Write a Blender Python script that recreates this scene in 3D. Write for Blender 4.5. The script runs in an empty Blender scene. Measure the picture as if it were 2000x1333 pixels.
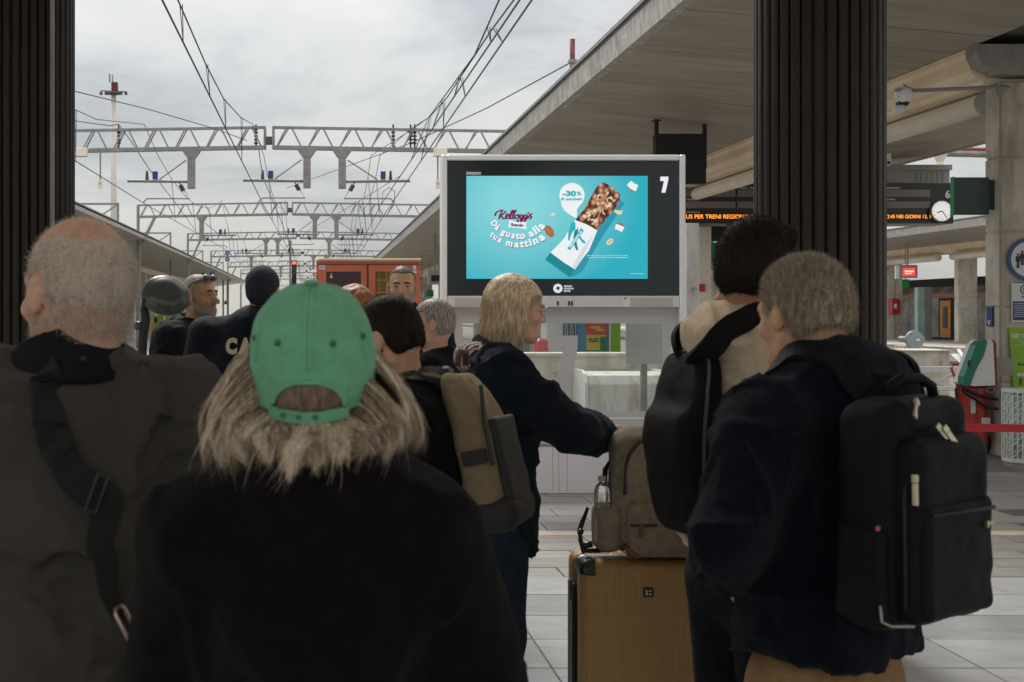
import bpy, math, random
import numpy as np
from mathutils import Vector, Matrix
from mathutils.bvhtree import BVHTree

random.seed(7)
rng = np.random.default_rng(7)
R = math.radians
scene = bpy.context.scene
C = scene.collection

# ------------------------------------------------------------------ camera
F, VX, VY, EYE = 2500.0, 617.0, 613.0, 1.65      # photograph's focal length in pixels, vanishing point, eye height
cam_d = bpy.data.cameras.new("camera")
cam_d.sensor_width = 36.0
cam_d.lens = F / 2000 * 36.0
cam_d.shift_x = (1000 - VX) / 2000
cam_d.shift_y = (VY - 666.5) / 2000
cam_d.clip_start = 0.05
cam_d.clip_end = 2000
cam_d.dof.use_dof = True
cam_d.dof.focus_distance = 9.5
cam_d.dof.aperture_fstop = 9.0
cam = bpy.data.objects.new("camera", cam_d)
C.objects.link(cam)
cam.location = (0, 0, EYE)
cam.rotation_euler = (R(90), 0, 0)
scene.camera = cam

# ------------------------------------------------------------------ world: overcast sky
world = bpy.data.worlds.new("World")
scene.world = world
world.use_nodes = True
wt = world.node_tree
for n in list(wt.nodes):
    wt.nodes.remove(n)
def wn(t, **k):
    n = wt.nodes.new(t)
    for a, b in k.items():
        setattr(n, a, b)
    return n
SUN_EL, SUN_ROT = R(48), R(-12)
w_out = wn("ShaderNodeOutputWorld"); w_bg = wn("ShaderNodeBackground")
w_bg.inputs["Strength"].default_value = 0.10
sky = wn("ShaderNodeTexSky", sky_type='NISHITA', sun_disc=False, sun_elevation=SUN_EL, sun_rotation=SUN_ROT)
w_tc = wn("ShaderNodeTexCoord"); w_map = wn("ShaderNodeMapping")
w_map.inputs["Scale"].default_value = (2.2, 2.2, 7.0)
w_map.inputs["Location"].default_value = (3.1, 0.4, 1.3)
w_noise = wn("ShaderNodeTexNoise"); w_noise.inputs["Scale"].default_value = 1.5
w_noise.inputs["Detail"].default_value = 7; w_noise.inputs["Roughness"].default_value = 0.56
w_noise.inputs["Distortion"].default_value = 0.35
w_ramp = wn("ShaderNodeValToRGB")
cr = w_ramp.color_ramp
cr.elements[0].position = 0.33; cr.elements[0].color = (2.65, 2.78, 2.88, 1)
cr.elements[1].position = 0.66; cr.elements[1].color = (4.75, 4.62, 4.36, 1)
e = cr.elements.new(0.45); e.color = (3.75, 3.78, 3.72, 1)
w_mix = wn("ShaderNodeMixRGB"); w_mix.inputs["Fac"].default_value = 0.94
wt.links.new(w_tc.outputs["Generated"], w_map.inputs["Vector"])
wt.links.new(w_map.outputs["Vector"], w_noise.inputs["Vector"])
wt.links.new(w_noise.outputs["Fac"], w_ramp.inputs["Fac"])
wt.links.new(sky.outputs["Color"], w_mix.inputs["Color1"])
# standard overcast sky: brightness rises with elevation as (1 + 2 sin e) / 3
w_sep = wn("ShaderNodeSeparateXYZ"); w_cl = wn("ShaderNodeMath", operation='MAXIMUM'); w_cl.inputs[1].default_value = 0.0
w_ma = wn("ShaderNodeMath", operation='MULTIPLY_ADD'); w_ma.inputs[1].default_value = 2.0; w_ma.inputs[2].default_value = 0.80
w_vs = wn("ShaderNodeVectorMath", operation='SCALE')
wt.links.new(w_tc.outputs["Generated"], w_sep.inputs[0]); wt.links.new(w_sep.outputs["Z"], w_cl.inputs[0]); wt.links.new(w_cl.outputs[0], w_ma.inputs[0])
wt.links.new(w_ramp.outputs["Color"], w_vs.inputs[0]); wt.links.new(w_ma.outputs[0], w_vs.inputs["Scale"])
wt.links.new(w_vs.outputs["Vector"], w_mix.inputs["Color2"])
wt.links.new(w_mix.outputs["Color"], w_bg.inputs["Color"])
wt.links.new(w_bg.outputs["Background"], w_out.inputs["Surface"])

sun_d = bpy.data.lights.new("sun", 'SUN')
sun_d.energy = 1.5
sun_d.angle = R(18)
sun_d.color = (1.0, 0.96, 0.9)
sun = bpy.data.objects.new("sun", sun_d)
C.objects.link(sun)
sun.rotation_euler = (SUN_EL - R(90), 0, -SUN_ROT)
sdir = Vector((math.sin(SUN_ROT) * math.cos(SUN_EL), math.cos(SUN_ROT) * math.cos(SUN_EL), math.sin(SUN_EL)))
sun.rotation_euler = sdir.to_track_quat('Z', 'Y').to_euler()

vs = scene.view_settings
vs.view_transform = 'Standard'; vs.look = 'None'; vs.gamma = 1.0; vs.use_curve_mapping = False
vs.exposure = 0.72
scene.cycles.max_bounces = 8
scene.cycles.transparent_max_bounces = 12
scene.cycles.use_denoising = True

# ------------------------------------------------------------------ helpers
def P(px, py, d):
    """The point at photo pixel (px, py) at depth d."""
    return Vector(((px - VX) * d / F, d, EYE - (py - VY) * d / F))
def X(px, d): return (px - VX) * d / F
def Z(py, d): return EYE - (py - VY) * d / F

MATS = {}
def mat(name, col, rough=0.7, metal=0.0, var=0.0, vscale=8.0, bump=0.0, bscale=60.0, col2=None, stretch=None,
        emit=0.0, spec=0.5, sheen=0.0, sss=0.0, obj_random=0.0, trans=0.0, streak=None, detail=5.0, coat=0.0):
    if name in MATS:
        return MATS[name]
    m = bpy.data.materials.new(name)
    m.use_nodes = True
    t = m.node_tree; b = t.nodes["Principled BSDF"]
    b.inputs["Base Color"].default_value = (*col, 1)
    b.inputs["Roughness"].default_value = rough
    b.inputs["Metallic"].default_value = metal
    b.inputs["Specular IOR Level"].default_value = spec
    if sheen: b.inputs["Sheen Weight"].default_value = sheen; b.inputs["Sheen Roughness"].default_value = 0.4
    if coat: b.inputs["Coat Weight"].default_value = coat; b.inputs["Coat Roughness"].default_value = 0.15
    if sss:
        b.inputs["Subsurface Weight"].default_value = sss
        b.inputs["Subsurface Radius"].default_value = (0.012, 0.005, 0.003)
        b.inputs["Subsurface Scale"].default_value = 1.0
    if trans: b.inputs["Transmission Weight"].default_value = trans
    tc = t.nodes.new("ShaderNodeTexCoord")
    mp = t.nodes.new("ShaderNodeMapping")
    t.links.new(tc.outputs["Object"], mp.inputs["Vector"])
    if stretch: mp.inputs["Scale"].default_value = stretch
    cur = None
    if var or col2:
        n = t.nodes.new("ShaderNodeTexNoise")
        n.inputs["Scale"].default_value = vscale; n.inputs["Detail"].default_value = detail
        n.inputs["Roughness"].default_value = 0.62
        t.links.new(mp.outputs["Vector"], n.inputs["Vector"])
        r = t.nodes.new("ShaderNodeValToRGB")
        c2 = col2 if col2 else tuple(min(1, c * (1 + var)) for c in col)
        c1 = col if col2 else tuple(c * (1 - var) for c in col)
        r.color_ramp.elements[0].position = 0.34; r.color_ramp.elements[0].color = (*c1, 1)
        r.color_ramp.elements[1].position = 0.66; r.color_ramp.elements[1].color = (*c2, 1)
        t.links.new(n.outputs["Fac"], r.inputs["Fac"])
        cur = r.outputs["Color"]
        t.links.new(cur, b.inputs["Base Color"])
    if streak:
        # stains that run along one axis: (colour, scale xyz, amount)
        sc, ss, am = streak
        mp2 = t.nodes.new("ShaderNodeMapping"); mp2.inputs["Scale"].default_value = ss
        t.links.new(tc.outputs["Object"], mp2.inputs["Vector"])
        n2 = t.nodes.new("ShaderNodeTexNoise"); n2.inputs["Scale"].default_value = 1.0; n2.inputs["Detail"].default_value = 6
        n2.inputs["Roughness"].default_value = 0.7
        t.links.new(mp2.outputs["Vector"], n2.inputs["Vector"])
        r2 = t.nodes.new("ShaderNodeValToRGB")
        r2.color_ramp.elements[0].position = 0.5; r2.color_ramp.elements[0].color = (0, 0, 0, 1)
        r2.color_ramp.elements[1].position = 0.72; r2.color_ramp.elements[1].color = (am, am, am, 1)
        t.links.new(n2.outputs["Fac"], r2.inputs["Fac"])
        mx = t.nodes.new("ShaderNodeMixRGB")
        t.links.new(r2.outputs["Color"], mx.inputs["Fac"])
        if cur: t.links.new(cur, mx.inputs["Color1"])
        else: mx.inputs["Color1"].default_value = (*col, 1)
        mx.inputs["Color2"].default_value = (*sc, 1)
        cur = mx.outputs["Color"]
        t.links.new(cur, b.inputs["Base Color"])
    if obj_random:
        oi = t.nodes.new("ShaderNodeObjectInfo")
        mr = t.nodes.new("ShaderNodeMapRange")
        mr.inputs["To Min"].default_value = 1 - obj_random; mr.inputs["To Max"].default_value = 1 + obj_random
        t.links.new(oi.outputs["Random"], mr.inputs["Value"])
        hs = t.nodes.new("ShaderNodeHueSaturation")
        if cur: t.links.new(cur, hs.inputs["Color"])
        else: hs.inputs["Color"].default_value = (*col, 1)
        t.links.new(mr.outputs["Result"], hs.inputs["Value"])
        cur = hs.outputs["Color"]
        t.links.new(cur, b.inputs["Base Color"])
    if bump:
        n3 = t.nodes.new("ShaderNodeTexNoise")
        n3.inputs["Scale"].default_value = bscale; n3.inputs["Detail"].default_value = 4
        t.links.new(mp.outputs["Vector"], n3.inputs["Vector"])
        bp = t.nodes.new("ShaderNodeBump"); bp.inputs["Strength"].default_value = bump
        bp.inputs["Distance"].default_value = 0.01
        t.links.new(n3.outputs["Fac"], bp.inputs["Height"])
        t.links.new(bp.outputs["Normal"], b.inputs["Normal"])
    if emit:
        b.inputs["Emission Color"].default_value = (*col, 1)
        b.inputs["Emission Strength"].default_value = emit
        if cur: t.links.new(cur, b.inputs["Emission Color"])
        b.inputs["Base Color"].default_value = (0.01, 0.01, 0.01, 1)
        for l in list(b.inputs["Base Color"].links): t.links.remove(l)
    MATS[name] = m
    return m

def emis(name, col, s=1.0):
    return mat(name, col, emit=s, rough=0.4)

def props(o, label=None, cat=None, group=None, kind=None):
    if label: o["label"] = label
    if cat: o["category"] = cat
    if group: o["group"] = group
    if kind: o["kind"] = kind
    return o

class MB:
    """Collects plain shapes in world coordinates; becomes one mesh object."""
    def __init__(s): s.v = []; s.f = []
    def add(s, vs_, fs):
        o = len(s.v); s.v += [tuple(v) for v in vs_]; s.f += [tuple(i + o for i in f) for f in fs]; return s
    def box(s, x0, x1, y0, y1, z0, z1, bev=0.0):
        if bev:
            b = bev
            pts = []
            for zz, q in ((z0, b), (z0 + b, 0), (z1 - b, 0), (z1, b)):
                pts.append([(x0 + q + (b if not q else 0) * 0, y0 + q), (x1 - q, y0 + q), (x1 - q, y1 - q), (x0 + q, y1 - q)])
            # eight-sided rings so that upright edges are chamfered too
            rings = []
            for zz, q in ((z0, b), (z0 + b, 0), (z1 - b, 0), (z1, b)):
                a0, a1, c0, c1 = x0 + q, x1 - q, y0 + q, y1 - q
                rings.append([(a0 + b, c0, zz), (a1 - b, c0, zz), (a1, c0 + b, zz), (a1, c1 - b, zz), (a1 - b, c1, zz), (a0 + b, c1, zz), (a0, c1 - b, zz), (a0, c0 + b, zz)])
            vv = [p for r in rings for p in r]
            ff = [tuple(reversed(range(8))), tuple(range(24, 32))]
            for k in range(3):
                for i in range(8):
                    j = (i + 1) % 8
                    ff.append((k * 8 + i, k * 8 + j, k * 8 + 8 + j, k * 8 + 8 + i))
            return s.add(vv, ff)
        vv = [(x0, y0, z0), (x1, y0, z0), (x1, y1, z0), (x0, y1, z0), (x0, y0, z1), (x1, y0, z1), (x1, y1, z1), (x0, y1, z1)]
        return s.add(vv, [(3, 2, 1, 0), (4, 5, 6, 7), (0, 1, 5, 4), (1, 2, 6, 5), (2, 3, 7, 6), (3, 0, 4, 7)])
    def tube(s, pts, r, n=8, cap=True, r2=None):
        pts = [Vector(p) for p in pts]
        rings = []
        m = len(pts)
        up = Vector((0, 0, 1))
        for i, p in enumerate(pts):
            d = (pts[min(i + 1, m - 1)] - pts[max(i - 1, 0)])
            if d.length < 1e-9: d = Vector((0, 0, 1))
            d.normalize()
            a = d.cross(up if abs(d.z) < 0.95 else Vector((1, 0, 0))).normalized(); b = a.cross(d).normalized()
            rr = r if r2 is None else r + (r2 - r) * i / (m - 1)
            rings.append([p + a * (rr * math.cos(2 * math.pi * k / n)) + b * (rr * math.sin(2 * math.pi * k / n)) for k in range(n)])
        vv = [q for rg in rings for q in rg]; ff = []
        for i in range(m - 1):
            for k in range(n):
                l = (k + 1) % n
                ff.append((i * n + k, i * n + l, (i + 1) * n + l, (i + 1) * n + k))
        if cap: ff += [tuple(reversed(range(n))), tuple(range((m - 1) * n, m * n))]
        return s.add(vv, ff)
    def bar(s, p, q, w, h):
        """A square bar from p to q, w wide, h deep."""
        p, q = Vector(p), Vector(q); d = (q - p).normalized()
        a = d.cross(Vector((0, 1, 0)) if abs(d.y) < 0.9 else Vector((0, 0, 1))).normalized() * w / 2
        b = d.cross(a).normalized() * h / 2
        vv = [p - a - b, p + a - b, p + a + b, p - a + b, q - a - b, q + a - b, q + a + b, q - a + b]
        return s.add(vv, [(3, 2, 1, 0), (4, 5, 6, 7), (0, 1, 5, 4), (1, 2, 6, 5), (2, 3, 7, 6), (3, 0, 4, 7)])
    def prism_y(s, prof, y0, y1):
        """Profile in (x, z) extruded along y."""
        n = len(prof)
        vv = [(x, y0, z) for x, z in prof] + [(x, y1, z) for x, z in prof]
        ff = [tuple(range(n)), tuple(reversed(range(n, 2 * n)))] + [(i, n + i, n + (i + 1) % n, (i + 1) % n) for i in range(n)]
        return s.add(vv, ff)
    def prism_x(s, prof, x0, x1):
        n = len(prof)
        vv = [(x0, y, z) for y, z in prof] + [(x1, y, z) for y, z in prof]
        ff = [tuple(range(n)), tuple(reversed(range(n, 2 * n)))] + [(i, n + i, n + (i + 1) % n, (i + 1) % n) for i in range(n)]
        return s.add(vv, ff)
    def prism_z(s, prof, z0, z1):
        n = len(prof)
        vv = [(x, y, z0) for x, y in prof] + [(x, y, z1) for x, y in prof]
        ff = [tuple(reversed(range(n))), tuple(range(n, 2 * n))] + [(i, (i + 1) % n, n + (i + 1) % n, n + i) for i in range(n)]
        return s.add(vv, ff)
    def flat(s, prof, y, t=0.002):
        """A thin plate facing the camera side (-y)."""
        return s.prism_y(prof, y, y + t)
    def disc(s, c, r, axis='y', t=0.01, n=32, rz=None):
        rz = rz or r
        if axis == 'y':
            return s.prism_y([(c[0] + r * math.cos(2 * math.pi * k / n), c[2] + rz * math.sin(2 * math.pi * k / n)) for k in range(n)], c[1], c[1] + t)
        if axis == 'z':
            return s.prism_z([(c[0] + r * math.cos(2 * math.pi * k / n), c[1] + rz * math.sin(2 * math.pi * k / n)) for k in range(n)], c[2], c[2] + t)
        return s.prism_x([(c[1] + r * math.cos(2 * math.pi * k / n), c[2] + rz * math.sin(2 * math.pi * k / n)) for k in range(n)], c[0], c[0] + t)
    def ring(s, c, r0, r1, y, t=0.004, n=40):
        vv = []
        for yy in (y, y + t):
            for rr in (r0, r1):
                vv += [(c[0] + rr * math.cos(2 * math.pi * k / n), yy, c[1] + rr * math.sin(2 * math.pi * k / n)) for k in range(n)]
        ff = []
        for k in range(n):
            l = (k + 1) % n
            ff += [(k, l, n + l, n + k), (2 * n + l, 2 * n + k, 3 * n + k, 3 * n + l), (n + k, n + l, 3 * n + l, 3 * n + k), (l, k, 2 * n + k, 2 * n + l)]
        return s.add(vv, ff)
    def sphere(s, c, r, n=16, m=10, sc=(1, 1, 1)):
        vv = [(c[0], c[1], c[2] + r * sc[2])]
        for i in range(1, m):
            a = math.pi * i / m
            vv += [(c[0] + r * sc[0] * math.sin(a) * math.cos(2 * math.pi * k / n), c[1] + r * sc[1] * math.sin(a) * math.sin(2 * math.pi * k / n), c[2] + r * sc[2] * math.cos(a)) for k in range(n)]
        vv.append((c[0], c[1], c[2] - r * sc[2]))
        ff = [(0, 1 + k, 1 + (k + 1) % n) for k in range(n)]
        for i in range(m - 2):
            for k in range(n):
                l = (k + 1) % n; a = 1 + i * n
                ff.append((a + k, a + n + k, a + n + l, a + l))
        a = 1 + (m - 2) * n
        ff += [(a + k, len(vv) - 1, a + (k + 1) % n) for k in range(n)]
        return s.add(vv, ff)
    def mesh(s, name, off=(0, 0, 0), smooth=False):
        me = bpy.data.meshes.new(name)
        ox, oy, oz = off
        me.from_pydata([(v[0] - ox, v[1] - oy, v[2] - oz) for v in s.v], [], s.f)
        me.validate(); me.update()
        if smooth: me.shade_smooth()
        return me

def link(name, me, m=None, parent=None, loc=None):
    o = bpy.data.objects.new(name, me)
    C.objects.link(o)
    if m is not None and me is not None and not me.materials: me.materials.append(m)
    if parent is not None: o.parent = parent
    if loc is not None: o.location = loc
    return o

class T:
    """A thing: an Empty at its base whose parts are meshes given in world coordinates."""
    def __init__(s, name, label, cat, loc=(0, 0, 0), group=None):
        s.loc = Vector(loc)
        s.o = bpy.data.objects.new(name, None); s.o.empty_display_size = 0.2
        C.objects.link(s.o); s.o.location = s.loc
        props(s.o, label, cat, group)
    def part(s, name, mb, m, parent=None, label=None, smooth=False, kind=None):
        me = mb.mesh(name, s.loc, smooth)
        o = link(name, me, m, parent or s.o)
        if label: o["label"] = label
        if kind: o["kind"] = kind
        return o

def struct(name, mb, m, kind="structure", parent=None, loc=(0, 0, 0), label=None, smooth=False):
    o = link(name, mb.mesh(name, loc, smooth), m, parent, loc if parent is None else None)
    if parent is None: o["kind"] = kind
    if label: o["label"] = label
    return o

def copy_tree(root, loc, label=None, group=None):
    r = root.copy(); C.objects.link(r); r.location = loc
    if label: r["label"] = label
    if group: r["group"] = group
    for ch in list(root.children):
        c = ch.copy(); C.objects.link(c); c.parent = r
        for g in list(ch.children):
            d = g.copy(); C.objects.link(d); d.parent = c
    return r

def text_mesh(s, size=1.0, bold=0.0, shear=0.0, align='CENTER', space=1.0):
    cu = bpy.data.curves.new("text", 'FONT')
    cu.body = s; cu.size = size; cu.shear = shear; cu.align_x = align; cu.align_y = 'CENTER'
    cu.offset = bold; cu.space_character = space; cu.resolution_u = 3
    ob = bpy.data.objects.new("text", cu)
    C.objects.link(ob)
    bpy.context.view_layer.update()
    dg = bpy.context.evaluated_depsgraph_get()
    me = bpy.data.meshes.new_from_object(ob.evaluated_get(dg))
    bpy.data.objects.remove(ob)
    return me

def write(thing, name, s, c, h, m, bold=0.0, shear=0.0, align='CENTER', rot=0.0, width=None, parent=None, facing='-y', space=1.0):
    """Flat lettering of height h at world point c, read from the -y side."""
    me = text_mesh(s, 1.0, bold, shear, align, space)
    n = len(me.vertices)
    co = np.empty(n * 3, np.float32); me.vertices.foreach_get("co", co); co = co.reshape(-1, 3)
    if n == 0: return None
    hh = co[:, 1].max() - co[:, 1].min(); ww = co[:, 0].max() - co[:, 0].min()
    cy = (co[:, 1].max() + co[:, 1].min()) / 2
    sy = h / hh; sx = sy if width is None else width / ww
    x = co[:, 0] * sx; z = (co[:, 1] - cy) * sy
    ca, sa = math.cos(rot), math.sin(rot)
    x, z = x * ca - z * sa, x * sa + z * ca
    loc = thing.loc if isinstance(thing, T) else Vector(thing.location)
    if facing == '-y': out = np.stack([c[0] + x, np.full(n, c[1]), c[2] + z], 1)
    else: out = np.stack([np.full(n, c[0]), c[1] - x, c[2] + z], 1)
    out -= np.array(loc)
    me.vertices.foreach_set("co", out.astype(np.float32).ravel()); me.update()
    return link(name, me, m, parent or (thing.o if isinstance(thing, T) else thing))

# ------------------------------------------------------------------ implicit surfaces for bodies, cloth and bags
def hash3(i, j, k, seed):
    h = (i.astype(np.int64) * 374761393 + j.astype(np.int64) * 668265263 + k.astype(np.int64) * 2147483647 + seed * 974634777) & 0xFFFFFFFF
    h = ((h ^ (h >> 13)) * 1274126177) & 0xFFFFFFFF
    return ((h ^ (h >> 16)) & 0xFFFF).astype(np.float32) / 65535.0
def vnoise(p, scale=1.0, seed=0):
    q = p * scale; i = np.floor(q).astype(np.int64); f = (q - i).astype(np.float32); f = f * f * (3 - 2 * f)
    out = 0
    for dx in (0, 1):
        for dy in (0, 1):
            for dz in (0, 1):
                w = (f[..., 0] if dx else 1 - f[..., 0]) * (f[..., 1] if dy else 1 - f[..., 1]) * (f[..., 2] if dz else 1 - f[..., 2])
                out = out + w * hash3(i[..., 0] + dx, i[..., 1] + dy, i[..., 2] + dz, seed)
    return out * 2 - 1
def fbm(p, scale=1.0, seed=0, o=3):
    a, r, s = 1.0, 0, 0
    for k in range(o):
        r = r + a * vnoise(p, scale * 2 ** k, seed + k); s += a; a *= 0.5
    return r / s

class SDF:
    def __init__(s, lo, hi, h=0.008, zs=None):
        ax = lambda a, b: np.arange(a, b + h, h, dtype=np.float32)
        s.x = ax(lo[0], hi[0]); s.y = ax(lo[1], hi[1]); s.z = np.asarray(zs, np.float32) if zs is not None else ax(lo[2], hi[2])
        s.f = np.full((len(s.x), len(s.y), len(s.z)), 0.5, np.float32)
    def _blk(s, lo, hi):
        sl = []
        for a, l, u in ((s.x, lo[0], hi[0]), (s.y, lo[1], hi[1]), (s.z, lo[2], hi[2])):
            i0 = max(0, np.searchsorted(a, l) - 1); i1 = min(len(a), np.searchsorted(a, u) + 1)
            if i1 <= i0: return None
            sl.append(slice(i0, i1))
        sl = tuple(sl)
        return sl, s.x[sl[0]][:, None, None], s.y[sl[1]][None, :, None], s.z[sl[2]][None, None, :]
    def _mix(s, sl, d, k, op):
        g = s.f[sl]
        if op == 'u':
            if k: h = np.maximum(k - np.abs(g - d), 0) / k; s.f[sl] = np.minimum(g, d) - h * h * k / 4
            else: s.f[sl] = np.minimum(g, d)
        elif op == 's':
            d = -d
            if k: h = np.maximum(k - np.abs(g - d), 0) / k; s.f[sl] = np.maximum(g, d) + h * h * k / 4
            else: s.f[sl] = np.maximum(g, d)
    def cap(s, a, b, ra, rb=None, k=0.02, op='u'):
        rb = ra if rb is None else rb
        a, b = np.array(a, np.float32), np.array(b, np.float32)
        m = max(ra, rb) + k + 0.03
        B = s._blk(np.minimum(a, b) - m, np.maximum(a, b) + m)
        if B is None: return s
        sl, x, y, z = B; ab = b - a; L = float(ab @ ab) + 1e-12
        t = np.clip(((x - a[0]) * ab[0] + (y - a[1]) * ab[1] + (z - a[2]) * ab[2]) / L, 0, 1)
        d = np.sqrt((x - a[0] - t * ab[0]) ** 2 + (y - a[1] - t * ab[1]) ** 2 + (z - a[2] - t * ab[2]) ** 2) - (ra + (rb - ra) * t)
        s._mix(sl, d, k, op); return s
    def ell(s, c, r, M=None, k=0.02, op='u'):
        c = np.array(c, np.float32); r = np.array(r, np.float32)
        m = float(max(r)) + k + 0.03
        B = s._blk(c - m, c + m)
        if B is None: return s
        sl, x, y, z = B; x, y, z = x - c[0], y - c[1], z - c[2]
        if M is not None:
            M = np.array(M, np.float32)   # columns: local axes in field space
            x, y, z = (x * M[0, 0] + y * M[1, 0] + z * M[2, 0]), (x * M[0, 1] + y * M[1, 1] + z * M[2, 1]), (x * M[0, 2] + y * M[1, 2] + z * M[2, 2])
        k0 = np.sqrt((x / r[0]) ** 2 + (y / r[1]) ** 2 + (z / r[2]) ** 2)
        k1 = np.sqrt((x / r[0] ** 2) ** 2 + (y / r[1] ** 2) ** 2 + (z / r[2] ** 2) ** 2) + 1e-9
        s._mix(sl, np.where(k0 < 0.15, -float(min(r)), k0 * (k0 - 1) / k1), k, op); return s
    def box(s, c, h, rad=0.02, M=None, k=0.01, op='u'):
        c = np.array(c, np.float32); h = np.array(h, np.float32)
        m = float(np.linalg.norm(h)) + k + 0.03
        B = s._blk(c - m, c + m)
        if B is None: return s
        sl, x, y, z = B; x, y, z = x - c[0], y - c[1], z - c[2]
        if M is not None:
            M = np.array(M, np.float32)
            x, y, z = (x * M[0, 0] + y * M[1, 0] + z * M[2, 0]), (x * M[0, 1] + y * M[1, 1] + z * M[2, 1]), (x * M[0, 2] + y * M[1, 2] + z * M[2, 2])
        qx, qy, qz = np.abs(x) - h[0] + rad, np.abs(y) - h[1] + rad, np.abs(z) - h[2] + rad
        d = np.sqrt(np.maximum(qx, 0) ** 2 + np.maximum(qy, 0) ** 2 + np.maximum(qz, 0) ** 2) + np.minimum(np.maximum(np.maximum(qx, qy), qz), 0) - rad
        s._mix(sl, d, k, op); return s
    def plane(s, n, p, k=0.0):
        """Keep the side the normal points away from."""
        n = np.array(n, np.float32); n = n / np.linalg.norm(n); p = np.array(p, np.float32)
        d = (s.x[:, None, None] - p[0]) * n[0] + (s.y[None, :, None] - p[1]) * n[1] + (s.z[None, None, :] - p[2]) * n[2]
        g = s.f
        if k: h = np.maximum(k - np.abs(g - d), 0) / k; s.f = np.maximum(g, d) + h * h * k / 4
        else: s.f = np.maximum(g, d)
        return s
    def warp(s, fn):
        X_, Y_, Z_ = np.meshgrid(s.x, s.y, s.z, indexing='ij')
        near = np.abs(s.f) < 0.06
        p = np.stack([X_[near], Y_[near], Z_[near]], 1)
        s.f[near] += fn(p).astype(np.float32); return s
    def surf(s):
        f = s.f.copy()
        f[0] = f[-1] = 0.5; f[:, 0] = f[:, -1] = 0.5; f[:, :, 0] = f[:, :, -1] = 0.5
        nx, ny, nz = f.shape
        ins = f < 0
        cx, cy, cz = nx - 1, ny - 1, nz - 1
        acc = {}
        ncell = cx * cy * cz
        sums = np.zeros((3, ncell), np.float64); cnt = np.zeros(ncell, np.float64)
        quads = []
        ax = (s.x, s.y, s.z)
        for a in range(3):
            sa = [slice(None)] * 3; sb = [slice(None)] * 3
            sa[a] = slice(0, -1); sb[a] = slice(1, None)
            A, Bm = ins[tuple(sa)], ins[tuple(sb)]
            idx = np.argwhere(A != Bm)
            b, c = (a + 1) % 3, (a + 2) % 3
            n_ = f.shape
            ok = (idx[:, b] > 0) & (idx[:, b] < n_[b] - 1) & (idx[:, c] > 0) & (idx[:, c] < n_[c] - 1)
            idx = idx[ok]
            if len(idx) == 0: continue
            j = idx.copy(); j[:, a] += 1
            fa = f[idx[:, 0], idx[:, 1], idx[:, 2]]; fb = f[j[:, 0], j[:, 1], j[:, 2]]
            t = fa / (fa - fb)
            pt = np.stack([ax[q][idx[:, q]] for q in range(3)], 1).astype(np.float64)
            pt[:, a] = ax[a][idx[:, a]] * (1 - t) + ax[a][j[:, a]] * t
            cells = []
            for db, dc in ((-1, -1), (0, -1), (0, 0), (-1, 0)):
                q = idx.copy(); q[:, b] += db; q[:, c] += dc
                ci = (q[:, 0] * cy + q[:, 1]) * cz + q[:, 2]
                cells.append(ci)
                for w in range(3): sums[w] += np.bincount(ci, pt[:, w], ncell)
                cnt += np.bincount(ci, None, ncell)
            qd = np.stack(cells, 1)
            flip = fa > 0
            qd[flip] = qd[flip][:, ::-1]
            quads.append(qd)
        quads = np.concatenate(quads)
        used = np.nonzero(cnt)[0]
        remap = np.full(ncell, -1, np.int64); remap[used] = np.arange(len(used))
        v = (sums[:, used] / cnt[used]).T
        return v.astype(np.float32), remap[quads]

def normals_of(v, q):
    a, b, c = v[q[:, 0]], v[q[:, 1]], v[q[:, 2]]
    d = v[q[:, 3]] if q.shape[1] == 4 else c
    n = np.cross(c - a, d - b) if q.shape[1] == 4 else np.cross(b - a, c - a)
    out = np.zeros_like(v)
    for k in range(q.shape[1]): np.add.at(out, q[:, k], n)
    return out / (np.linalg.norm(out, axis=1, keepdims=True) + 1e-12)

def smooth_v(v, q, it=1, lam=0.5):
    n = len(v)
    e0 = np.concatenate([q[:, 0], q[:, 1], q[:, 2], q[:, 3]]); e1 = np.concatenate([q[:, 1], q[:, 2], q[:, 3], q[:, 0]])
    deg = np.bincount(e0, None, n) + np.bincount(e1, None, n) + 1e-9
    for _ in range(it):
        s_ = np.stack([np.bincount(e0, v[e1, k], n) + np.bincount(e1, v[e0, k], n) for k in range(3)], 1)
        v = v + lam * (s_ / deg[:, None] - v)
    return v.astype(np.float32)

def np_mesh(name, v, faces_list, smooth=True):
    """faces_list: arrays (n, k) of indices."""
    me = bpy.data.meshes.new(name)
    me.vertices.add(len(v)); me.vertices.foreach_set("co", np.asarray(v, np.float32).ravel())
    nl = sum(f.size for f in faces_list); nf = sum(len(f) for f in faces_list)
    me.loops.add(nl); me.loops.foreach_set("vertex_index", np.concatenate([f.ravel() for f in faces_list]).astype(np.int32))
    me.polygons.add(nf)
    tot = np.concatenate([np.full(len(f), f.shape[1], np.int32) for f in faces_list])
    st = np.concatenate([[0], np.cumsum(tot)[:-1]]).astype(np.int32)
    me.polygons.foreach_set("loop_start", st)
    me.update(calc_edges=True); me.validate()
    if smooth: me.shade_smooth()
    return me

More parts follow.
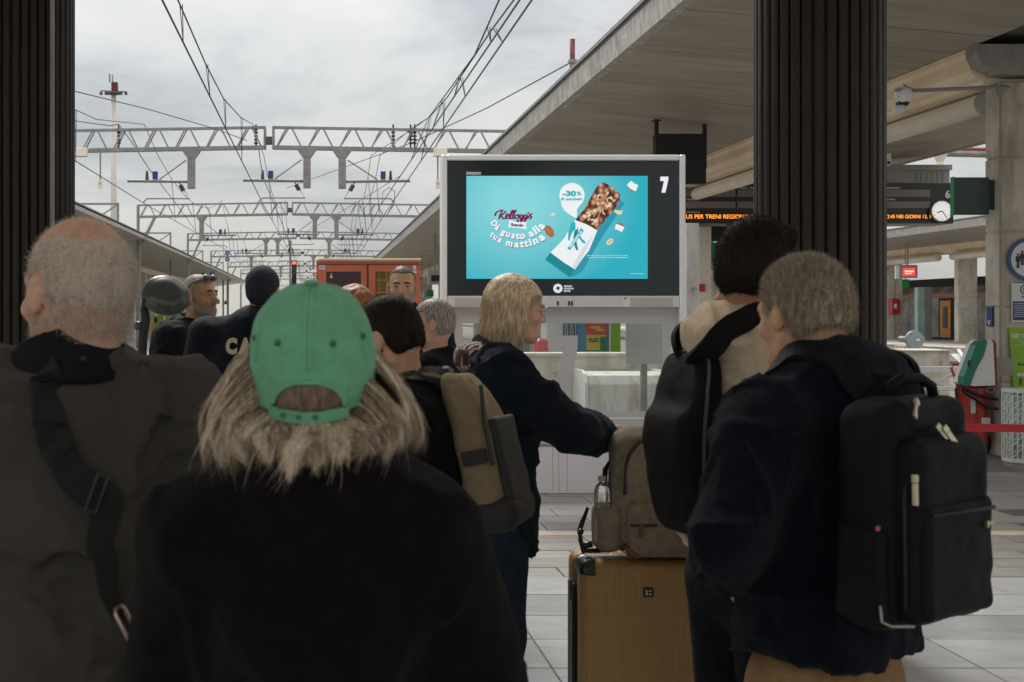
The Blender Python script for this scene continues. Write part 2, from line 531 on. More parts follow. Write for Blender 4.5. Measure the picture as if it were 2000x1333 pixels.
def strands(roots, dirs, lens, width, segs=3, droop=0.3, jitter=0.3, seed=0, curl=0.0):
    """Tapered ribbons from root points; returns vertices and quads/tris arrays."""
    r = np.random.default_rng(seed); n = len(roots)
    d = dirs + r.normal(0, jitter, (n, 3)); d /= np.linalg.norm(d, axis=1, keepdims=True)
    side = np.cross(d, r.normal(0, 1, (n, 3))); side /= np.linalg.norm(side, axis=1, keepdims=True) + 1e-9
    pts = [roots]; p = roots.copy()
    for k in range(segs):
        p = p + d * (lens / segs)[:, None]
        d = d + np.array([0, 0, -droop]) + r.normal(0, curl, (n, 3)); d /= np.linalg.norm(d, axis=1, keepdims=True)
        pts.append(p)
    V, Q = [], []
    for k, p in enumerate(pts):
        w = width * (1 - k / (segs + 0.3)) / 2
        V.append(p - side * w); V.append(p + side * w)
    V = np.concatenate(V); i = np.arange(n)
    for k in range(segs):
        Q.append(np.stack([i + 2 * k * n, i + (2 * k + 1) * n, i + (2 * k + 3) * n, i + (2 * k + 2) * n], 1))
    return V.astype(np.float32), np.concatenate(Q)
# ------------------------------------------------------------------ materials of the setting
M_ballast = mat("ballast", (0.17, 0.145, 0.12), 0.95, var=0.45, vscale=9, bump=0.6, bscale=30)
M_slab = mat("slab", (0.42, 0.41, 0.39), 0.6, var=0.18, vscale=1.2, streak=((0.12, 0.11, 0.1), (0.6, 2.4, 1), 0.5), bump=0.12, bscale=25)
M_joint = mat("joint", (0.09, 0.085, 0.08), 0.9, var=0.3, vscale=6)
M_tile = mat("tile", (0.40, 0.405, 0.41), 0.22, var=0.10, vscale=1.4, streak=((0.20, 0.19, 0.18), (1.2, 4, 1), 0.55), obj_random=0.2, bump=0.03, bscale=6, coat=0.25)
M_paver = mat("paver", (0.25, 0.235, 0.22), 0.5, var=0.22, vscale=3, stretch=(0.6, 5, 1), obj_random=0.2, bump=0.3, bscale=45)
M_strip = mat("strip", (0.50, 0.40, 0.31), 0.6, var=0.2, vscale=9)
M_conc = mat("concrete", (0.56, 0.51, 0.43), 0.8, var=0.2, vscale=2.0, streak=((0.22, 0.185, 0.14), (3.5, 3.5, 0.7), 0.75), bump=0.25, bscale=35)
M_concw = mat("concrete_pale", (0.72, 0.67, 0.58), 0.8, var=0.14, vscale=1.5, streak=((0.26, 0.20, 0.14), (3.2, 3.2, 0.6), 0.8), bump=0.15, bscale=30)
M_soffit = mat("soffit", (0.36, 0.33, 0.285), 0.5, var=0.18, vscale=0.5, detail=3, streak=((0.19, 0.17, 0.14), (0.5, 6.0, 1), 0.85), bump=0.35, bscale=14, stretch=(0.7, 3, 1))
M_fascia = mat("fascia", (0.42, 0.41, 0.385), 0.7, var=0.3, vscale=7, stretch=(1, 1, 0.6), bump=0.4, bscale=40, streak=((0.2, 0.19, 0.18), (1, 9, 2), 0.6))
M_cream = mat("cream", (0.88, 0.74, 0.54), 0.5, var=0.1, vscale=1.2, streak=((0.60, 0.44, 0.28), (1.5, 0.6, 4), 0.45))
M_creamp = mat("cream_pale", (0.90, 0.84, 0.72), 0.45, var=0.06, vscale=2)
M_greytrim = mat("grey_trim", (0.30, 0.29, 0.27), 0.6, var=0.15, vscale=3)
M_roof = mat("roofing", (0.13, 0.13, 0.13), 0.8, var=0.2, vscale=2)
M_hall = mat("unseen_hall_ceiling", (0.62, 0.56, 0.47), 0.8, var=0.15, vscale=1)  # pale so the unseen roof bounces light onto the queue
M_darkcol = mat("dark_column", (0.021, 0.0138, 0.0088), 0.5, var=0.6, vscale=5, stretch=(1, 1, 0.15), bump=0.25, bscale=50, spec=0.3)
M_steel = mat("galvanised_steel", (0.27, 0.265, 0.26), 0.55, metal=0.2, var=0.18, vscale=5)
M_steeld = mat("rusty_steel", (0.17, 0.12, 0.10), 0.7, var=0.3, vscale=6)
M_wire = mat("wire", (0.045, 0.045, 0.05), 0.5, metal=0.3)
M_ins = mat("insulator", (0.06, 0.045, 0.05), 0.4)
M_blue = mat("blue_weight", (0.015, 0.05, 0.22), 0.5, var=0.15)
M_white = mat("white_paint", (0.72, 0.72, 0.72), 0.4, var=0.05, vscale=3)
M_whited = mat("white_paint_dirty", (0.68, 0.67, 0.64), 0.5, var=0.08, vscale=3, streak=((0.32, 0.22, 0.14), (5, 5, 1.2), 0.8))
M_black = mat("black_paint", (0.012, 0.013, 0.015), 0.35)
M_blackm = mat("black_matt", (0.02, 0.02, 0.022), 0.7)
M_red = mat("red_paint", (0.50, 0.03, 0.025), 0.32, var=0.12, vscale=6, coat=0.3)
M_green = mat("green_sign", (0.01, 0.24, 0.07), 0.45)
M_lime = mat("lime_sign", (0.25, 0.50, 0.015), 0.45, var=0.06, vscale=5)
M_navy = mat("navy_sign", (0.02, 0.055, 0.20), 0.4)
M_paper = mat("paper", (0.72, 0.74, 0.75), 0.5)
M_grey = mat("grey_box", (0.30, 0.30, 0.28), 0.5, var=0.06)
M_yellow = mat("yellow", (0.65, 0.42, 0.01), 0.5)
M_brass = mat("zip_metal", (0.55, 0.50, 0.38), 0.3, metal=0.9)

# ------------------------------------------------------------------ ground
struct("ground", MB().box(-600, 600, -60, 1500, -1.0, -0.72), M_ballast)
fl = struct("floor", MB().box(-16, 16, -14, 13.2, -0.7, -0.010), M_joint)
k = 0
tile_me = None
def slab_piece(name, x0, x1, y0, y1, m, cache={}):
    key = (round(x1 - x0, 3), round(y1 - y0, 3), name)
    if key not in cache:
        w, d = (x1 - x0) / 2, (y1 - y0) / 2
        b = 0.003
        mb = MB().add([(-w, -d, -0.012), (w, -d, -0.012), (w, d, -0.012), (-w, d, -0.012), (-w + b, -d + b, 0), (w - b, -d + b, 0), (w - b, d - b, 0), (-w + b, d - b, 0)],
                      [(4, 5, 6, 7), (0, 1, 5, 4), (1, 2, 6, 5), (2, 3, 7, 6), (3, 0, 4, 7)])
        cache[key] = mb.mesh(name); cache[key].materials.append(m)
    o = bpy.data.objects.new(name, cache[key]); C.objects.link(o); o.parent = fl
    o.location = ((x0 + x1) / 2, (y0 + y1) / 2, random.uniform(-0.001, 0.0015))
    o.rotation_euler = (random.uniform(-0.0012, 0.0012), random.uniform(-0.0012, 0.0012), 0)
rows = [3.90, 4.42, 4.94, 5.44, 5.96, 6.49, 7.00, 7.52, 8.02]
for r_ in range(len(rows) - 1):
    off = [0.1, 0.1, 0.6, 0.1, 0.1, 0.1, 0.6, 0.1][r_ % 8]
    for q in range(-2, 6):
        if off + q > 5.2: continue
        slab_piece("tile", off + q + 0.003, off + q + 0.997, rows[r_] + 0.003, rows[r_ + 1] - 0.003, M_tile)
y_ = 8.02; r_ = 0
while y_ < 13.1:
    if abs(y_ - 9.56) < 0.1:
        struct("guide_strip", MB().box(-6, 9, y_ + 0.003, y_ + 0.2, -0.012, 0.001), M_strip, parent=fl); y_ += 0.2; continue
    h_ = 0.30 if y_ < 9.4 else 0.36
    w_ = 0.62 if y_ < 10.6 else 0.9
    q = -0.3 - (r_ % 3) * w_ / 3
    while q < (2.9 if 10.6 < y_ else 5.3):
        slab_piece("paver", q + 0.003, q + w_ - 0.003, y_ + 0.003, y_ + h_ - 0.003, M_paver); q += w_
    if y_ > 10.6:
        q = 5.4
        while q < 8.3:
            slab_piece("paver", q + 0.003, q + w_ - 0.003, y_ + 0.003, y_ + h_ - 0.003, M_paver); q += w_
    y_ += h_; r_ += 1
for nm, a in (("floor_tiling", (-15.9, -1.91, -13.9, 13.1)), ("floor_tiling", (6.2, 15.9, -13.9, 10.5)), ("floor_tiling", (-1.9, 5.7, -13.9, 3.88)), ("floor_tiling", (-1.9, -0.95, 8.05, 13.1)), ("floor_tiling", (3.85, 5.35, 10.7, 13.1)), ("floor_tiling", (8.6, 15.9, 10.7, 13.1))):
    struct(nm, MB().box(a[0], a[1], a[2], a[3], -0.012, -0.002), M_slab, parent=fl)

def platform(name, x0, x1, y0, y1, edge_left, edge_right):
    p = struct(name, MB().box(x0, x1, y0, y1, -0.7, 0.0), M_slab)
    for s_, x_ in ((1, x0), (-1, x1)):
        if (s_ == 1 and edge_left) or (s_ == -1 and edge_right):
            a, b = sorted((x_ - 0.03 * s_, x_ + 0.4 * s_))
            struct("platform_edge", MB().box(a, b, y0, y1, -0.05, 0.004), M_concw, parent=p)
            a, b = sorted((x_ + 0.55 * s_, x_ + 0.75 * s_))
            struct("safety_line", MB().box(a, b, y0, y1, -0.02, 0.005), M_strip, parent=p)
    return p
platform("platform_left", -15.5, -6.4, 13.3, 190, False, True)
platform("platform_right", 3.75, 9.3, 14.9, 190, True, True)
platform("platform_far", 31.5, 40.0, 40, 190, True, False)
for i, xc in enumerate((-4.7, -1.4, 2.1, 11.4, 28.5)):
    mb = MB()
    for s_ in (-0.72, 0.72): mb.box(xc + s_ - 0.035, xc + s_ + 0.035, 16, 300, -0.71, -0.56)
    struct("rail_track", mb, M_steeld)

# unseen roof added over the camera to darken the queue, resting on the columns
T_ = T("unseen_hall_roof", "unseen flat hall roof slab added to shade the waiting queue", "roof", (0, 0, 6))
T_.o["kind"] = "structure"; del T_.o["category"]
T_.part("roof_slab", MB().box(-16, 16, -4.5, 6.9, 5.9, 6.3), M_hall)
for xx in (-5.35, 6.2): pass

# ------------------------------------------------------------------ fluted dark columns
def fluted(label, xc, yc, r, n, trim=False):
    t = T("fluted_column", label, "column", (xc, yc, 0))
    t.part("core", MB().tube([(xc, yc, 0), (xc, yc, 5.9)], r * 0.93, 48), M_darkcol, smooth=True)
    w = math.pi / n * r * 0.86
    prof = [(-w, -0.012), (-w * 0.93, 0.010), (-w * 0.6, 0.017), (0, 0.0185), (w * 0.6, 0.017), (w * 0.93, 0.010), (w, -0.012)]
    me = MB().prism_z([(x, y + r * 0.95) for x, y in prof][::-1], 0.0, 5.9).mesh("flute")
    me.materials.append(M_darkcol)
    for k in range(n):
        o = bpy.data.objects.new("flute", me); C.objects.link(o); o.parent = t.o
        o.rotation_euler = (0, 0, 2 * math.pi * k / n)
    if trim:
        xt = xc + 0.2375; yt = yc - 0.203
        t.part("trim_strip", MB().tube([(xt, yt, 0), (xt, yt, 5.9)], 0.012, 8), M_steel)
    return t
fluted("dark fluted column rising behind the two men with backpacks", 2.476, 6.3, 0.302, 34)
fluted("dark fluted column beside the bald man at the picture edge, thin metal strip down its face", -1.494, 6.3, 0.30, 44, trim=True)

# ------------------------------------------------------------------ platform canopies, built as structures with parts
def canopy(name, label, prof_l, y0, y1, xb0, xb1, zb0, zb1, px0, px1, pys, pgroup, plabel, first_skip=0, joints=True, yb=0):
    t = T(name, label, "canopy", ((xb0 + xb1) / 2, y0, 0))
    (oxt, ozt), (oxb, ozb), (ix, iz), (jx, jz), (rxb, rzb), (rxt, rzt) = prof_l
    t.part("roof_slab", MB().prism_y([(oxt, ozt - 0.05), (ix, iz + 0.12), (jx, jz + 0.12), (rxt, rzt - 0.05), (rxt, rzt), (jx, jz + 0.75), (ix, iz + 0.75), (oxt, ozt)][::-1], y0, y1), M_roof)
    for a, b in (((oxb, ozb), (ix, iz)), ((jx, jz), (rxb, rzb))):
        L_ = 5.25
        yy = y0
        while yy < min(y1, 72):
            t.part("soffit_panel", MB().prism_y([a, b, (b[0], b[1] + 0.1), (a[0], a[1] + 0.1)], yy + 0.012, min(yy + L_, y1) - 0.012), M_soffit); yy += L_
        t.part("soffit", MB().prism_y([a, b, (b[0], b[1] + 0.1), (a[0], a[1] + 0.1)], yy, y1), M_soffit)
    s_ = 1 if oxb > oxt else -1
    for (tx, tz), (bx, bz) in (((oxt, ozt), (oxb, ozb)), ((rxt, rzt), (rxb, rzb))):
        sg = 1 if bx > tx else -1
        t.part("fascia", MB().prism_y([(bx - sg * 0.04, bz - 0.02), (bx + sg * 0.10, bz - 0.02), (tx + sg * 0.12, tz + 0.02), (tx, tz)], y0, y1), M_fascia)
        t.part("drip_edge", MB().prism_y([(tx - sg * 0.03, tz), (tx + sg * 0.14, tz + 0.02), (tx + sg * 0.14, tz + 0.055), (tx - sg * 0.03, tz + 0.05)], y0, y1), M_steel)
    # beam on the pillar line
    w = xb1 - xb0
    prof = [(xb0, zb1), (xb0, zb1 - 0.06), (xb0 + 0.05, zb1 - 0.10), (xb0 + 0.05, zb0 + 0.16), (xb0 + 0.12, zb0 + 0.08), (xb0 + 0.2, zb0 + 0.05), (xb0 + 0.22, zb0), (xb1 - 0.05, zb0), (xb1 - 0.05, zb1)]
    t.part("beam", MB().prism_y(prof, max(y0 + 0.2, yb), y1 - 0.2), M_cream)
    return t
RB0, RB1 = 7.56, 8.75
canopy("platform_canopy", "broad concrete platform canopy sloping overhead behind the display and the dark column",
       [(3.95, 5.39), (4.00, 5.05), (7.56, 4.73), (8.75, 4.73), (13.3, 5.05), (13.36, 5.39)], 9.0, 150, RB0, RB1, 4.32, 4.725, 7.87, 8.95, None, None, None, yb=14.9)
canopy("platform_canopy", "concrete canopy over the platform behind the officers and the bald man",
       [(-8.03, 5.35), (-8.07, 5.17), (-11.45, 4.73), (-12.3, 4.73), (-16.0, 5.1), (-16.05, 5.35)], 13, 146, -12.35, -11.4, 4.40, 4.725, -12.2, -11.5, None, None, None)
canopy("platform_canopy", "distant concrete canopy beyond the clock, over the train with the orange door",
       [(33.0, 6.47), (33.1, 6.05), (37.2, 5.74), (38.6, 5.74), (43, 6.1), (43.1, 6.4)], 38, 150, 37.2, 38.6, 5.25, 5.735, 0, 0, None, None, None)
# gutters and lamp tubes under the near beam
t = T("lamp_tube", "long pale tubular lamp housing slung under the beam beside the cctv cameras", "lamp housing", (8.03, 15, 4.1))
t.part("tube", MB().tube([(8.03, 15.35, 4.17), (8.03, 60, 4.17)], 0.125, 20), M_creamp, smooth=True)
t.part("end_cap", MB().tube([(8.03, 15.05, 4.17), (8.03, 15.35, 4.17)], 0.14, 20), M_grey)
t.part("hanger", MB().box(8.0, 8.06, 15.5, 60, 4.25, 4.36), M_greytrim)
t = T("lamp_tube", "pale tube lamp under the distant canopy above the red information screen", "lamp housing", (37.0, 80, 4.1))
for y0, y1 in ((66, 74.8), (76.5, 84), (86, 95)):
    t.part("tube", MB().tube([(37.2, y0, 5.0), (37.2, y1, 5.0)], 0.22, 12), M_creamp, smooth=True)

def pillar(label, x0, x1, y0, dy, ztop, group=None, mB=None, seams=5):
    t = T("concrete_pillar", label, "pillar", ((x0 + x1) / 2, y0 + dy / 2, 0), group)
    z = 0.0; hs = ztop / seams
    for k in range(seams):
        t.part("block", MB().box(x0, x1, y0, y0 + dy, z + 0.004, z + hs - 0.004, bev=0.015), mB or M_conc)
        z += hs
    t.part("core", MB().box(x0 + 0.02, x1 - 0.02, y0 + 0.02, y0 + dy - 0.02, 0, ztop), M_conc)
    return t
near_p = pillar("near concrete pillar carrying the lime sign, the blue notice and the round sign", 7.87, 8.95, 14.7, 0.36, 4.32)
near_p.part("bracket", MB().prism_y([(7.56, 4.73), (7.56, 4.62), (7.62, 4.50), (7.78, 4.43), (7.80, 4.40), (8.0, 4.38), (9.5, 4.38), (9.5, 4.73)][::-1], 14.62, 14.895), M_greytrim)
near_p.part("conduit", MB().tube([(7.84, 14.66, 0.3), (7.84, 14.66, 4.1), (7.80, 14.7, 4.3)], 0.016, 8), M_greytrim)
q = pillar("concrete pillar in the canopy row behind the display screens", 7.87, 8.75, 31.0, 0.45, 4.32, "right canopy pillars")
for k in range(1, 8):
    copy_tree(q.o, q.o.location + Vector((0, 16.3 * k, 0)))
t = T("slim_post", "slim cream post below the departure board between display and young man", "post", (X(1379, 28.5), 28.5, 0))
t.part("post", MB().box(X(1366, 28.5), X(1389, 28.5), 28.5, 28.8, 0, Z(430, 28.5), bev=0.01), M_creamp)
t.part("red_box", MB().box(X(1367, 28.4), X(1378, 28.4), 28.38, 28.49, Z(570, 28.4), Z(555, 28.4), bev=0.02), M_red)
t = T("dark_screen", "dark hanging screen between the slim post and the young man's hair", "screen", (X(1405, 30), 30, 4))
t.part("casing", MB().box(X(1390, 30), X(1423, 30), 30, 30.3, Z(471, 30), Z(441, 30)), M_black)
t.part("hanger", MB().box(X(1406, 30), X(1408, 30), 30.1, 30.15, Z(441, 30), 4.8), M_black)
q = pillar("pale concrete pillar in the row under the canopy behind the officers", -12.2, -11.5, 24.0, 0.6, 4.4, "left canopy pillars", M_concw, 3)
for k in range(1, 24):
    copy_tree(q.o, q.o.location + Vector((0, 5.2 * k, 0)))
q = pillar("distant concrete pillar with a red fire hose box on it", 37.4, 38.5, 84.0, 0.5, 5.25, None, M_concw, 4)
q = pillar("distant concrete pillar right of the orange train door, small white plate on it", 37.4, 38.5, 74.5, 0.5, 5.25, None, M_concw, 4)
q = pillar("far pillar of the distant platform canopy mostly hidden by nearer things", 37.4, 38.5, 94.0, 0.5, 5.25, "hidden far pillars", M_concw, 4)
for k in (1, 2, 3): copy_tree(q.o, q.o.location + Vector((0, 9.5 * k, 0)))
copy_tree(q.o, Vector((37.95, 65.2, 0)))

# back wall of the left platform building (pale, with openings) so the pillars have something behind them
t = T("station_building", "long pale station building wall behind the pillars of the officers' platform", "building", (-15.6, 13.5, 0))
t.part("wall", MB().box(-15.9, -15.5, 13.5, 150, 0, 5.0), mat("render_wall", (0.62, 0.58, 0.5), 0.8, var=0.08, vscale=0.5))
for k in range(24):
    y0 = 22 + k * 5.2
    w_ = t.part("window", MB().box(-15.5, -15.44, y0, y0 + 2.2, 1.0, 3.4), M_steel)
    t.part("pane", MB().box(-15.44, -15.42, y0 + 0.1, y0 + 2.1, 1.1, 3.3), mat("window_glass", (0.05, 0.06, 0.065), 0.12), parent=w_)

# ------------------------------------------------------------------ overhead line gantries
def gantry(y, label, xl, xc, xr, posts, zb=6.20, zt=6.80, camber=0.12, detail=True, leg=True):
    t = T("overhead_gantry", label, "gantry", (xc, y, 0))
    for s_, (xa, xb) in ((-1, (xl, xc - 0.12)), (1, (xc + 0.12, xr))):
        za = zb if s_ < 0 else zb + camber; zc = zb + camber if s_ < 0 else zb
        ta, tb = za + (zt - zb) - 0.02, zc + (zt - zb) - 0.02
        t.part("bottom_chord", MB().bar((xa, y, za), (xb, y, zc), 0.11, 0.16), M_steel)
        t.part("rear_chord", MB().bar((xa, y + 0.5, za + 0.06), (xb, y + 0.5, zc + 0.06), 0.08, 0.08), M_steeld)
        t.part("top_chord", MB().bar((xa, y + 0.1, ta), (xb, y + 0.1, tb), 0.075, 0.08), M_steel)
        n = max(3, round((xb - xa) / 0.92)); mb = MB(); st = (xb - xa) / n
        for k in range(n):
            x0 = xa + k * st; u0, u1, um = k / n, (k + 1) / n, (k + 0.5) / n
            zz = lambda u, a, b: a + (b - a) * u
            mb.bar((x0 + 0.08, y + 0.03, zz(u0, za, zc)), (x0 + st * 0.42, y + 0.08, zz(um, ta, tb)), 0.045, 0.03)
            mb.bar((x0 + st * 0.58, y + 0.08, zz(um, ta, tb)), (x0 + st - 0.08, y + 0.03, zz(u1, za, zc)), 0.045, 0.03)
            mb.bar((x0 + 0.05, y + 0.5, zz(u0, za, zc)), (x0 + st * 0.5, y + 0.08, zz(um, ta, tb)), 0.03, 0.03)
        t.part("lattice", mb, M_steel)
        xe = xb if s_ < 0 else xa
        t.part("end_plate", MB().box(xe - 0.03, xe + 0.03, y - 0.05, y + 0.5, zb + camber, zt + camber), M_steel)
    t.part("centre_joint", MB().box(xc - 0.14, xc + 0.14, y + 0.05, y + 0.35, zb + camber + 0.12, zb + camber + 0.32), M_steeld)
    if leg:
        for xe, s_ in ((xl, 1), (xr, -1)):
            t.part("end_post", MB().bar((xe, y, zt - 0.02), (xe, y, 4.9), 0.13, 0.13), M_steel)
            t.part("leg", MB().bar((xe + s_ * 0.8, y, zb), (xe + s_ * 0.15, y, 4.9), 0.13, 0.13), M_steel)
            t.part("column", MB().bar((xe, y, 4.9), (xe, y, -0.7), 0.2, 0.2), M_steel)
    for (px, side, ax) in posts:
        # drop post with a cantilever reaching to side (+1 right, -1 left)
        zc = zb + camber * (1 - abs(px - xc) / max(xc - xl, xr - xc))
        p = t.part("drop_post", MB().box(px - 0.105, px + 0.105, y - 0.1, y + 0.1, zc - 1.12, zc - 0.08).prism_y([(px - 0.26, zc - 0.06), (px + 0.26, zc - 0.06), (px + 0.12, zc - 0.26), (px - 0.12, zc - 0.26)][::-1], y - 0.11, y + 0.11), M_steel)
        L_ = abs(ax - px)
        e_ = px + side * (L_ + 0.55)
        a = t.part("cantilever", MB().tube([(px + side * 0.1, y, zc - 0.92), (e_, y, zc - 0.90)], 0.045, 8).tube([(px + side * 0.15, y, zc - 0.32), (px + side * (L_ * 0.72), y, zc - 0.86)], 0.02, 6)
                   .tube([(px + side * 0.35, y, zc - 0.95), (px + side * 0.05, y, zc - 1.40), (ax, y, zc - 1.40 if detail else zc - 1.40), (ax + side * 0.12, y, zc - 1.52)], 0.022, 6), M_steel)
        t.part("insulator", MB().tube([(ax, y, zc - 0.86), (ax, y, zc - 0.62)], 0.05, 8, r2=0.03), M_ins, parent=p)
        t.part("strut_insulator", MB().tube([(px + side * 0.31, y, zc - 1.02), (px + side * 0.22, y, zc - 1.18)], 0.06, 8), M_ins, parent=p)
        if detail:
            t.part("weight", MB().box(ax - side * 0.22 - 0.06, ax - side * 0.22 + 0.08, y - 0.06, y + 0.06, zc - 0.85, zc - 0.64), M_blue, parent=p)
    return t
GY = [36, 60.5, 82, 105, 128, 150]
gantry(36, "nearest steel overhead line gantry, heavy lattice beam above the tracks", -8.4, -1.32, 5.9, [(-3.50, -1, -4.75), (-0.25, -1, -1.5), (0.74, 1, 2.1)])
gantry(60.5, "second steel overhead line gantry, its free end above the canopy edge", -8.4, -1.23, 5.9, [(-5.40, 1, -4.3), (-0.05, -1, -1.3), (0.97, 1, 2.2)], zb=6.22)
gantry(82, "third overhead line gantry along the tracks, two drop posts left of its joint", -8.2, -1.14, 5.9, [(-3.2, -1, -4.7), (-2.45, 1, -1.5), (0.85, 1, 2.1)], zb=6.35)
gantry(105, "fourth overhead line gantry, thin in the distance", -8.6, -1.1, 5.9, [(-5.3, 1, -4.5), (-0.2, -1, -1.4), (0.9, 1, 2.1)], zb=6.3, detail=False)
gantry(128, "fifth overhead line gantry, small behind the dark haired officer", -8.8, -1.1, 5.9, [(-3.5, -1, -4.6), (0.7, 1, 2.1)], zb=6.3, detail=False)
gantry(150, "sixth overhead line gantry, tiny above the cap", -8.8, -1.1, 5.9, [(-5.2, 1, -4.6), (-0.2, -1, -1.4), (0.9, 1, 2.1)], zb=6.3, detail=False)
gantry(176, "farthest overhead line gantry in the cluster above the cap", -9, -1.1, 5.9, [(-3.3, -1, -4.6), (0.9, 1, 2.1)], zb=6.3, detail=False)
# neighbouring gantries whose ends show over the left canopy
for i, y in enumerate((59.5, 81, 104, 127)):
    t = T("overhead_gantry", ["end of a neighbouring gantry above the canopy beside the light mast", "end of the neighbouring gantry in line with the third one", "end of the neighbouring gantry in line with the fourth one", "end of the neighbouring gantry in line with the fifth one"][i], "gantry", (-14, y, 0))
    t.part("top_chord", MB().bar((-16, y, 6.75), (-9.2, y, 6.75), 0.09, 0.09), M_steel)
    t.part("bottom_chord", MB().bar((-16, y, 6.2), (-10.1, y, 6.2), 0.09, 0.09), M_steel)
    t.part("end_post", MB().bar((-9.2, y, 6.8), (-9.2, y, 4.9), 0.1, 0.1).bar((-10.0, y, 6.2), (-9.25, y, 6.7), 0.06, 0.06), M_steel)
    t.part("column", MB().bar((-9.2, y, 4.9), (-9.2, y, 0), 0.16, 0.16), M_steel)
# hanging warning plates and top insulators on the first gantry
for px, lb in ((196, "small warning plate hung on a rod under the nearest gantry, beside the left dark column"), (855, "small warning plate hung on a rod under the nearest gantry, beside the display frame")):
    x_ = X(px, 35.8)
    t = T("warning_plate", lb, "sign", (x_, 35.8, 4.9))
    t.part("rod", MB().box(x_ - 0.02, x_ + 0.02, 35.78, 35.82, Z(352, 35.8), 6.2), M_steel)
    t.part("plate", MB().box(x_ - 0.06, x_ + 0.06, 35.74, 35.8, Z(369, 35.8), Z(352, 35.8)), M_creamp)
    t.part("symbol", MB().flat([(x_ - 0.04, Z(361, 35.8)), (x_ + 0.04, Z(361, 35.8)), (x_, Z(355, 35.8))], 35.735, 0.004), M_yellow)
for px, w in ((157, 0.38), (860, 0.36)):
    x_ = X(px, 35.7); t = T("junction_box", "pale steel box clamped on the nearest gantry beam " + ("by the dark column" if px < 300 else "above the display corner"), "box", (x_, 35.7, 6))
    t.part("housing", MB().box(x_ - w / 2, x_ + w / 2, 35.6, 35.85, Z(306, 35.7), Z(290, 35.7), bev=0.01), M_creamp)
for px in (232, 500, 768, 802, 810):
    x_ = X(px, 36.2)
    t = T("line_insulator", {232: "ribbed insulator standing on the gantry beam near the light mast", 500: "ribbed insulator on the gantry beam left of its joint", 768: "first of the three ribbed insulators on the gantry beam over the third track", 802: "middle of the three ribbed insulators on the gantry beam over the third track", 810: "last of the three ribbed insulators, where the fan of wires lands"}[px], "insulator", (x_, 36.2, 6.3))
    mb = MB().tube([(x_, 36.2, 6.3), (x_, 36.2, 7.0)], 0.025, 8)
    for k in range(5): mb.tube([(x_, 36.2, 6.45 + k * 0.1), (x_, 36.2, 6.49 + k * 0.1)], 0.06, 8)
    t.part("insulator_stack", mb, M_ins)

# ------------------------------------------------------------------ wires
def wire(name, label, pts, r=0.012, droppers=None):
    t = T(name, label, "wire", pts[0])
    t.part("cable", MB().tube(pts, r, 5), M_wire)
    if droppers:
        for a, b in droppers:
            a, b = Vector(a), Vector(b)
            t.part("dropper", MB().tube([a, b], 0.005, 4).tube([a + Vector((0.03, 0, 0)), b], 0.005, 4), M_wire)
    return t
def sag(a, b, n, s_):
    a, b = Vector(a), Vector(b)
    return [a.lerp(b, k / n) - Vector((0, 0, 4 * s_ * (k / n) * (1 - k / n))) for k in range(n + 1)]
def run(xs, lab, zc=4.70, zm=7.0, near_m=None):
    ys = [7.0] + GY + [176]
    c_pts = [(xs[0], 7.0, zc)] + [(xs[min(i + 1, len(xs) - 1)], y, zc) for i, y in enumerate(GY + [176])]
    m_pts = []
    drops = []
    first = near_m or [(xs[0], 7.0, 5.3), (xs[0], 12.5, 5.13), (xs[0] - 0.05, 18, 5.16), (xs[0] - 0.1, 21, 5.2), (xs[0] - 0.2, 25.6, 5.57), (xs[1] - 0.3, 36.2, zm)]
    m_pts += first
    for i in range(len(GY)):
        y0, y1 = (GY + [176])[i], (GY + [176])[i + 1]
        xa, xb = xs[min(i + 1, len(xs) - 1)], xs[min(i + 2, len(xs) - 1)]
        s_ = sag((xa - 0.15, y0 + 0.2, zm), (xb - 0.15, y1, zm), 8, 1.15)
        m_pts += s_[1:] if i else s_[1:]
        for k in (2, 4, 6):
            p = s_[k]; u = (p.y - y0) / (y1 - y0)
            drops.append((p, (xa + (xb - xa) * u, p.y, zc)))
    wire("contact_wire", "contact wire " + lab, c_pts, 0.011)
    for a in (14.4, 18.0, 21.1, 25.6):
        # on the first span
        for k in range(len(first) - 1):
            if first[k][1] <= a <= first[k + 1][1]:
                u = (a - first[k][1]) / (first[k + 1][1] - first[k][1])
                p = Vector(first[k]).lerp(Vector(first[k + 1]), u)
                xc = xs[0] + (xs[1] - xs[0]) * (a - 7) / 29
                drops.append((p, (xc, a, zc)))
    wire("messenger_wire", "messenger wire with droppers " + lab, m_pts, 0.010, drops)
run([-1.5, -1.47, -1.3, -1.5, -1.4, -1.5, -1.4, -1.4], "over the middle track, crossing left of the gantry joint", near_m=[(-1.5, 7.0, 5.30), (-1.53, 14, 5.13), (-1.55, 18, 5.16), (-1.52, 21.1, 5.19), (-1.5, 25.6, 5.57), (-1.78, 36.2, 7.0)])
run([-4.9, -4.75, -4.3, -4.7, -4.5, -4.6, -4.6, -4.6], "over the track beside the officers' platform", near_m=[(-4.9, 7.0, 5.9), (-4.9, 14, 5.6), (-4.85, 21, 5.4), (-4.8, 28, 5.9), (-4.85, 36.2, 7.0)])
tp = lambda *a: tuple(P(*a))
run([2.10, 2.1, 2.2, 2.1, 2.1, 2.1, 2.1, 2.1], "over the track nearest the display, lowest of the fan", near_m=[(1.98, 7.0, 5.6), tp(1004, 0, 12.9), tp(958, 62, 14.6), tp(874, 190, 20), tp(840, 228, 25.5), tp(803, 252, 36.2)])
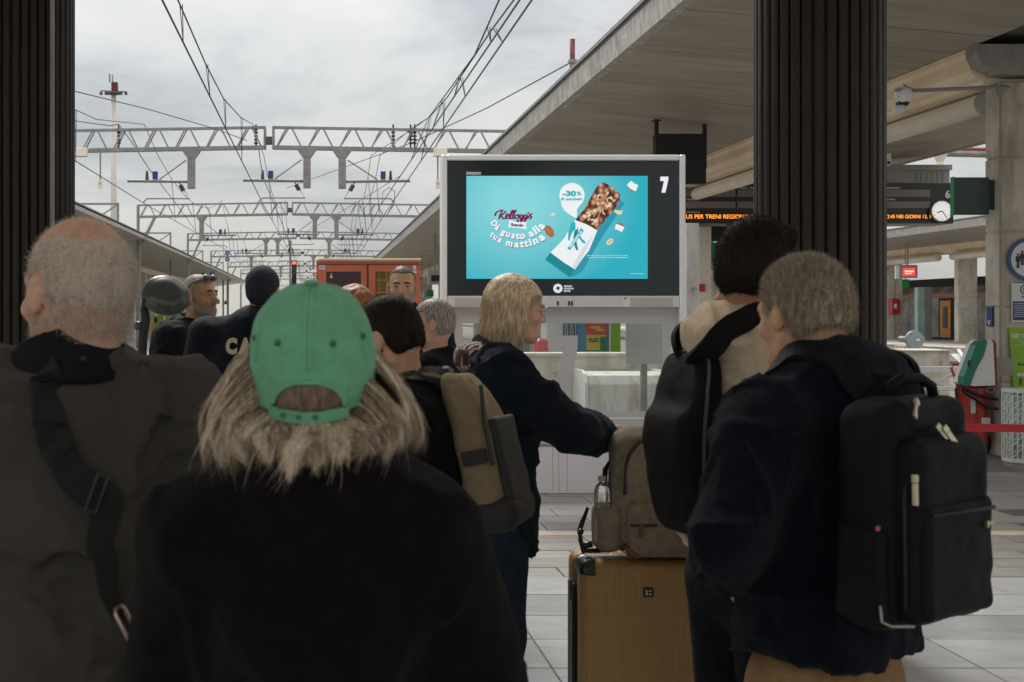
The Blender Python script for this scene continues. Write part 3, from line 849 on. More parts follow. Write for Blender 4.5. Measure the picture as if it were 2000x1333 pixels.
run([2.02, 1.82, 2.0, 1.9, 1.9, 1.9, 1.9, 1.9], "doubled beside it in the fan above the display", zc=4.70, near_m=[(1.80, 7.0, 5.5), tp(975, 0, 13), tp(955, 45, 14.2), tp(927, 108, 16), tp(878, 175, 19.5), tp(838, 229, 25), tp(810, 250, 36.2)])
wire("stay_wire", "thin stay wire slanting from the canopy mast down to the gantry", [tuple(P(1112, 124, 20.6)), tuple(P(950, 212, 27)), tuple(P(805, 279, 36)), tuple(P(560, 368, 60))], 0.012)
wire("stay_wire", "thin stay wire slanting down from behind the left dark column to the gantry", [tuple(P(90, 163, 22)), tuple(P(143, 178, 23)), tuple(P(290, 214, 28)), tuple(P(420, 252, 33)), tuple(P(482, 275, 36))], 0.011)
wire("cross_wire", "short sagging wire between insulators at the left end of the nearest gantry", [tuple(P(100, 225, 36)), tuple(P(155, 238, 36)), tuple(P(215, 246, 36.1)), tuple(P(232, 243, 36.2))], 0.012)
wire("cross_wire", "steep wire from the light-mast insulator down to the first cantilever", [tuple(P(235, 247, 36.2)), tuple(P(255, 275, 36.1)), tuple(P(291, 330, 36)), tuple(P(345, 400, 50)), tuple(P(385, 455, 64))], 0.012)
wire("cross_wire", "wire running from the middle drop post down the line", [tuple(P(505, 290, 36.2)), tuple(P(513, 345, 36.1)), tuple(P(548, 430, 52)), tuple(P(575, 500, 80))], 0.012)
wire("cross_wire", "loop of wire at the cantilever over the third track", [tuple(P(745, 400, 36)), tuple(P(748, 375, 36)), tuple(P(760, 366, 36)), tuple(P(771, 375, 36)), tuple(P(770, 395, 36)), tuple(P(760, 412, 38))], 0.010)
wire("cross_wire", "thin diagonal wire between the second and third gantries right of the joint", [tuple(P(780, 345, 40)), tuple(P(690, 400, 60)), tuple(P(600, 452, 82))], 0.012)

# ------------------------------------------------------------------ masts, signals
x_ = X(222, 70)
t = T("light_mast", "tall pale light mast with a red box and a ring of floodlights", "mast", (x_, 70, 0))
t.part("pole", MB().tube([(x_, 70, 0), (x_, 70, Z(185, 70))], 0.22, 12, r2=0.13), mat("mast_paint", (0.60, 0.56, 0.52), 0.5), smooth=True)
t.part("platform", MB().tube([(x_, 70, Z(184, 70)), (x_, 70, Z(180, 70))], 0.45, 16).bar((x_ - 0.72, 70, Z(178, 70)), (x_ + 0.72, 70, Z(180, 70)), 0.06, 0.06), M_steeld)
t.part("box", MB().box(x_ - 0.10, x_ + 0.22, 69.8, 70.2, Z(178, 70), Z(162, 70)), mat("mast_red", (0.12, 0.022, 0.018), 0.6))
t.part("antenna", MB().box(x_ - 0.25, x_ - 0.17, 69.9, 70, Z(161, 70), Z(145, 70)).box(x_ - 0.08, x_ - 0.02, 69.9, 70, Z(161, 70), Z(147, 70)), M_grey)
for k in range(6):
    xx = x_ - 0.68 + k * 0.272
    t.part("floodlight", MB().box(xx - 0.07, xx + 0.07, 69.85, 70.1, Z(185.5, 70), Z(181, 70)), M_ins)
x_ = X(1118, 20.5)
t = T("canopy_mast", "short rust-red steel post standing on the canopy edge", "post", (x_, 20.5, 5.3))
t.part("post", MB().tube([(x_, 20.5, 5.2), (x_, 20.5, Z(77, 20.5))], 0.042, 12), mat("rust_red", (0.16, 0.035, 0.045), 0.6, var=0.5, vscale=9), smooth=True)
t.part("collar", MB().box(x_ - 0.06, x_ + 0.06, 20.44, 20.56, Z(124, 20.5), Z(117, 20.5)).tube([(x_, 20.5, 5.2), (x_, 20.5, Z(117, 20.5))], 0.045, 12), M_steel)
xs_, ys_ = X(574, 95), 95
t = T("track_signal", "black railway signal showing a lit red lamp above the tracks", "signal", (xs_, ys_, 0))
t.part("post", MB().box(xs_ - 0.35, xs_ - 0.2, ys_, ys_ + 0.2, -0.7, Z(470, 95)), M_steel)
t.part("board", MB().box(xs_ - 0.16, xs_ + 0.2, ys_ - 0.1, ys_, Z(560, 95), Z(509, 95)), M_black)
t.part("lamp", MB().disc((xs_ + 0.03, ys_ - 0.13, Z(514, 95)), 0.12, t=0.03), emis("signal_red", (1.0, 0.10, 0.03), 2.5))
for k in (1, 2): t.part("lens", MB().disc((xs_ + 0.03, ys_ - 0.13, Z(514 + 10 * k, 95)), 0.11, t=0.03), M_ins)
for k, py in enumerate((495, 507)):
    xx = X(444, 80)
    t = T("round_sign", ["upper blue round track sign on the gantry rod", "lower blue round track sign on the gantry rod"][k], "sign", (xx, 80, Z(py, 80)))
    t.part("disc", MB().disc((xx, 80, Z(py, 80)), 0.15, t=0.03), M_blue)
    t.part("cross", MB().box(xx - 0.10, xx + 0.10, 79.985, 79.99, Z(py, 80) - 0.012, Z(py, 80) + 0.012).box(xx - 0.012, xx + 0.012, 79.98, 79.985, Z(py, 80) - 0.1, Z(py, 80) + 0.1), M_paper)
    if k == 0: t.part("rod", MB().box(xx - 0.27, xx - 0.24, 80.02, 80.05, Z(510, 80), Z(462, 80)), M_steel)

# ------------------------------------------------------------------ hung black sign box seen from behind
t = T("hanging_sign", "blank black sign box hung from the canopy on two rods behind the display", "sign", (6.1, 21.4, 4))
for px in (1282, 1376):
    x_ = X(px, 21.5)
    t.part("rod", MB().box(x_ - 0.03, x_ + 0.03, 21.47, 21.53, Z(330, 21.5), Z(231, 21.5)), M_black)
    t.part("mount", MB().box(x_ - 0.06, x_ + 0.06, 21.4, 21.6, Z(238, 21.5), 4.95), M_black)
t.part("sign_box", MB().box(X(1278, 21.5), X(1376, 21.5), 21.4, 21.6, Z(360, 21.5), Z(263, 21.5), bev=0.01), M_blackm)

# ------------------------------------------------------------------ departure board with clock
D = 27.0
bx0, bx1 = X(1330, D), X(1862, D)
t = T("departure_board", "wide black departure board with amber running text, hung under the canopy", "display board", ((bx0 + bx1) / 2, D, 4.3))
t.part("housing", MB().box(bx0, bx1, D, D + 0.9, Z(437, D), Z(358, D)), M_black)
t.part("ventilation_box", MB().box(bx0 + 0.05, X(1857, D), D + 0.05, D + 0.85, Z(358, D), Z(332, D)).box(bx0, X(1860, D), D, D + 0.9, Z(332, D), Z(322, D)), M_grey)
for px0, px1 in ((1414, 1466), (1790, 1852)):
    mb = MB()
    for a in range(6):
        for b in range(6):
            xx = X(px0 + (px1 - px0) * a / 6, D); zz = Z(336 + 3.2 * b, D)
            mb.box(xx, xx + 0.06, D + 0.035, D + 0.049, zz - 0.018, zz)
    t.part("ventilation_slots", mb, M_greytrim)
M_panel = mat("board_panel", (0.21, 0.18, 0.17), 0.5)
M_amber = emis("amber_led", (1.0, 0.32, 0.03), 1.3)
for a, b in ((1340, 1436), (1440, 1560), (1722, 1816)):
    for c, d in ((371, 385), (394, 407)):
        t.part("panel", MB().box(X(a, D), X(b, D), D - 0.012, D - 0.002, Z(d, D), Z(c, D)), M_panel)
for px, s_ in ((1355, "Destinazione"), (1458, "Binario  Ora"), (1742, "Destinazione")):
    write(t, "heading", s_, (X(px - 14, D), D - 0.006, Z(367, D)), 0.045, M_paper, bold=0.02, align='LEFT')
for px, s_ in ((1355, "Partenza"), (1742, "Partenza"), (1355, "")):
    if s_: write(t, "heading", s_, (X(px - 14, D), D - 0.006, Z(389.5, D)), 0.045, M_paper, bold=0.02, align='LEFT')
write(t, "heading", "Informazioni", (X(1341, D), D - 0.006, Z(414.5, D)), 0.04, M_paper, bold=0.02, align='LEFT')
t.part("ticker", MB().box(X(1336, D), X(1818, D), D - 0.012, D - 0.002, Z(430, D), Z(417.5, D)), M_blackm)
write(t, "running_text", "US PER TRENI REGIONALI NELLA FASCIA", (X(1339, D), D - 0.02, Z(423.6, D)), 0.088, M_amber, bold=0.0, align='LEFT', width=X(1545, D) - X(1339, D))
write(t, "running_text", "- 12:45 NEI GIORNI 13, 1", (X(1722, D), D - 0.02, Z(424, D)), 0.088, M_amber, bold=0.0, align='LEFT', width=X(1816, D) - X(1722, D))
write(t, "platform_number", "6", (X(1850, D), D - 0.02, Z(380, D)), 0.17, M_paper, bold=0.03)
cx, cz = X(1835, D), Z(413.5, D)
ck = T("station_clock", "round white station clock at the corner of the departure board", "clock", (cx, D - 0.1, cz))
ck.part("rim", MB().tube([(cx, D - 0.10, cz), (cx, D - 0.01, cz)], 0.222, 40), M_grey)
ck.part("dial", MB().disc((cx, D - 0.112, cz), 0.205, t=0.01, n=40), mat("dial", (0.8, 0.78, 0.72), 0.4, emit=0.55))
mb = MB()
for k in range(12):
    a = math.pi * k / 6
    mb.bar((cx + 0.165 * math.sin(a), D - 0.115, cz + 0.165 * math.cos(a)), (cx + 0.192 * math.sin(a), D - 0.115, cz + 0.192 * math.cos(a)), 0.012, 0.003)
ck.part("hour_marks", mb, M_black)
for L_, a, w in ((0.11, R(252), 0.022), (0.165, R(145), 0.016)):
    ck.part("hand", MB().bar((cx, D - 0.118, cz), (cx + L_ * math.sin(a), D - 0.118, cz + L_ * math.cos(a)), w, 0.003), M_black)

# ------------------------------------------------------------------ near pillar fittings
d = 14.68
x_, z_ = X(2008, d), Z(507, d)
t = T("round_sign", "round blue-rimmed sign with two standing figures on the near pillar", "sign", (x_, d, z_))
t.part("plate", MB().disc((x_, d - 0.012, z_), 0.235, t=0.01, n=48), M_paper)
t.part("rim", MB().ring((x_, z_), 0.205, 0.245, d - 0.018, 0.016, 48), mat("rim_blue", (0.03, 0.10, 0.24), 0.4))
for px, hh in ((1987, 0.15), (1995.5, 0.15)):
    xf = X(px, d); zf = z_ - 0.08 + (0.03 if px > 1990 else -0.0)
    t.part("figure", MB().disc((xf, d - 0.016, zf + 0.135), 0.014, t=0.003, n=12).box(xf - 0.017, xf + 0.017, d - 0.016, d - 0.013, zf + 0.05, zf + 0.118).box(xf - 0.026, xf - 0.019, d - 0.016, d - 0.013, zf + 0.055, zf + 0.115)
           .box(xf + 0.019, xf + 0.026, d - 0.016, d - 0.013, zf + 0.055, zf + 0.115).box(xf - 0.015, xf - 0.002, d - 0.0155, d - 0.013, zf - 0.02, zf + 0.05).box(xf + 0.002, xf + 0.015, d - 0.0155, d - 0.013, zf - 0.02, zf + 0.05), M_black)
t = T("notice_board", "blue and white notice titled Avviso on the near pillar", "notice", (X(2003, d), d, Z(590, d)))
xa, xb = X(1975, d), X(2032, d)
t.part("plate", MB().box(xa, xb, d - 0.012, d, Z(630, d), Z(550, d), bev=0.003), M_paper)
t.part("blue_panel", MB().box(xa + 0.012, xb - 0.012, d - 0.016, d - 0.0125, Z(626, d), Z(589, d)), M_navy)
t.part("blue_bar", MB().box(xa + 0.012, xb - 0.012, d - 0.016, d - 0.0125, Z(553.5, d), Z(551.5, d)), M_navy)
t.part("emblem", MB().ring((X(2001, d), Z(566, d)), 0.045, 0.055, d - 0.017, 0.004, 32).disc((X(2002, d), d - 0.016, Z(566, d)), 0.028, t=0.003, rz=0.018), M_black)
write(t, "title", "Avviso", (X(2001, d), d - 0.016, Z(580, d)), 0.026, M_black, bold=0.03)
for k in range(7):
    t.part("text_line", MB().box(X(1979.5, d), X(1996 + 3 * (k % 3), d) + 0.15, d - 0.0185, d - 0.0165, Z(594 + 4.2 * k, d), Z(593 + 4.2 * k, d)), M_paper)
t = T("lime_sign", "lime green sign reading GETTA with small icons, on the near pillar above the basket", "sign", (X(2000, d), d, Z(700, d)))
t.part("plate", MB().flat([(X(1981, d), Z(790, d)), (X(2060, d), Z(790, d)), (X(2060, d), Z(641, d)), (X(1972, d), Z(641, d)), (X(1970, d), Z(644, d))], d - 0.012, 0.01), M_lime)
write(t, "lettering", "GETTA", (X(1974.5, d), d - 0.016, Z(656.5, d)), 0.048, M_paper, bold=0.05, align='LEFT')
write(t, "lettering", "NEGLI", (X(1988, d), d - 0.016, Z(665, d)), 0.014, M_paper, align='LEFT')
write(t, "lettering", "VERDI", (X(1990, d), d - 0.016, Z(669.5, d)), 0.017, M_paper, bold=0.03, align='LEFT')
write(t, "lettering", "I CONTENITORI", (X(1981, d), d - 0.016, Z(674.5, d)), 0.016, M_paper, align='LEFT')
M_dg = mat("icon_green", (0.03, 0.10, 0.01), 0.5)
t.part("icon", MB().flat([(X(1986, d), Z(714, d)), (X(1998, d), Z(714, d)), (X(2000, d), Z(709, d)), (X(1993, d), Z(712, d)), (X(1989, d), Z(708, d))], d - 0.016, 0.003), M_dg)
t.part("icon", MB().box(X(1985, d), X(1999, d), d - 0.016, d - 0.013, Z(735, d), Z(729, d)), M_paper)
t.part("icon", MB().disc((X(1992, d), d - 0.016, Z(742, d)), 0.018, t=0.003).box(X(1990, d), X(1994, d), d - 0.0165, d - 0.013, Z(752, d), Z(744, d)), M_dg)
dl = 14.9
t = T("small_plate", "small dark blue arrow plate on the lit side of the near pillar", "sign", (7.86, dl, Z(625, 14.9)))
t.part("plate", MB().box(7.845, 7.868, 14.85, 14.98, Z(638, 14.9), Z(600, 14.9)), M_navy)
t.part("arrow", MB().box(7.840, 7.8445, 14.90, 14.93, Z(634, 14.9), Z(626, 14.9)).box(7.840, 7.8445, 14.88, 14.95, Z(628.5, 14.9), Z(626.5, 14.9)), M_paper)
# defibrillator cabinet: rounded wedge on a red back plate
t = T("defibrillator_cabinet", "white and green defibrillator cabinet on a dark red plate, fixed to the pillar side", "cabinet", (7.6, 14.6, 1.0))
zt, zb = Z(664, 14.4), Z(752, 14.4)
def cab(y0, y1, inset, mat_, nm):
    pr = [(X(1938, 14.4) - 0.03, zb + inset), (X(1934, 14.4) - 0.03, zt - 0.03 - inset), (X(1925, 14.4), zt - inset), (X(1914, 14.4) + inset, zt - 0.01 - inset), (X(1906, 14.4) + inset, zt - 0.07), (X(1885, 14.4) + inset, zb + 0.10), (X(1880, 14.4) + inset, zb + 0.02 + inset), (X(1884, 14.4) + inset, zb - 0.0 + inset), (X(1892, 14.4), zb - 0.01 + inset)]
    t.part(nm, MB().prism_y(pr, y0, y1), mat_)
cab(14.28, 14.62, 0.0, M_white, "body")
M_teal = mat("aed_green", (0.0, 0.17, 0.11), 0.35)
t.part("door_stripe", MB().prism_y([(X(1924, 14.3), zt + 0.004), (X(1913, 14.3), zt - 0.008), (X(1903, 14.3), zt - 0.06), (X(1880, 14.3), zb + 0.10), (X(1879, 14.3), zb + 0.02), (X(1885, 14.3), zb - 0.004), (X(1892, 14.3), zb - 0.005), (X(1902, 14.3), zb + 0.16), (X(1919, 14.3), zb + 0.34), (X(1925, 14.3), zt - 0.03)], 14.265, 14.4), M_teal)
t.part("back_plate", MB().prism_y([(X(1944, 14.4) - 0.03, zb - 0.0), (X(1942, 14.4) - 0.03, zt - 0.04), (X(1932, 14.4) - 0.0, zt + 0.0), (X(1932, 14.4), zb - 0.02), (X(1895, 14.4), zb - 0.035), (X(1936, 14.4), zb - 0.04)][::-1], 14.30, 14.64), mat("dark_red", (0.22, 0.02, 0.02), 0.4))
t.part("window", MB().box(X(1889, 14.27), X(1895, 14.27), 14.255, 14.264, Z(716, 14.3), Z(704, 14.3)), M_black)
t.part("bracket", MB().box(7.60, 7.88, 14.45, 14.62, zb + 0.1, zb + 0.3), M_greytrim)
t.part("pull_ring", MB().tube([(X(1925 + 8 * math.cos(a), 14.4), 14.3, zb - 0.05 + 0.035 * math.sin(a)) for a in [k * math.pi / 6 for k in range(13)]], 0.006, 6), M_steel)
# wheeled extinguisher
xc, yc = 7.66, 14.95
t = T("extinguisher_trolley", "large red wheeled fire extinguisher with a coiled black hose beside the pillar", "fire extinguisher", (xc, yc, 0))
t.part("cylinder", MB().tube([(xc, yc, 0.12), (xc, yc, 0.18), (xc, yc, 0.84), (xc, yc, 0.92)], 0.172, 24).sphere((xc, yc, 0.90), 0.172, 24, 12, (1, 1, 0.6)), M_red, smooth=True)
t.part("label", MB().box(xc - 0.10, xc - 0.05, yc - 0.185, yc - 0.176, 0.50, 0.66), M_paper)
t.part("label", MB().box(xc + 0.02, xc + 0.12, yc - 0.185, yc - 0.176, 0.30, 0.45), M_paper)
t.part("handle_frame", MB().tube([(xc - 0.16, yc - 0.05, 0.1), (xc - 0.2, yc - 0.08, 0.8), (xc - 0.29, yc - 0.1, 1.02), (xc - 0.26, yc - 0.1, 1.06), (xc + 0.06, yc - 0.1, 1.06)], 0.016, 8), M_red, smooth=True)
t.part("hose", MB().tube([(xc - 0.23 + 0.42 * u, yc - 0.22, 0.80 - 0.24 * u ** 0.5 + 0.02 * math.sin(6 * u)) for u in [k / 12 for k in range(13)]], 0.018, 8).tube([(xc - 0.25 + 0.44 * u, yc - 0.2, 0.86 - 0.20 * u ** 0.5) for u in [k / 12 for k in range(13)]], 0.018, 8).tube([(xc - 0.25, yc - 0.2, 0.86), (xc - 0.28, yc - 0.2, 0.78), (xc - 0.27, yc - 0.2, 0.62), (xc - 0.24, yc - 0.2, 0.5)], 0.02, 8), M_black, smooth=True)
for s_ in (-0.2, 0.2): t.part("wheel", MB().disc((xc + s_ - 0.02, yc + 0.1, 0.13), 0.13, axis='x', t=0.04), M_blackm)
# litter basket
bx, by, br = 7.73, 13.85, 0.27
t = T("litter_basket", "white lattice litter basket with a pale green liner by the pillar", "bin", (bx, by, 0))
oct_ = [(bx + br * math.cos(math.pi * (k + .5) / 4), by + br * math.sin(math.pi * (k + .5) / 4)) for k in range(8)]
t.part("liner", MB().tube([(bx, by, 0.06), (bx, by, 0.80)], br * 0.86, 20), mat("liner", (0.32, 0.55, 0.42), 0.4, var=0.1), smooth=True)
t.part("foot", MB().prism_z([(bx + (x - bx) * 0.95, by + (y - by) * 0.95) for x, y in oct_], 0.0, 0.05), M_greytrim)
t.part("rim", MB().prism_z([(bx + (x - bx) * 1.04, by + (y - by) * 1.04) for x, y in oct_], 0.80, 0.835), M_white)
t.part("base_band", MB().prism_z([(bx + (x - bx) * 1.02, by + (y - by) * 1.02) for x, y in oct_], 0.05, 0.09), M_white)
mb = MB()
for k in range(8):
    a, b = Vector((*oct_[k], 0)), Vector((*oct_[(k + 1) % 8], 0))
    for j in range(4):
        p = a.lerp(b, j / 4); q_ = a.lerp(b, (j + 1) / 4)
        mb.bar((p.x, p.y, 0.08), (p.x, p.y, 0.81), 0.012, 0.012)
        for i in range(11):
            z0 = 0.09 + i * 0.065
            mb.bar((p.x, p.y, z0), (q_.x, q_.y, z0 + (0.03 if (j + i) % 2 else 0.065)), 0.009, 0.009)
t.part("lattice", mb, M_white, kind="stuff")
t = T("grey_roller", "short grey ribbed drum lying on the floor by the basket", "drum", (7.35, 14.35, 0.1))
t.part("drum", MB().tube([(7.17, 14.35, 0.13), (7.34, 14.35, 0.13)], 0.13, 20), M_grey)
for k in range(3): t.part("band", MB().tube([(7.19 + k * 0.05, 14.35, 0.13), (7.21 + k * 0.05, 14.35, 0.13)], 0.137, 20), M_greytrim)
# belt barrier
M_belt = mat("belt_red", (0.45, 0.01, 0.02), 0.5)
t = T("belt_barrier", "red belt barrier stretched past the pillar at knee height of the view", "barrier", (3.5, 8.0, 0))
for xx in (3.45, 5.6):
    t.part("post", MB().tube([(xx, 8, 0.02), (xx, 8, 0.98)], 0.03, 16).tube([(xx, 8, 0), (xx, 8, 0.03)], 0.17, 24), M_black, smooth=False)
t.part("belt", MB().add([(3.48, 8, 0.925), (5.58, 7.99, 0.885), (5.58, 8.0, 0.935), (3.48, 8, 0.975), (3.48, 8.003, 0.925), (5.58, 8.003, 0.885), (5.58, 8.003, 0.935), (3.48, 8.003, 0.975)], [(0, 1, 2, 3), (7, 6, 5, 4)]), M_belt)

# ------------------------------------------------------------------ cameras and hanging sign near the pillar
cx, cy, cz = X(1767, 14), 14.0, Z(187, 14)
t = T("dome_camera", "white dome surveillance camera on a long arm from the pillar", "camera", (cx, cy, cz))
t.part("arm", MB().tube([(7.9, 14.6, Z(170, 14.6)), (X(1783, 14.05), 14.05, Z(176, 14))], 0.022, 10), M_grey, smooth=True)
t.part("bracket", MB().tube([(X(1783, 14), 14.03, Z(176, 14)), (X(1765, 14), 14.0, Z(166, 14))], 0.025, 10, r2=0.01).box(cx - 0.09, cx + 0.03, cy - 0.05, cy + 0.05, Z(178, 14), Z(173, 14)), M_greytrim)
t.part("housing", MB().sphere((cx, cy, cz), 0.085, 20, 12, (1, 1, 1.15)), M_white, smooth=True)
t.part("lens_dome", MB().sphere((cx, cy - 0.01, cz - 0.075), 0.045, 16, 10), M_black, smooth=True)
t.part("side_box", MB().box(cx - 0.11, cx - 0.06, cy - 0.04, cy + 0.03, cz - 0.03, cz + 0.04, bev=0.008), M_white)
cx, cz = X(1755, 14), Z(214, 14)
t = T("bullet_camera", "small white bullet camera under the dome camera", "camera", (cx, 14.05, cz))
t.part("housing", MB().tube([(cx + 0.05, 14.0, cz + 0.02), (cx - 0.06, 13.95, cz - 0.02)], 0.042, 14), M_white, smooth=True)
t.part("hood", MB().box(cx - 0.005, cx + 0.035, 13.98, 14.06, cz + 0.03, cz + 0.085), M_black)
t.part("arm", MB().tube([(cx + 0.03, 14.05, cz + 0.07), (X(1767, 14), 14.06, Z(187, 14))], 0.012, 8), M_grey)
cx, cz = X(1728, 26.5), Z(312, 26.5)
t = T("bullet_camera", "small beige camera looking down above the departure board", "camera", (cx, 26.5, cz))
t.part("housing", MB().box(cx - 0.07, cx + 0.05, 26.3, 26.6, cz - 0.14, cz + 0.2, bev=0.02), M_creamp)
t.part("lens", MB().box(cx - 0.035, cx + 0.02, 26.285, 26.3, cz - 0.12, cz - 0.06), M_black)
t = T("flag_sign", "blank dark green flag sign fixed to the near pillar beside the clock", "sign", (7.5, 14.4, 3))
t.part("plate", MB().box(X(1861, 14.85), X(1931, 14.85), 14.83, 14.89, Z(420, 14.85), Z(347, 14.85), bev=0.008), mat("dark_green_panel", (0.025, 0.055, 0.045), 0.35, var=0.2, vscale=3))
t.part("edge_strip", MB().box(X(1860, 14.85), X(1862, 14.85), 14.82, 14.90, Z(421, 14.85), Z(346, 14.85)), M_green)
t.part("bracket", MB().box(X(1931, 14.85), 7.868, 14.84, 14.88, Z(410, 14.85), Z(352, 14.85)), MATS["dark_green_panel"])

# ------------------------------------------------------------------ far platform: train, boards, buffers
M_train = mat("train_side", (0.30, 0.29, 0.27), 0.5, var=0.5, vscale=0.9, detail=8, streak=((0.10, 0.12, 0.12), (1.5, 1.5, 1.5), 0.7))
t = T("parked_train", "grey graffiti-covered train with an orange door at the distant platform", "train", (42.5, 100, 0))
t.part("body", MB().prism_y([(41.0, -0.3), (44, -0.3), (44, 3.0), (43.6, 3.5), (41.5, 3.5), (41.05, 3.0)], 66, 140), M_train)
t.part("roof_equipment", MB().prism_y([(41.6, 3.5), (43.4, 3.5), (43.2, 4.0), (41.9, 4.0)], 66, 140).box(41.3, 41.8, 66, 140, 3.45, 3.9), M_blackm)
t.part("orange_band", MB().box(40.97, 40.995, 66, 140, 2.72, 2.92), mat("orange_band", (0.50, 0.22, 0.08), 0.5))
t.part("skirt", MB().box(40.9, 41.05, 66, 140, -0.6, 0.1), M_blackm)
for y0, y1 in ((82.6, 84.0),):
    t.part("door_recess", MB().box(40.955, 40.99, y0 - 0.5, y1 + 0.2, 0.05, 2.65), M_blackm)
    dd = t.part("door", MB().box(40.90, 40.95, y0 - 0.1, y1 - 0.1, 0.1, 2.5), mat("orange_door", (0.72, 0.28, 0.02), 0.4))
    t.part("window", MB().box(40.87, 40.895, y0 + 0.3, y0 + 0.85, 0.7, 2.1), M_black, parent=dd)
for y0 in (91.0, 93.6, 96.5, 100, 72.0, 69.0, 75.6, 104, 108):
    w_ = t.part("window", MB().box(40.95, 40.99, y0, y0 + 1.5, 1.1, 2.4, bev=0.01), M_black)
    t.part("pane", MB().box(40.93, 40.948, y0 + 0.12, y0 + 1.38, 1.2, 2.3), mat("train_glass", (0.14, 0.12, 0.10), 0.15, var=0.7, vscale=1.5), parent=w_)
# advertising totem on far platform
t = T("advert_totem", "tall grey totem with a teal poster on the distant platform", "totem", (38.6, 80, 0))
t.part("housing", MB().box(X(1806, 80), X(1819, 80), 79.9, 81.0, 0, Z(561, 80)), M_grey)
t.part("poster", MB().box(X(1792, 80), X(1806, 80) - 0.01, 79.95, 80.4, Z(655, 80), Z(562, 80)), mat("teal_poster", (0.16, 0.50, 0.42), 0.4, var=0.4, vscale=0.6, col2=(0.6, 0.65, 0.6)))
t = T("hose_box", "red fire hose box on the distant pillar", "fire box", (37.6, 83.5, 2))
t.part("box", MB().box(X(1741, 83.5), X(1758, 83.5), 83.4, 83.95, Z(614, 83.5), Z(584, 83.5), bev=0.04), M_red)
t.part("symbol", MB().box(X(1747, 83.3), X(1753, 83.3), 83.38, 83.395, Z(603, 83.5), Z(594, 83.5)), M_paper)
t.part("pipe", MB().tube([(X(1748, 83.8), 83.85, 0), (X(1748, 83.8), 83.85, 5.2)], 0.05, 8), M_greytrim)
t = T("wall_plate", "small white plate on the distant pillar right of the orange door", "sign", (37.9, 74.4, 1.6))
t.part("plate", MB().box(X(1869, 74.4), X(1892, 74.4), 74.4, 74.45, Z(602, 74.4), Z(593, 74.4)), M_paper)
t = T("information_screen", "grey information screen showing a red panel under the distant canopy", "screen", (34.8, 75, 4.2))
t.part("casing", MB().box(X(1758, 75), X(1792, 75), 75, 75.3, Z(543, 75), Z(518, 75)), M_grey)
t.part("screen", MB().box(X(1763, 75), X(1787, 75), 74.97, 74.99, Z(539, 75), Z(524, 75)), emis("red_screen", (0.85, 0.05, 0.04), 0.9))
t.part("text_line", MB().box(X(1767, 75), X(1784, 75), 74.955, 74.965, Z(532, 75), Z(529, 75)).box(X(1767, 75), X(1780, 75), 74.955, 74.965, Z(535.5, 75), Z(534, 75)), emis("pink_text", (1, 0.5, 0.48), 1.0))
t.part("side", MB().box(X(1751, 75), X(1758, 75) - 0.01, 75.05, 75.25, Z(545, 75), Z(519, 75)), M_paper)
t.part("hanger", MB().box(X(1774, 75), X(1776, 75), 75.1, 75.2, Z(518, 75), 5.8), M_steel)
for (a, b, c, e_, dd, lb, px_l) in ((1762, 1776, 546, 563, 76, "green sign below the red information screen", 0), (1720, 1729, 545, 562, 76, "green sign half hidden by the dark column near the hose box", 0), (1383, 1402, 474, 512, 32, "green hanging sign beside the young man's hair", 0),
                               (420, 429, 585, 594, 110, "green sign among the pillars right of the bearded officer", 0), (438, 447, 588, 595, 140, "smaller green sign next along the pillars past the bearded officer", 0), (833, 847, 567, 580, 75, "green square sign beside the blue platform sign", 0)):
    t = T("green_sign", lb, "sign", (X((a + b) / 2, dd), dd, Z(c, dd)))
    t.part("plate", MB().box(X(a, dd), X(b, dd), dd, dd + 0.08, Z(e_, dd), Z(c, dd)), M_green)
    t.part("hanger", MB().box(X((a + b) / 2, dd) - 0.02, X((a + b) / 2, dd) + 0.02, dd + 0.02, dd + 0.06, Z(c, dd), 4.75 if dd != 76 else 5.8), M_steel)
t = T("platform_sign", "blue platform sign with a white 7 between cabinet and display", "sign", (X(825, 74), 74, Z(576, 74)))
t.part("plate", MB().box(X(817, 74), X(831, 74), 74, 74.08, Z(582, 74), Z(570, 74)), M_navy)
t.part("field", MB().box(X(820, 74), X(829, 74), 73.985, 73.995, Z(581, 74), Z(571, 74)), M_paper)
write(t, "numeral", "7", (X(824.5, 74), 73.97, Z(576, 74)), 0.2, M_navy, bold=0.03)
t.part("hanger", MB().box(X(824, 74) - 0.02, X(824, 74) + 0.02, 74.02, 74.06, Z(570, 74), 4.75), M_steel)
t = T("hanging_monitor", "grey hanging monitor between the cabinet and the display frame", "monitor", (X(845, 50), 50, Z(540, 50)))
t.part("casing", MB().box(X(836, 50), X(872, 50), 50, 50.35, Z(556, 50), Z(528, 50)), M_grey)
t.part("screen", MB().box(X(842, 50), X(868, 50), 49.98, 49.995, Z(550, 50), Z(538, 50)), M_black)
t.part("hanger", MB().box(X(850, 50) - 0.03, X(850, 50) + 0.03, 50.1, 50.16, Z(528, 50), 4.8), M_steel)
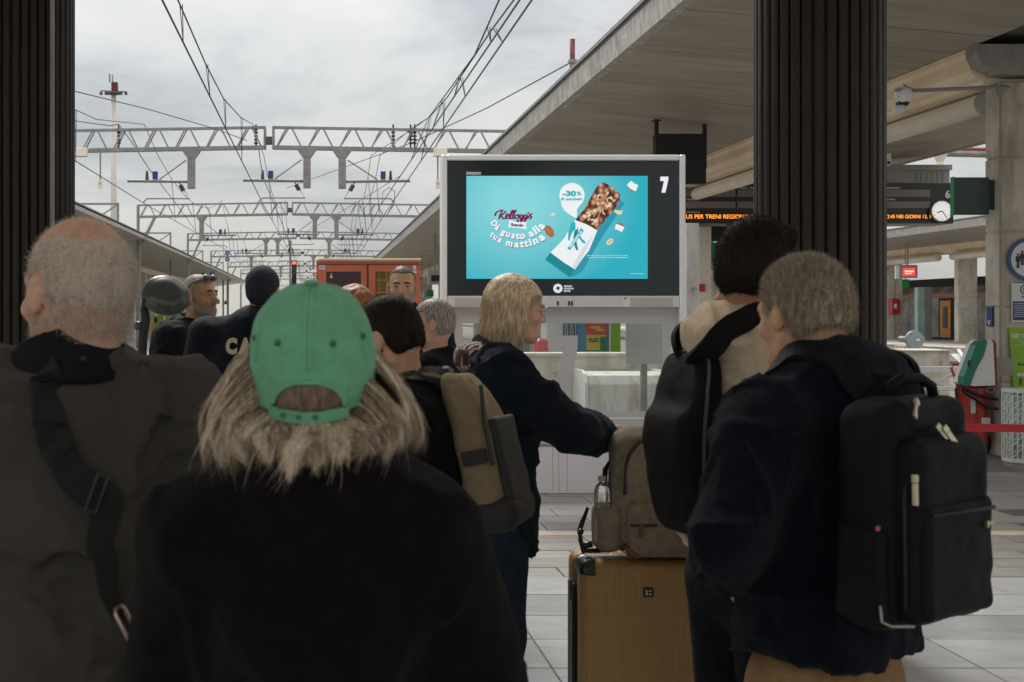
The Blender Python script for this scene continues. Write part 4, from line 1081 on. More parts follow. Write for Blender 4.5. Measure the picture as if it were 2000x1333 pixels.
# buffer stop
db = 36.0
x_, z_ = X(1788, db), Z(664, db)
t = T("buffer_stop", "grey round buffer head on a white block at the end of the track", "buffer", (x_, db, 0))
t.part("buffer_head", MB().tube([(x_, db, z_), (x_, db + 0.12, z_)], 0.255, 32), mat("buffer_grey", (0.28, 0.33, 0.35), 0.35, var=0.1))
t.part("spring_tube", MB().tube([(x_, db + 0.12, z_), (x_, db + 0.9, z_)], 0.09, 12), M_steel)
t.part("label", MB().box(x_ + 0.02, x_ + 0.12, db - 0.012, db - 0.002, z_ - 0.04, z_ + 0.03), M_paper)
t.part("seat", MB().box(X(1772, db), X(1806, db), db + 0.2, db + 0.8, Z(686, db), Z(676, db)).box(X(1772, db), X(1806, db), db + 0.2, db + 0.8, -0.7, Z(686, db) - 0.01), M_white)
d2 = 31
t = T("track_end_wall", "low grey concrete block wall at the end of the track under the buffer", "wall", (X(1800, d2), d2, 0))
t.part("block", MB().box(X(1700, d2), X(1854, d2), d2, d2 + 1.2, -0.72, Z(686, d2)), M_conc)
t.part("coping", MB().box(X(1698, d2), X(1856, d2), d2 - 0.05, d2 + 1.25, Z(686, d2), Z(684, d2)), M_concw)
t = T("white_barrier_frame", "white steel beams crossed over the pit at the track end beside the extinguisher", "barrier frame", (X(1830, 26), 26, 0))
d3 = 25.5
t.part("upper_beam", MB().box(X(1730, d3), X(1905, d3), d3, d3 + 0.15, Z(729, d3), Z(716, d3), bev=0.01), M_white)
t.part("lower_beam", MB().box(X(1745, d3), X(1905, d3), d3, d3 + 0.15, Z(764, d3), Z(755, d3), bev=0.01), M_white)
t.part("brace", MB().bar(P(1772, 730, d3 + 0.2), P(1865, 757, d3 + 0.2), 0.06, 0.05), M_white)
t.part("brace", MB().bar(P(1868, 729, d3 + 0.3), P(1815, 754, d3 + 0.3), 0.06, 0.05), M_white)
t.part("brace", MB().bar(P(1742, 700, d3 + 0.4), P(1757, 716, d3 + 0.1), 0.08, 0.05), M_white)
t.part("ramp", MB().add([P(1857, 692, 30), P(1890, 690, 30), P(1905, 716, 27), P(1882, 716, 27)], [(0, 1, 2, 3), (3, 2, 1, 0)]), M_white)
t.part("brace", MB().bar(P(1872, 684, 30), P(1890, 714, 27), 0.07, 0.05), M_white)
for px in (1740, 1893): t.part("post", MB().box(X(px, d3), X(px, d3) + 0.1, d3 + 0.15, d3 + 0.3, -0.72, Z(729, d3)), M_white)
t = T("cross_structure", "pale overhead pipe bridge glimpsed above the flag sign", "gantry", (17, 40, 5))
dp = 45
t.part("pipe", MB().tube([P(1850, 300, dp), P(2100, 306, dp)], 0.12, 10), M_steel)
t.part("red_pipe", MB().tube([P(1850, 291, dp), P(2100, 294, dp)], 0.06, 8), mat("red_pipe", (0.35, 0.07, 0.04), 0.6))
t.part("bowl", MB().tube([P(1836, 302, dp), P(1836, 316, dp)], 0.24, 16, r2=0.12), M_creamp)
t.part("mast", MB().tube([(P(1836, 316, dp).x, dp, P(1836, 316, dp).z), (P(1836, 316, dp).x, dp, P(1836, 400, dp).z)], 0.11, 12), M_creamp)
# bits at the far left platform
t = T("ticket_machine", "lime and yellow ticket machine under the canopy beyond the round mirror", "ticket machine", (X(311, 84), 84, 0))
t.part("case", MB().box(X(300, 84), X(320, 84), 84, 84.6, 0, Z(617, 84)), M_lime)
t.part("front_panel", MB().box(X(297, 84), X(306, 84), 83.9, 83.99, Z(655, 84), Z(632, 84)), M_yellow)
t.part("screen", MB().box(X(303, 84), X(307, 84), 83.88, 83.99, Z(630, 84), Z(621, 84)), M_black)
t = T("round_red_sign", "small round red sign beside the bearded officer's shoulder", "sign", (X(327, 70), 70, 1.6))
t.part("disc", MB().disc((X(327, 70), 70, Z(627, 70)), 0.13, t=0.03).box(X(327, 70) - 0.02, X(327, 70) + 0.02, 70.03, 70.06, 0, Z(627, 70)), M_red)

# crisp vending machines seen through the glass
dv = 33
t = T("vending_machine", "blue vending machine with a red and yellow snack poster, seen through the glass", "vending machine", (X(1163, dv), dv, 0))
t.part("case", MB().box(X(1128, dv), X(1188, dv), dv, dv + 0.9, 0, 1.95), mat("vend_blue", (0.10, 0.28, 0.50), 0.4))
t.part("poster", MB().box(X(1145, dv), X(1184, dv), dv - 0.02, dv - 0.005, Z(654, dv), Z(622, dv)), mat("poster_red", (0.70, 0.08, 0.03), 0.4))
t.part("crisp", MB().disc((X(1163, dv), dv - 0.03, Z(640, dv)), 0.14, t=0.006, rz=0.035).disc((X(1171, dv), dv - 0.035, Z(645, dv)), 0.12, t=0.006, rz=0.03), mat("crisp", (0.75, 0.50, 0.12), 0.5))
t.part("poster", MB().box(X(1145, dv), X(1184, dv), dv - 0.02, dv - 0.005, Z(684, dv), Z(654.5, dv)), mat("poster_yellow", (0.75, 0.55, 0.05), 0.4))
write(t, "lettering", "TUC", (X(1159, dv), dv - 0.028, Z(665, dv)), 0.11, M_navy, bold=0.06, rot=0.1)
t.part("label_panel", MB().box(X(1172, dv), X(1184, dv), dv - 0.03, dv - 0.022, Z(686, dv), Z(658, dv)), M_green)
t = T("vending_machine", "white and lime machine beside the blue vending machine", "vending machine", (X(1205, dv), dv, 0))
t.part("case", MB().box(X(1189, dv), X(1212, dv), dv, dv + 0.9, 0, 1.95), M_lime)
t.part("panel", MB().box(X(1189, dv), X(1193, dv), dv - 0.02, dv - 0.005, 0, 1.9), M_paper)
t = T("display_fridge", "white drinks fridge with blue uprights behind the glass", "fridge", (X(1110, dv), dv, 0))
t.part("case", MB().box(X(1068, dv), X(1126, dv), dv, dv + 0.9, 0, 1.95), M_white)
for k in range(6): t.part("door_bar", MB().box(X(1100 + 5 * k, dv), X(1102 + 5 * k, dv), dv - 0.03, dv - 0.005, 0.1, 1.85), mat("fridge_blue", (0.08, 0.25, 0.5), 0.4) if k % 2 else M_black)
t = T("red_stool", "rounded red seat back seen low behind the glass", "seat", (X(1058, 24), 24, 0))
t.part("seat", MB().box(X(1045, 24), X(1072, 24), 24, 24.3, 0.6, Z(662, 24), bev=0.05), mat("seat_red", (0.55, 0.12, 0.12), 0.4))
t.part("leg", MB().tube([(X(1058, 24), 24.1, 0), (X(1058, 24), 24.1, 0.6)], 0.04, 8), M_steel)

# track end wall behind the display
yw = 14.2
t = T("concrete_barrier", "stained concrete end wall behind the glass of the display", "wall", (2.5, yw, 0))
t.part("wall", MB().box(1.0, 4.05, yw, yw + 0.35, 0, Z(695, yw)), M_concw)
t.part("coping", MB().box(0.97, 4.08, yw - 0.03, yw + 0.38, Z(695, yw), Z(690, yw)), M_concw)
t.part("ledge", MB().box(2.6, 4.05, yw - 0.05, yw - 0.001, Z(727, yw) , Z(721, yw)), M_conc)
pr = [(13.55, 0.0), (14.14, 0.0), (14.14, 1.02), (13.75, 1.02), (13.62, 0.99), (13.56, 0.9)]
t = T("white_housing", "white curved-top metal housing in front of the concrete end wall", "housing", (3.3, 13.8, 0))
t.part("body", MB().prism_x(pr, X(1146, 13.6), X(1297, 13.6)), M_whited)
t.part("end_flange", MB().prism_x([(13.53, 0), (14.15, 0), (14.15, 1.045), (13.74, 1.045), (13.6, 1.01), (13.53, 0.92)], X(1140, 13.6), X(1146, 13.6) - 0.002), M_white)
t.part("end_flange", MB().prism_x([(13.53, 0), (14.15, 0), (14.15, 1.045), (13.74, 1.045), (13.6, 1.01), (13.53, 0.92)], X(1297, 13.6) + 0.002, X(1302, 13.6)), M_white)
d4 = 13.0
t = T("notice_plate", "blank grey square plate behind the glass, right of the snack poster", "plate", (X(1260, d4), d4, 1.3))
t.part("plate", MB().box(X(1223, d4), X(1298, d4), d4, d4 + 0.03, Z(712, d4), Z(632, d4)), mat("plate_grey", (0.42, 0.43, 0.41), 0.3, var=0.1, vscale=3))
t.part("post", MB().box(X(1260, d4) - 0.03, X(1260, d4) + 0.03, d4 + 0.03, d4 + 0.09, 0, Z(640, d4)), M_steel)
t = T("white_post", "scuffed white steel post standing beside the display frame", "post", (X(1351, 12.6), 12.6, 0))
t.part("post", MB().box(X(1338, 12.6), X(1362, 12.6), 12.55, 12.67, 0, Z(437, 12.6), bev=0.004), M_whited)
t.part("latch", MB().tube([(X(1352, 12.5), 12.54, Z(564, 12.5)), (X(1361, 12.5), 12.5, Z(564, 12.5))], 0.007, 8).tube([(X(1356, 12.5), 12.52, Z(560, 12.5)), (X(1356, 12.5), 12.52, Z(570, 12.5))], 0.005, 8), M_steel)
# ------------------------------------------------------------------ display stand
SD = 11.7
def SX(px): return X(px, SD)
def SZ(py): return Z(py, SD)
M_frame = mat("frame_white", (0.80, 0.82, 0.84), 0.3, var=0.03, metal=0.0, coat=0.2)
M_bar = mat("bar_grey", (0.66, 0.67, 0.68), 0.45, var=0.04)
M_film = mat("frosted_film", (0.50, 0.52, 0.52), 0.5, var=0.05, vscale=1.5)
M_glass = bpy.data.materials.new("clear_glass"); M_glass.use_nodes = True
_t = M_glass.node_tree; _b = _t.nodes["Principled BSDF"]; _t.nodes.remove(_b)
_g = _t.nodes.new("ShaderNodeBsdfGlossy"); _g.inputs["Roughness"].default_value = 0.03
_tr = _t.nodes.new("ShaderNodeBsdfTransparent"); _tr.inputs["Color"].default_value = (0.93, 0.96, 0.95, 1)
_fr = _t.nodes.new("ShaderNodeFresnel"); _fr.inputs["IOR"].default_value = 1.3
_mx = _t.nodes.new("ShaderNodeMixShader")
_t.links.new(_fr.outputs[0], _mx.inputs[0]); _t.links.new(_tr.outputs[0], _mx.inputs[1]); _t.links.new(_g.outputs[0], _mx.inputs[2])
_t.links.new(_mx.outputs[0], _t.nodes["Material Output"].inputs["Surface"])
st = T("display_stand", "tall white-framed advertising display with a bright turquoise screen and a glass base", "display", ((SX(862) + SX(1338)) / 2, SD, 0))
f0, f1, ft = SX(862), SX(1338), SZ(303)
fw = 0.052
st.part("frame_post", MB().box(f0, f0 + fw, SD - 0.02, SD + 0.16, 0, ft, bev=0.008), M_frame)
st.part("frame_post", MB().box(f1 - fw, f1, SD - 0.02, SD + 0.16, 0, ft, bev=0.008), M_frame)
st.part("frame_top", MB().box(f0 + fw + 0.001, f1 - fw - 0.001, SD - 0.02, SD + 0.16, ft - fw, ft, bev=0.008), M_frame)
M_bezel = mat("bezel", (0.005, 0.012, 0.018), 0.22, spec=0.6)
st.part("bezel", MB().box(f0 + fw + 0.002, f1 - fw - 0.002, SD + 0.005, SD + 0.12, SZ(578), ft - fw - 0.002), M_bezel)
st.part("rear_housing", MB().box(f0 + fw + 0.01, f1 - fw - 0.01, SD + 0.12, SD + 0.2, SZ(600), ft - fw - 0.01), M_blackm)
lb = st.part("lower_bar", MB().box(f0 + fw + 0.002, f1 - fw - 0.002, SD - 0.012, SD + 0.12, SZ(600.5), SZ(578.5), bev=0.004), M_bar)
for a, b in ((888, 955), (1231, 1313)):
    g = st.part("speaker_grille", MB().box(SX(a), SX(b), SD - 0.018, SD - 0.0125, SZ(597), SZ(582)), mat("grille", (0.50, 0.49, 0.44), 0.6), parent=lb)
    
for px in (1089, 1111, 1116.5):
    st.part("sensor", MB().box(SX(px) - 0.008, SX(px) + 0.008, SD - 0.017, SD - 0.013, SZ(597), SZ(588.5)), M_black, parent=lb)
st.part("sticker", MB().box(SX(1216), SX(1230.5), SD - 0.018, SD - 0.0125, SZ(600), SZ(580)), M_paper, parent=lb)
st.part("sticker_mark", MB().ring((SX(1220.5), SZ(583)), 0.005, 0.009, SD - 0.022, 0.003, 16), M_black, parent=lb)

# screen image: flat shapes that give off light, each a few millimetres in front of the one below
y0 = SD + 0.004
m_bg = bpy.data.materials.new("screen_turquoise"); m_bg.use_nodes = True
_t = m_bg.node_tree; _b = _t.nodes["Principled BSDF"]
_tc = _t.nodes.new("ShaderNodeTexCoord"); _mp = _t.nodes.new("ShaderNodeMapping")
_gr = _t.nodes.new("ShaderNodeTexGradient"); _gr.gradient_type = 'SPHERICAL'
_t.links.new(_tc.outputs["Object"], _mp.inputs["Vector"]); _t.links.new(_mp.outputs["Vector"], _gr.inputs["Vector"])
cxs = SX(1010) - st.loc.x; czs = SZ(400)
_mp.inputs["Scale"].default_value = (0.9, 0.0, 1.15); _mp.inputs["Location"].default_value = (-cxs * 0.9, 0, -czs * 1.15)
_rp = _t.nodes.new("ShaderNodeValToRGB")
_rp.color_ramp.elements[0].position = 0.0; _rp.color_ramp.elements[0].color = (0.012, 0.400, 0.500, 1)
_rp.color_ramp.elements[1].position = 0.85; _rp.color_ramp.elements[1].color = (0.230, 0.660, 0.700, 1)
_t.links.new(_gr.outputs["Fac"], _rp.inputs["Fac"]); _t.links.new(_rp.outputs["Color"], _b.inputs["Emission Color"])
_b.inputs["Emission Strength"].default_value = 0.60; _b.inputs["Base Color"].default_value = (0.01, 0.01, 0.01, 1); _b.inputs["Roughness"].default_value = 0.3
scr = st.part("screen", MB().box(SX(911), SX(1265), y0 - 0.004, y0 - 0.001, SZ(545), SZ(344)), m_bg)
def K(cx, cy): return (SX(850 + cx / 4), SZ(290 + cy / 4))
layer = [0]
def flat(name, pts, m, t=0.0):
    layer[0] += 1
    yy = y0 - 0.006 - layer[0] * 0.0006
    return st.part(name, MB().flat(pts, yy, 0.0005), m, parent=scr)
def Ly():
    layer[0] += 1
    return y0 - 0.006 - layer[0] * 0.0006
e_white = emis("e_white", (0.80, 0.84, 0.85), 0.62)
e_maroon = emis("e_maroon", (0.16, 0.012, 0.075), 0.62)
e_teal = emis("e_teal", (0.02, 0.40, 0.46), 0.62)
e_dteal = emis("e_dark_teal", (0.01, 0.20, 0.27), 0.62)
e_shadow = emis("e_shadow", (0.015, 0.28, 0.37), 0.62)
e_end = emis("e_wrapper_end", (0.0, 0.22, 0.27), 0.62)
e_lg = emis("e_light_grey", (0.62, 0.68, 0.72), 0.62)
# printed shadow of the bar in the advertisement picture
flat("bar_shadow", [K(1445, 400), K(1480, 430), K(1300, 700), K(1150, 960), K(1090, 1000), K(1040, 1008), K(1250, 660)], e_shadow)
m_bar = bpy.data.materials.new("granola"); m_bar.use_nodes = True
_t = m_bar.node_tree; _b = _t.nodes["Principled BSDF"]
_tc = _t.nodes.new("ShaderNodeTexCoord"); _v = _t.nodes.new("ShaderNodeTexVoronoi"); _v.inputs["Scale"].default_value = 21
_mp = _t.nodes.new("ShaderNodeMapping"); _mp.inputs["Scale"].default_value = (1, 1, 0.75); _mp.inputs["Rotation"].default_value = (0, R(35), 0)
_t.links.new(_tc.outputs["Object"], _mp.inputs["Vector"]); _t.links.new(_mp.outputs["Vector"], _v.inputs["Vector"])
_rp = _t.nodes.new("ShaderNodeValToRGB"); ce = _rp.color_ramp
ce.elements[0].position = 0.12; ce.elements[0].color = (0.66, 0.42, 0.25, 1); ce.elements[1].position = 0.62; ce.elements[1].color = (0.06, 0.018, 0.012, 1)
e_ = ce.elements.new(0.38); e_.color = (0.36, 0.15, 0.07, 1)
_t.links.new(_v.outputs["Distance"], _rp.inputs["Fac"]); _t.links.new(_rp.outputs["Color"], _b.inputs["Emission Color"])
_b.inputs["Emission Strength"].default_value = 0.60; _b.inputs["Base Color"].default_value = (0.01, 0.01, 0.01, 1)
flat("granola_bar", [K(1300, 265), K(1345, 280), K(1400, 318), K(1445, 360), K(1438, 420), K(1400, 475), K(1262, 640), K(1095, 560), K(1160, 480), K(1205, 400), K(1262, 300)], m_bar)
e_oat = emis("e_oat", (0.62, 0.42, 0.26), 0.62); e_nut = emis("e_nut", (0.42, 0.20, 0.09), 0.62); e_oat2 = emis("e_oat_pale", (0.75, 0.60, 0.42), 0.62)
rr = random.Random(3)
def ell_pts(cx, cy, a, b, th, n=14):
    return [K(cx + a * math.cos(2 * math.pi * k / n) * math.cos(th) - b * math.sin(2 * math.pi * k / n) * math.sin(th), cy + a * math.cos(2 * math.pi * k / n) * math.sin(th) + b * math.sin(2 * math.pi * k / n) * math.cos(th)) for k in range(n)]
for m_, cnt_ in ((e_nut, 22), (e_oat, 26), (e_oat2, 15)):
    mb = MB(); yy = Ly()
    for _ in range(cnt_):
        u, v = rr.uniform(0.10, 0.93), rr.uniform(0.08, 0.90)
        bx_ = 1110 + u * 195 + v * 140; by_ = 570 - u * 270 + v * 70
        mb.flat(ell_pts(bx_, by_, rr.uniform(11, 19), rr.uniform(6, 9), rr.uniform(0, 3.1)), yy - rr.uniform(0, 0.0003), 0.0002)
    st.part("oat_flakes", mb, m_, parent=scr, kind="stuff")
flat("wrapper", [K(1090, 560), K(1175, 592), K(1266, 642), K(1200, 800), K(1160, 850), K(1130, 890), K(1092, 948), K(1000, 890), K(900, 815), K(950, 765), K(1010, 700), K(1050, 630)], e_white)
flat("wrapper_fold", [K(1266, 642), K(1225, 700), K(1150, 850), K(1092, 948), K(1070, 930), K(1150, 780)], e_lg)
zz = [K(858 + (1045 - 858) * k / 20 + (4 if k % 2 else -4), 872 + (1006 - 872) * k / 20 + (-7 if k % 2 else 5)) for k in range(21)]
flat("wrapper_end", [K(900, 815), K(1000, 890), K(1092, 948)] + zz[::-1], e_end)
# big K on the wrapper
flat("wrapper_letter", [K(1095, 585), K(1080, 570), K(1060, 590), K(1040, 650), K(1035, 720), K(1048, 722), K(1060, 680), K(1075, 650), K(1095, 640)], e_teal)
flat("wrapper_letter", [K(1118, 620), K(1085, 650), K(1078, 700), K(1085, 760), K(1100, 795), K(1118, 798), K(1108, 760), K(1100, 712), K(1112, 668)], e_dteal)
flat("wrapper_letter", [K(1100, 690), K(1130, 712), K(1150, 740), K(1175, 745), K(1172, 730), K(1150, 712), K(1130, 682)], e_teal)
flat("wrapper_band", [K(1030, 783), K(1052, 797), K(1160, 645), K(1138, 622)], e_teal)
write(st, "wrapper_lettering", "GRANOLA", (K(1094, 711)[0], Ly(), K(1094, 711)[1]), 0.024, e_white, bold=0.03, rot=R(53), width=0.185, parent=scr)
# speech bubble
bub = [K(1067 + 98 * math.cos(a), 368 - 96 * math.sin(a)) for a in [R(-28) + k * R(236) / 30 for k in range(31)]]
bub += [K(985, 450), K(1010, 490), K(1050, 520), K(1100, 548), K(1108, 520), K(1105, 480), K(1125, 450), K(1145, 430)]
flat("speech_bubble", bub, e_white)
write(st, "bubble_lettering", "-30", (K(1045, 355)[0], Ly(), K(1045, 355)[1]), 0.054, e_teal, bold=0.06, width=0.125, parent=scr)
write(st, "bubble_lettering", "%", (K(1122, 355)[0], Ly(), K(1122, 355)[1]), 0.036, e_teal, bold=0.04, width=0.045, parent=scr)
write(st, "bubble_lettering", "di zuccheri", (K(1062, 397)[0], Ly(), K(1062, 397)[1]), 0.028, e_teal, bold=0.05, width=0.195, parent=scr)
# brand script
def script(strokes, m_, w, name, slant=0.0):
    mb = MB(); yy = Ly()
    for s_ in strokes:
        # smooth the polyline
        pts = [Vector(p) for p in s_]
        out = []
        for i in range(len(pts) - 1):
            p0, p1, p2, p3 = pts[max(i - 1, 0)], pts[i], pts[i + 1], pts[min(i + 2, len(pts) - 1)]
            for k in range(6):
                u = k / 6
                out.append(0.5 * ((2 * p1) + (p2 - p0) * u + (2 * p0 - 5 * p1 + 4 * p2 - p3) * u * u + (3 * p1 - 3 * p2 + p3 - p0) * u ** 3))
        out.append(pts[-1])
        L_, R__ = [], []
        for i, p in enumerate(out):
            d_ = (out[min(i + 1, len(out) - 1)] - out[max(i - 1, 0)]); d_ = d_.normalized() if d_.length > 0 else Vector((1, 0))
            nn = Vector((-d_.y, d_.x)); ww = w * (0.6 + 0.4 * abs(d_.y)) / 2
            L_.append(K(*(p + nn * ww))); R__.append(K(*(p - nn * ww)))
        for i in range(len(out) - 1):
            mb.add([(L_[i][0], yy, L_[i][1]), (L_[i + 1][0], yy, L_[i + 1][1]), (R__[i + 1][0], yy, R__[i + 1][1]), (R__[i][0], yy, R__[i][1])], [(0, 1, 2, 3)])
    return st.part(name, mb, m_, parent=scr)
kel = [[(465, 530), (475, 505), (500, 490), (535, 485)], [(524, 482), (508, 520), (496, 556)], [(552, 492), (530, 515), (505, 530), (500, 527)], [(510, 525), (522, 540), (530, 552), (545, 548), (556, 535)],
       [(548, 538), (568, 530), (572, 518), (560, 516), (550, 535), (556, 550), (572, 548), (586, 530)], [(580, 545), (598, 505), (606, 488), (598, 492), (584, 530), (586, 550), (598, 545)],
       [(602, 540), (618, 505), (628, 488), (620, 490), (606, 530), (608, 550), (622, 542)], [(640, 520), (624, 528), (624, 546), (638, 552), (650, 538), (642, 520), (658, 526)],
       [(682, 524), (668, 522), (660, 538), (668, 550), (682, 535), (686, 522), (678, 555), (664, 580), (646, 578), (640, 568), (660, 562), (686, 552)],
       [(714, 522), (700, 522), (692, 538), (700, 550), (714, 535), (718, 522), (708, 555), (694, 578), (676, 578), (670, 568), (692, 560), (718, 548)],
       [(728, 500), (724, 512)], [(716, 550), (730, 535), (744, 515), (738, 525), (750, 538), (744, 550), (730, 552)], [(744, 515), (762, 514)]]
script(kel, e_maroon, 15, "brand_script")
flat("snack_label", [K(575, 562), K(640, 578), K(713, 578), K(707, 600), K(713, 632), K(640, 622), K(568, 616), K(576, 588)], e_white)
write(st, "label_lettering", "Snacks", (K(640, 600)[0], Ly(), K(640, 600)[1]), 0.030, e_maroon, bold=0.06, rot=-0.07, width=0.120, parent=scr)
def arc_text(s_, cxk, cyk, rad, a0, a1, h0, h1):
    """Letters set one by one along a curve, growing from h0 to h1 (cap height, metres)."""
    ya, yb = Ly(), Ly()
    adv = {'i': .42, 'l': .42, 't': .55, ' ': .45, 'm': 1.15, 'D': .95, 'g': .8}
    ws = [adv.get(c, .78) * (1 + (h1 / h0 - 1) * i / len(s_)) for i, c in enumerate(s_)]
    tot = sum(ws); acc = 0
    for i, ch in enumerate(s_):
        u = (acc + ws[i] / 2) / tot; acc += ws[i]
        if ch == ' ': continue
        a = R(a0 + (a1 - a0) * u); h = h0 + (h1 - h0) * u
        x, z = K(cxk + rad * math.cos(a), cyk + rad * math.sin(a))
        rot = math.pi / 2 - a
        me = text_mesh(ch, 1.0, 0.045); n = len(me.vertices)
        co = np.empty(n * 3, np.float32); me.vertices.foreach_get("co", co); co = co.reshape(-1, 3)
        bx = co[:, 0] * h / .70; bz = (co[:, 1] + .05) * h / .70
        # align_y CENTER centres on the line, so the baseline is shared
        ca, sa = math.cos(rot), math.sin(rot)
        for nm, yy, dx, dz, mm in (("slogan_shadow", ya, .004, -.006, e_maroon), ("slogan_letter", yb, 0, 0, e_white)):
            out = np.stack([x + dx + bx * ca - bz * sa - st.loc.x, np.full(n, yy - st.loc.y), z + dz + bx * sa + bz * ca - st.loc.z], 1)
            m2 = me.copy(); m2.vertices.foreach_set("co", out.astype(np.float32).ravel()); m2.update()
            link(nm, m2, mm, scr)
arc_text("Dà gusto alla", 650, 450, 240, 149, 36, 0.050, 0.072)
arc_text("tua mattina", 650, 440, 315, 134, 50, 0.048, 0.074)
# almond, oats, coconut, cashew
e_alm = emis("e_almond", (0.38, 0.13, 0.045), 0.62)
flat("almond", ell_pts(889, 650, 52, 31, 1.0, 22), e_alm)
flat("almond_highlight", ell_pts(878, 640, 34, 5, 1.0, 14), e_nut)
flat("oat_flake", ell_pts(918, 518, 20, 12, -0.3), e_oat2)
flat("oat_flake", ell_pts(1361, 731, 32, 20, -0.7), e_oat2); flat("oat_flake", ell_pts(1361, 731, 24, 3, -0.7), e_nut)
flat("cashew", [K(1395, 480), K(1420, 485), K(1460, 488), K(1455, 515), K(1425, 520), K(1395, 500)], e_oat2)
flat("coconut_rind", [K(1492, 290), K(1520, 330), K(1560, 350), K(1562, 335), K(1530, 312), K(1498, 280)], e_alm)
flat("coconut_piece", [K(1527, 255), K(1550, 275), K(1582, 290), K(1562, 340), K(1520, 318), K(1492, 288)], e_white)
flat("coconut_rind", [K(1410, 583), K(1450, 585), K(1476, 612), K(1470, 622), K(1440, 600), K(1405, 595)], e_alm)
flat("coconut_piece", [K(1408, 592), K(1440, 602), K(1474, 618), K(1454, 656), K(1425, 640), K(1398, 632)], e_white)
write(st, "small_print", "*30% di zuccheri in meno rispetto alla media delle", (K(1340, 840)[0], Ly(), K(1340, 840)[1]), 0.011, e_white, bold=0.01, width=0.38, parent=scr)
write(st, "small_print", "barrette del mercato. Vedi specialkgranola.it", (K(1345, 855)[0], Ly(), K(1345, 855)[1]), 0.011, e_white, bold=0.01, width=0.37, parent=scr)
write(st, "small_print", "©2024 Kellogg's", (K(1572, 981)[0], Ly(), K(1572, 981)[1]), 0.011, e_white, width=0.13, parent=scr)
# writing on the bezel
write(st, "maker_name", "imecon", (K(301, 192)[0], SD - 0.0, K(301, 192)[1]), 0.034, emis("bezel_white", (0.72, 0.74, 0.78), 0.6), bold=-0.005, width=0.128)
e_bz = MATS["bezel_white"]
st.part("platform_numeral", MB().flat([K(1760, 222), K(1822, 222), K(1820, 250), K(1798, 347), K(1768, 347), K(1788, 256), K(1758, 256)], SD - 0.002, 0.004), emis("numeral_white", (0.85, 0.80, 0.90), 0.62))
st.part("round_logo", MB().disc((K(959, 1095)[0], SD - 0.0, K(959, 1095)[1]), 0.042, t=0.004), e_bz)
cx_, cz_ = K(959, 1093)
st.part("logo_square", MB().flat([(cx_ - 0.016, cz_ - 0.010), (cx_ + 0.009, cz_ - 0.018), (cx_ + 0.017, cz_ + 0.008), (cx_ - 0.008, cz_ + 0.017)], SD - 0.004, 0.003), M_bezel)
for k, s_ in enumerate(("GRANDI", "STAZIONI", "RETAIL")):
    write(st, "operator_name", s_, (K(1005, 0)[0], SD - 0.0, K(0, 1077 + 19 * k)[1]), 0.0155, e_bz, bold=0.04, align='LEFT')
# glass base with frosted film
g0, g1 = f0 + fw + 0.002, f1 - fw - 0.002
yf = SD + 0.06
zt_, zb_ = SZ(600.5), SZ(805)
st.part("glass_pane", MB().box(g0, g1, yf + 0.004, yf + 0.010, SZ(870), zt_), M_glass)
ax0, ax1 = SX(905), SX(1297)
def film(a, b, c, d_): return MB().box(a, b, yf - 0.001, yf + 0.003, d_, c)
st.part("frosted_film", film(g0, g1, zt_, SZ(632)).box(g0, ax0, yf - 0.001, yf + 0.003, zb_, SZ(632) - 0.0005).box(ax1, g1, yf - 0.001, yf + 0.003, zb_, SZ(632) - 0.0005).box(g0, g1, yf - 0.001, yf + 0.003, SZ(870), zb_ - 0.0005), M_film)
st.part("numeral_film", MB().flat([(SX(1072), SZ(656)), (SX(1131), SZ(656)), (SX(1131), SZ(680)), (SX(1113), SZ(782)), (SX(1082), SZ(782)), (SX(1103), SZ(680)), (SX(1072), SZ(680))], yf - 0.002, 0.004), M_film)
st.part("film_edge", MB().box(SX(1135), g1, yf - 0.003, yf - 0.0015, SZ(820), SZ(817)), M_frame)
M_low = mat("lower_panel", (0.70, 0.70, 0.74), 0.4, var=0.05, vscale=2)
for a, b in ((866, 1081), (1081.6, 1092), (1092.6, 1109), (1109.6, 1334)):
    st.part("base_panel", MB().box(SX(a) if a > 900 else g0, SX(b) if b < 1300 else g1, yf - 0.03, yf + 0.03, 0.004, SZ(875), bev=0.002), M_low)
st.part("base_rail", MB().box(g0, g1, yf - 0.02, yf + 0.04, SZ(875) + 0.002, SZ(869)), M_steel)

# ------------------------------------------------------------------ orange-red cabinet
cd = 9.8
M_cab = mat("cabinet_red", (0.62, 0.13, 0.05), 0.3, var=0.12, vscale=2.5, coat=0.4, stretch=(1, 1, 0.3))
M_cabt = mat("cabinet_top", (0.62, 0.42, 0.28), 0.5, var=0.15, vscale=4)
t = T("red_cabinet", "orange-red double door cabinet with glazed doors behind the officers", "cabinet", (X(720, cd), cd, 0))
c0, c1 = X(618, cd), X(822, cd); zc = Z(512, cd)
t.part("carcass", MB().box(c0, c1, cd + 0.04, cd + 0.5, 0, zc), M_cab)
t.part("top", MB().box(c0 - 0.002, c1 + 0.002, cd - 0.03, cd + 0.52, zc + 0.001, Z(505, cd), bev=0.01), M_cabt)
t.part("lintel", MB().box(c0, c1, cd, cd + 0.038, Z(516.5, cd), zc - 0.001), M_cab)
def cdoor(a, b, wa, wb, wt):
    d_ = t.part("door", MB().box(X(a, cd), X(wa, cd), cd - 0.01, cd + 0.03, 0.05, Z(518, cd)).box(X(wb, cd), X(b, cd), cd - 0.01, cd + 0.03, 0.05, Z(518, cd)).box(X(wa, cd) + 0.0005, X(wb, cd) - 0.0005, cd - 0.01, cd + 0.03, Z(wt, cd), Z(518, cd)).box(X(wa, cd) + 0.0005, X(wb, cd) - 0.0005, cd - 0.01, cd + 0.03, 0.05, 0.9), M_cab)
    return d_
d1_ = cdoor(619, 716, 637, 705, 531)
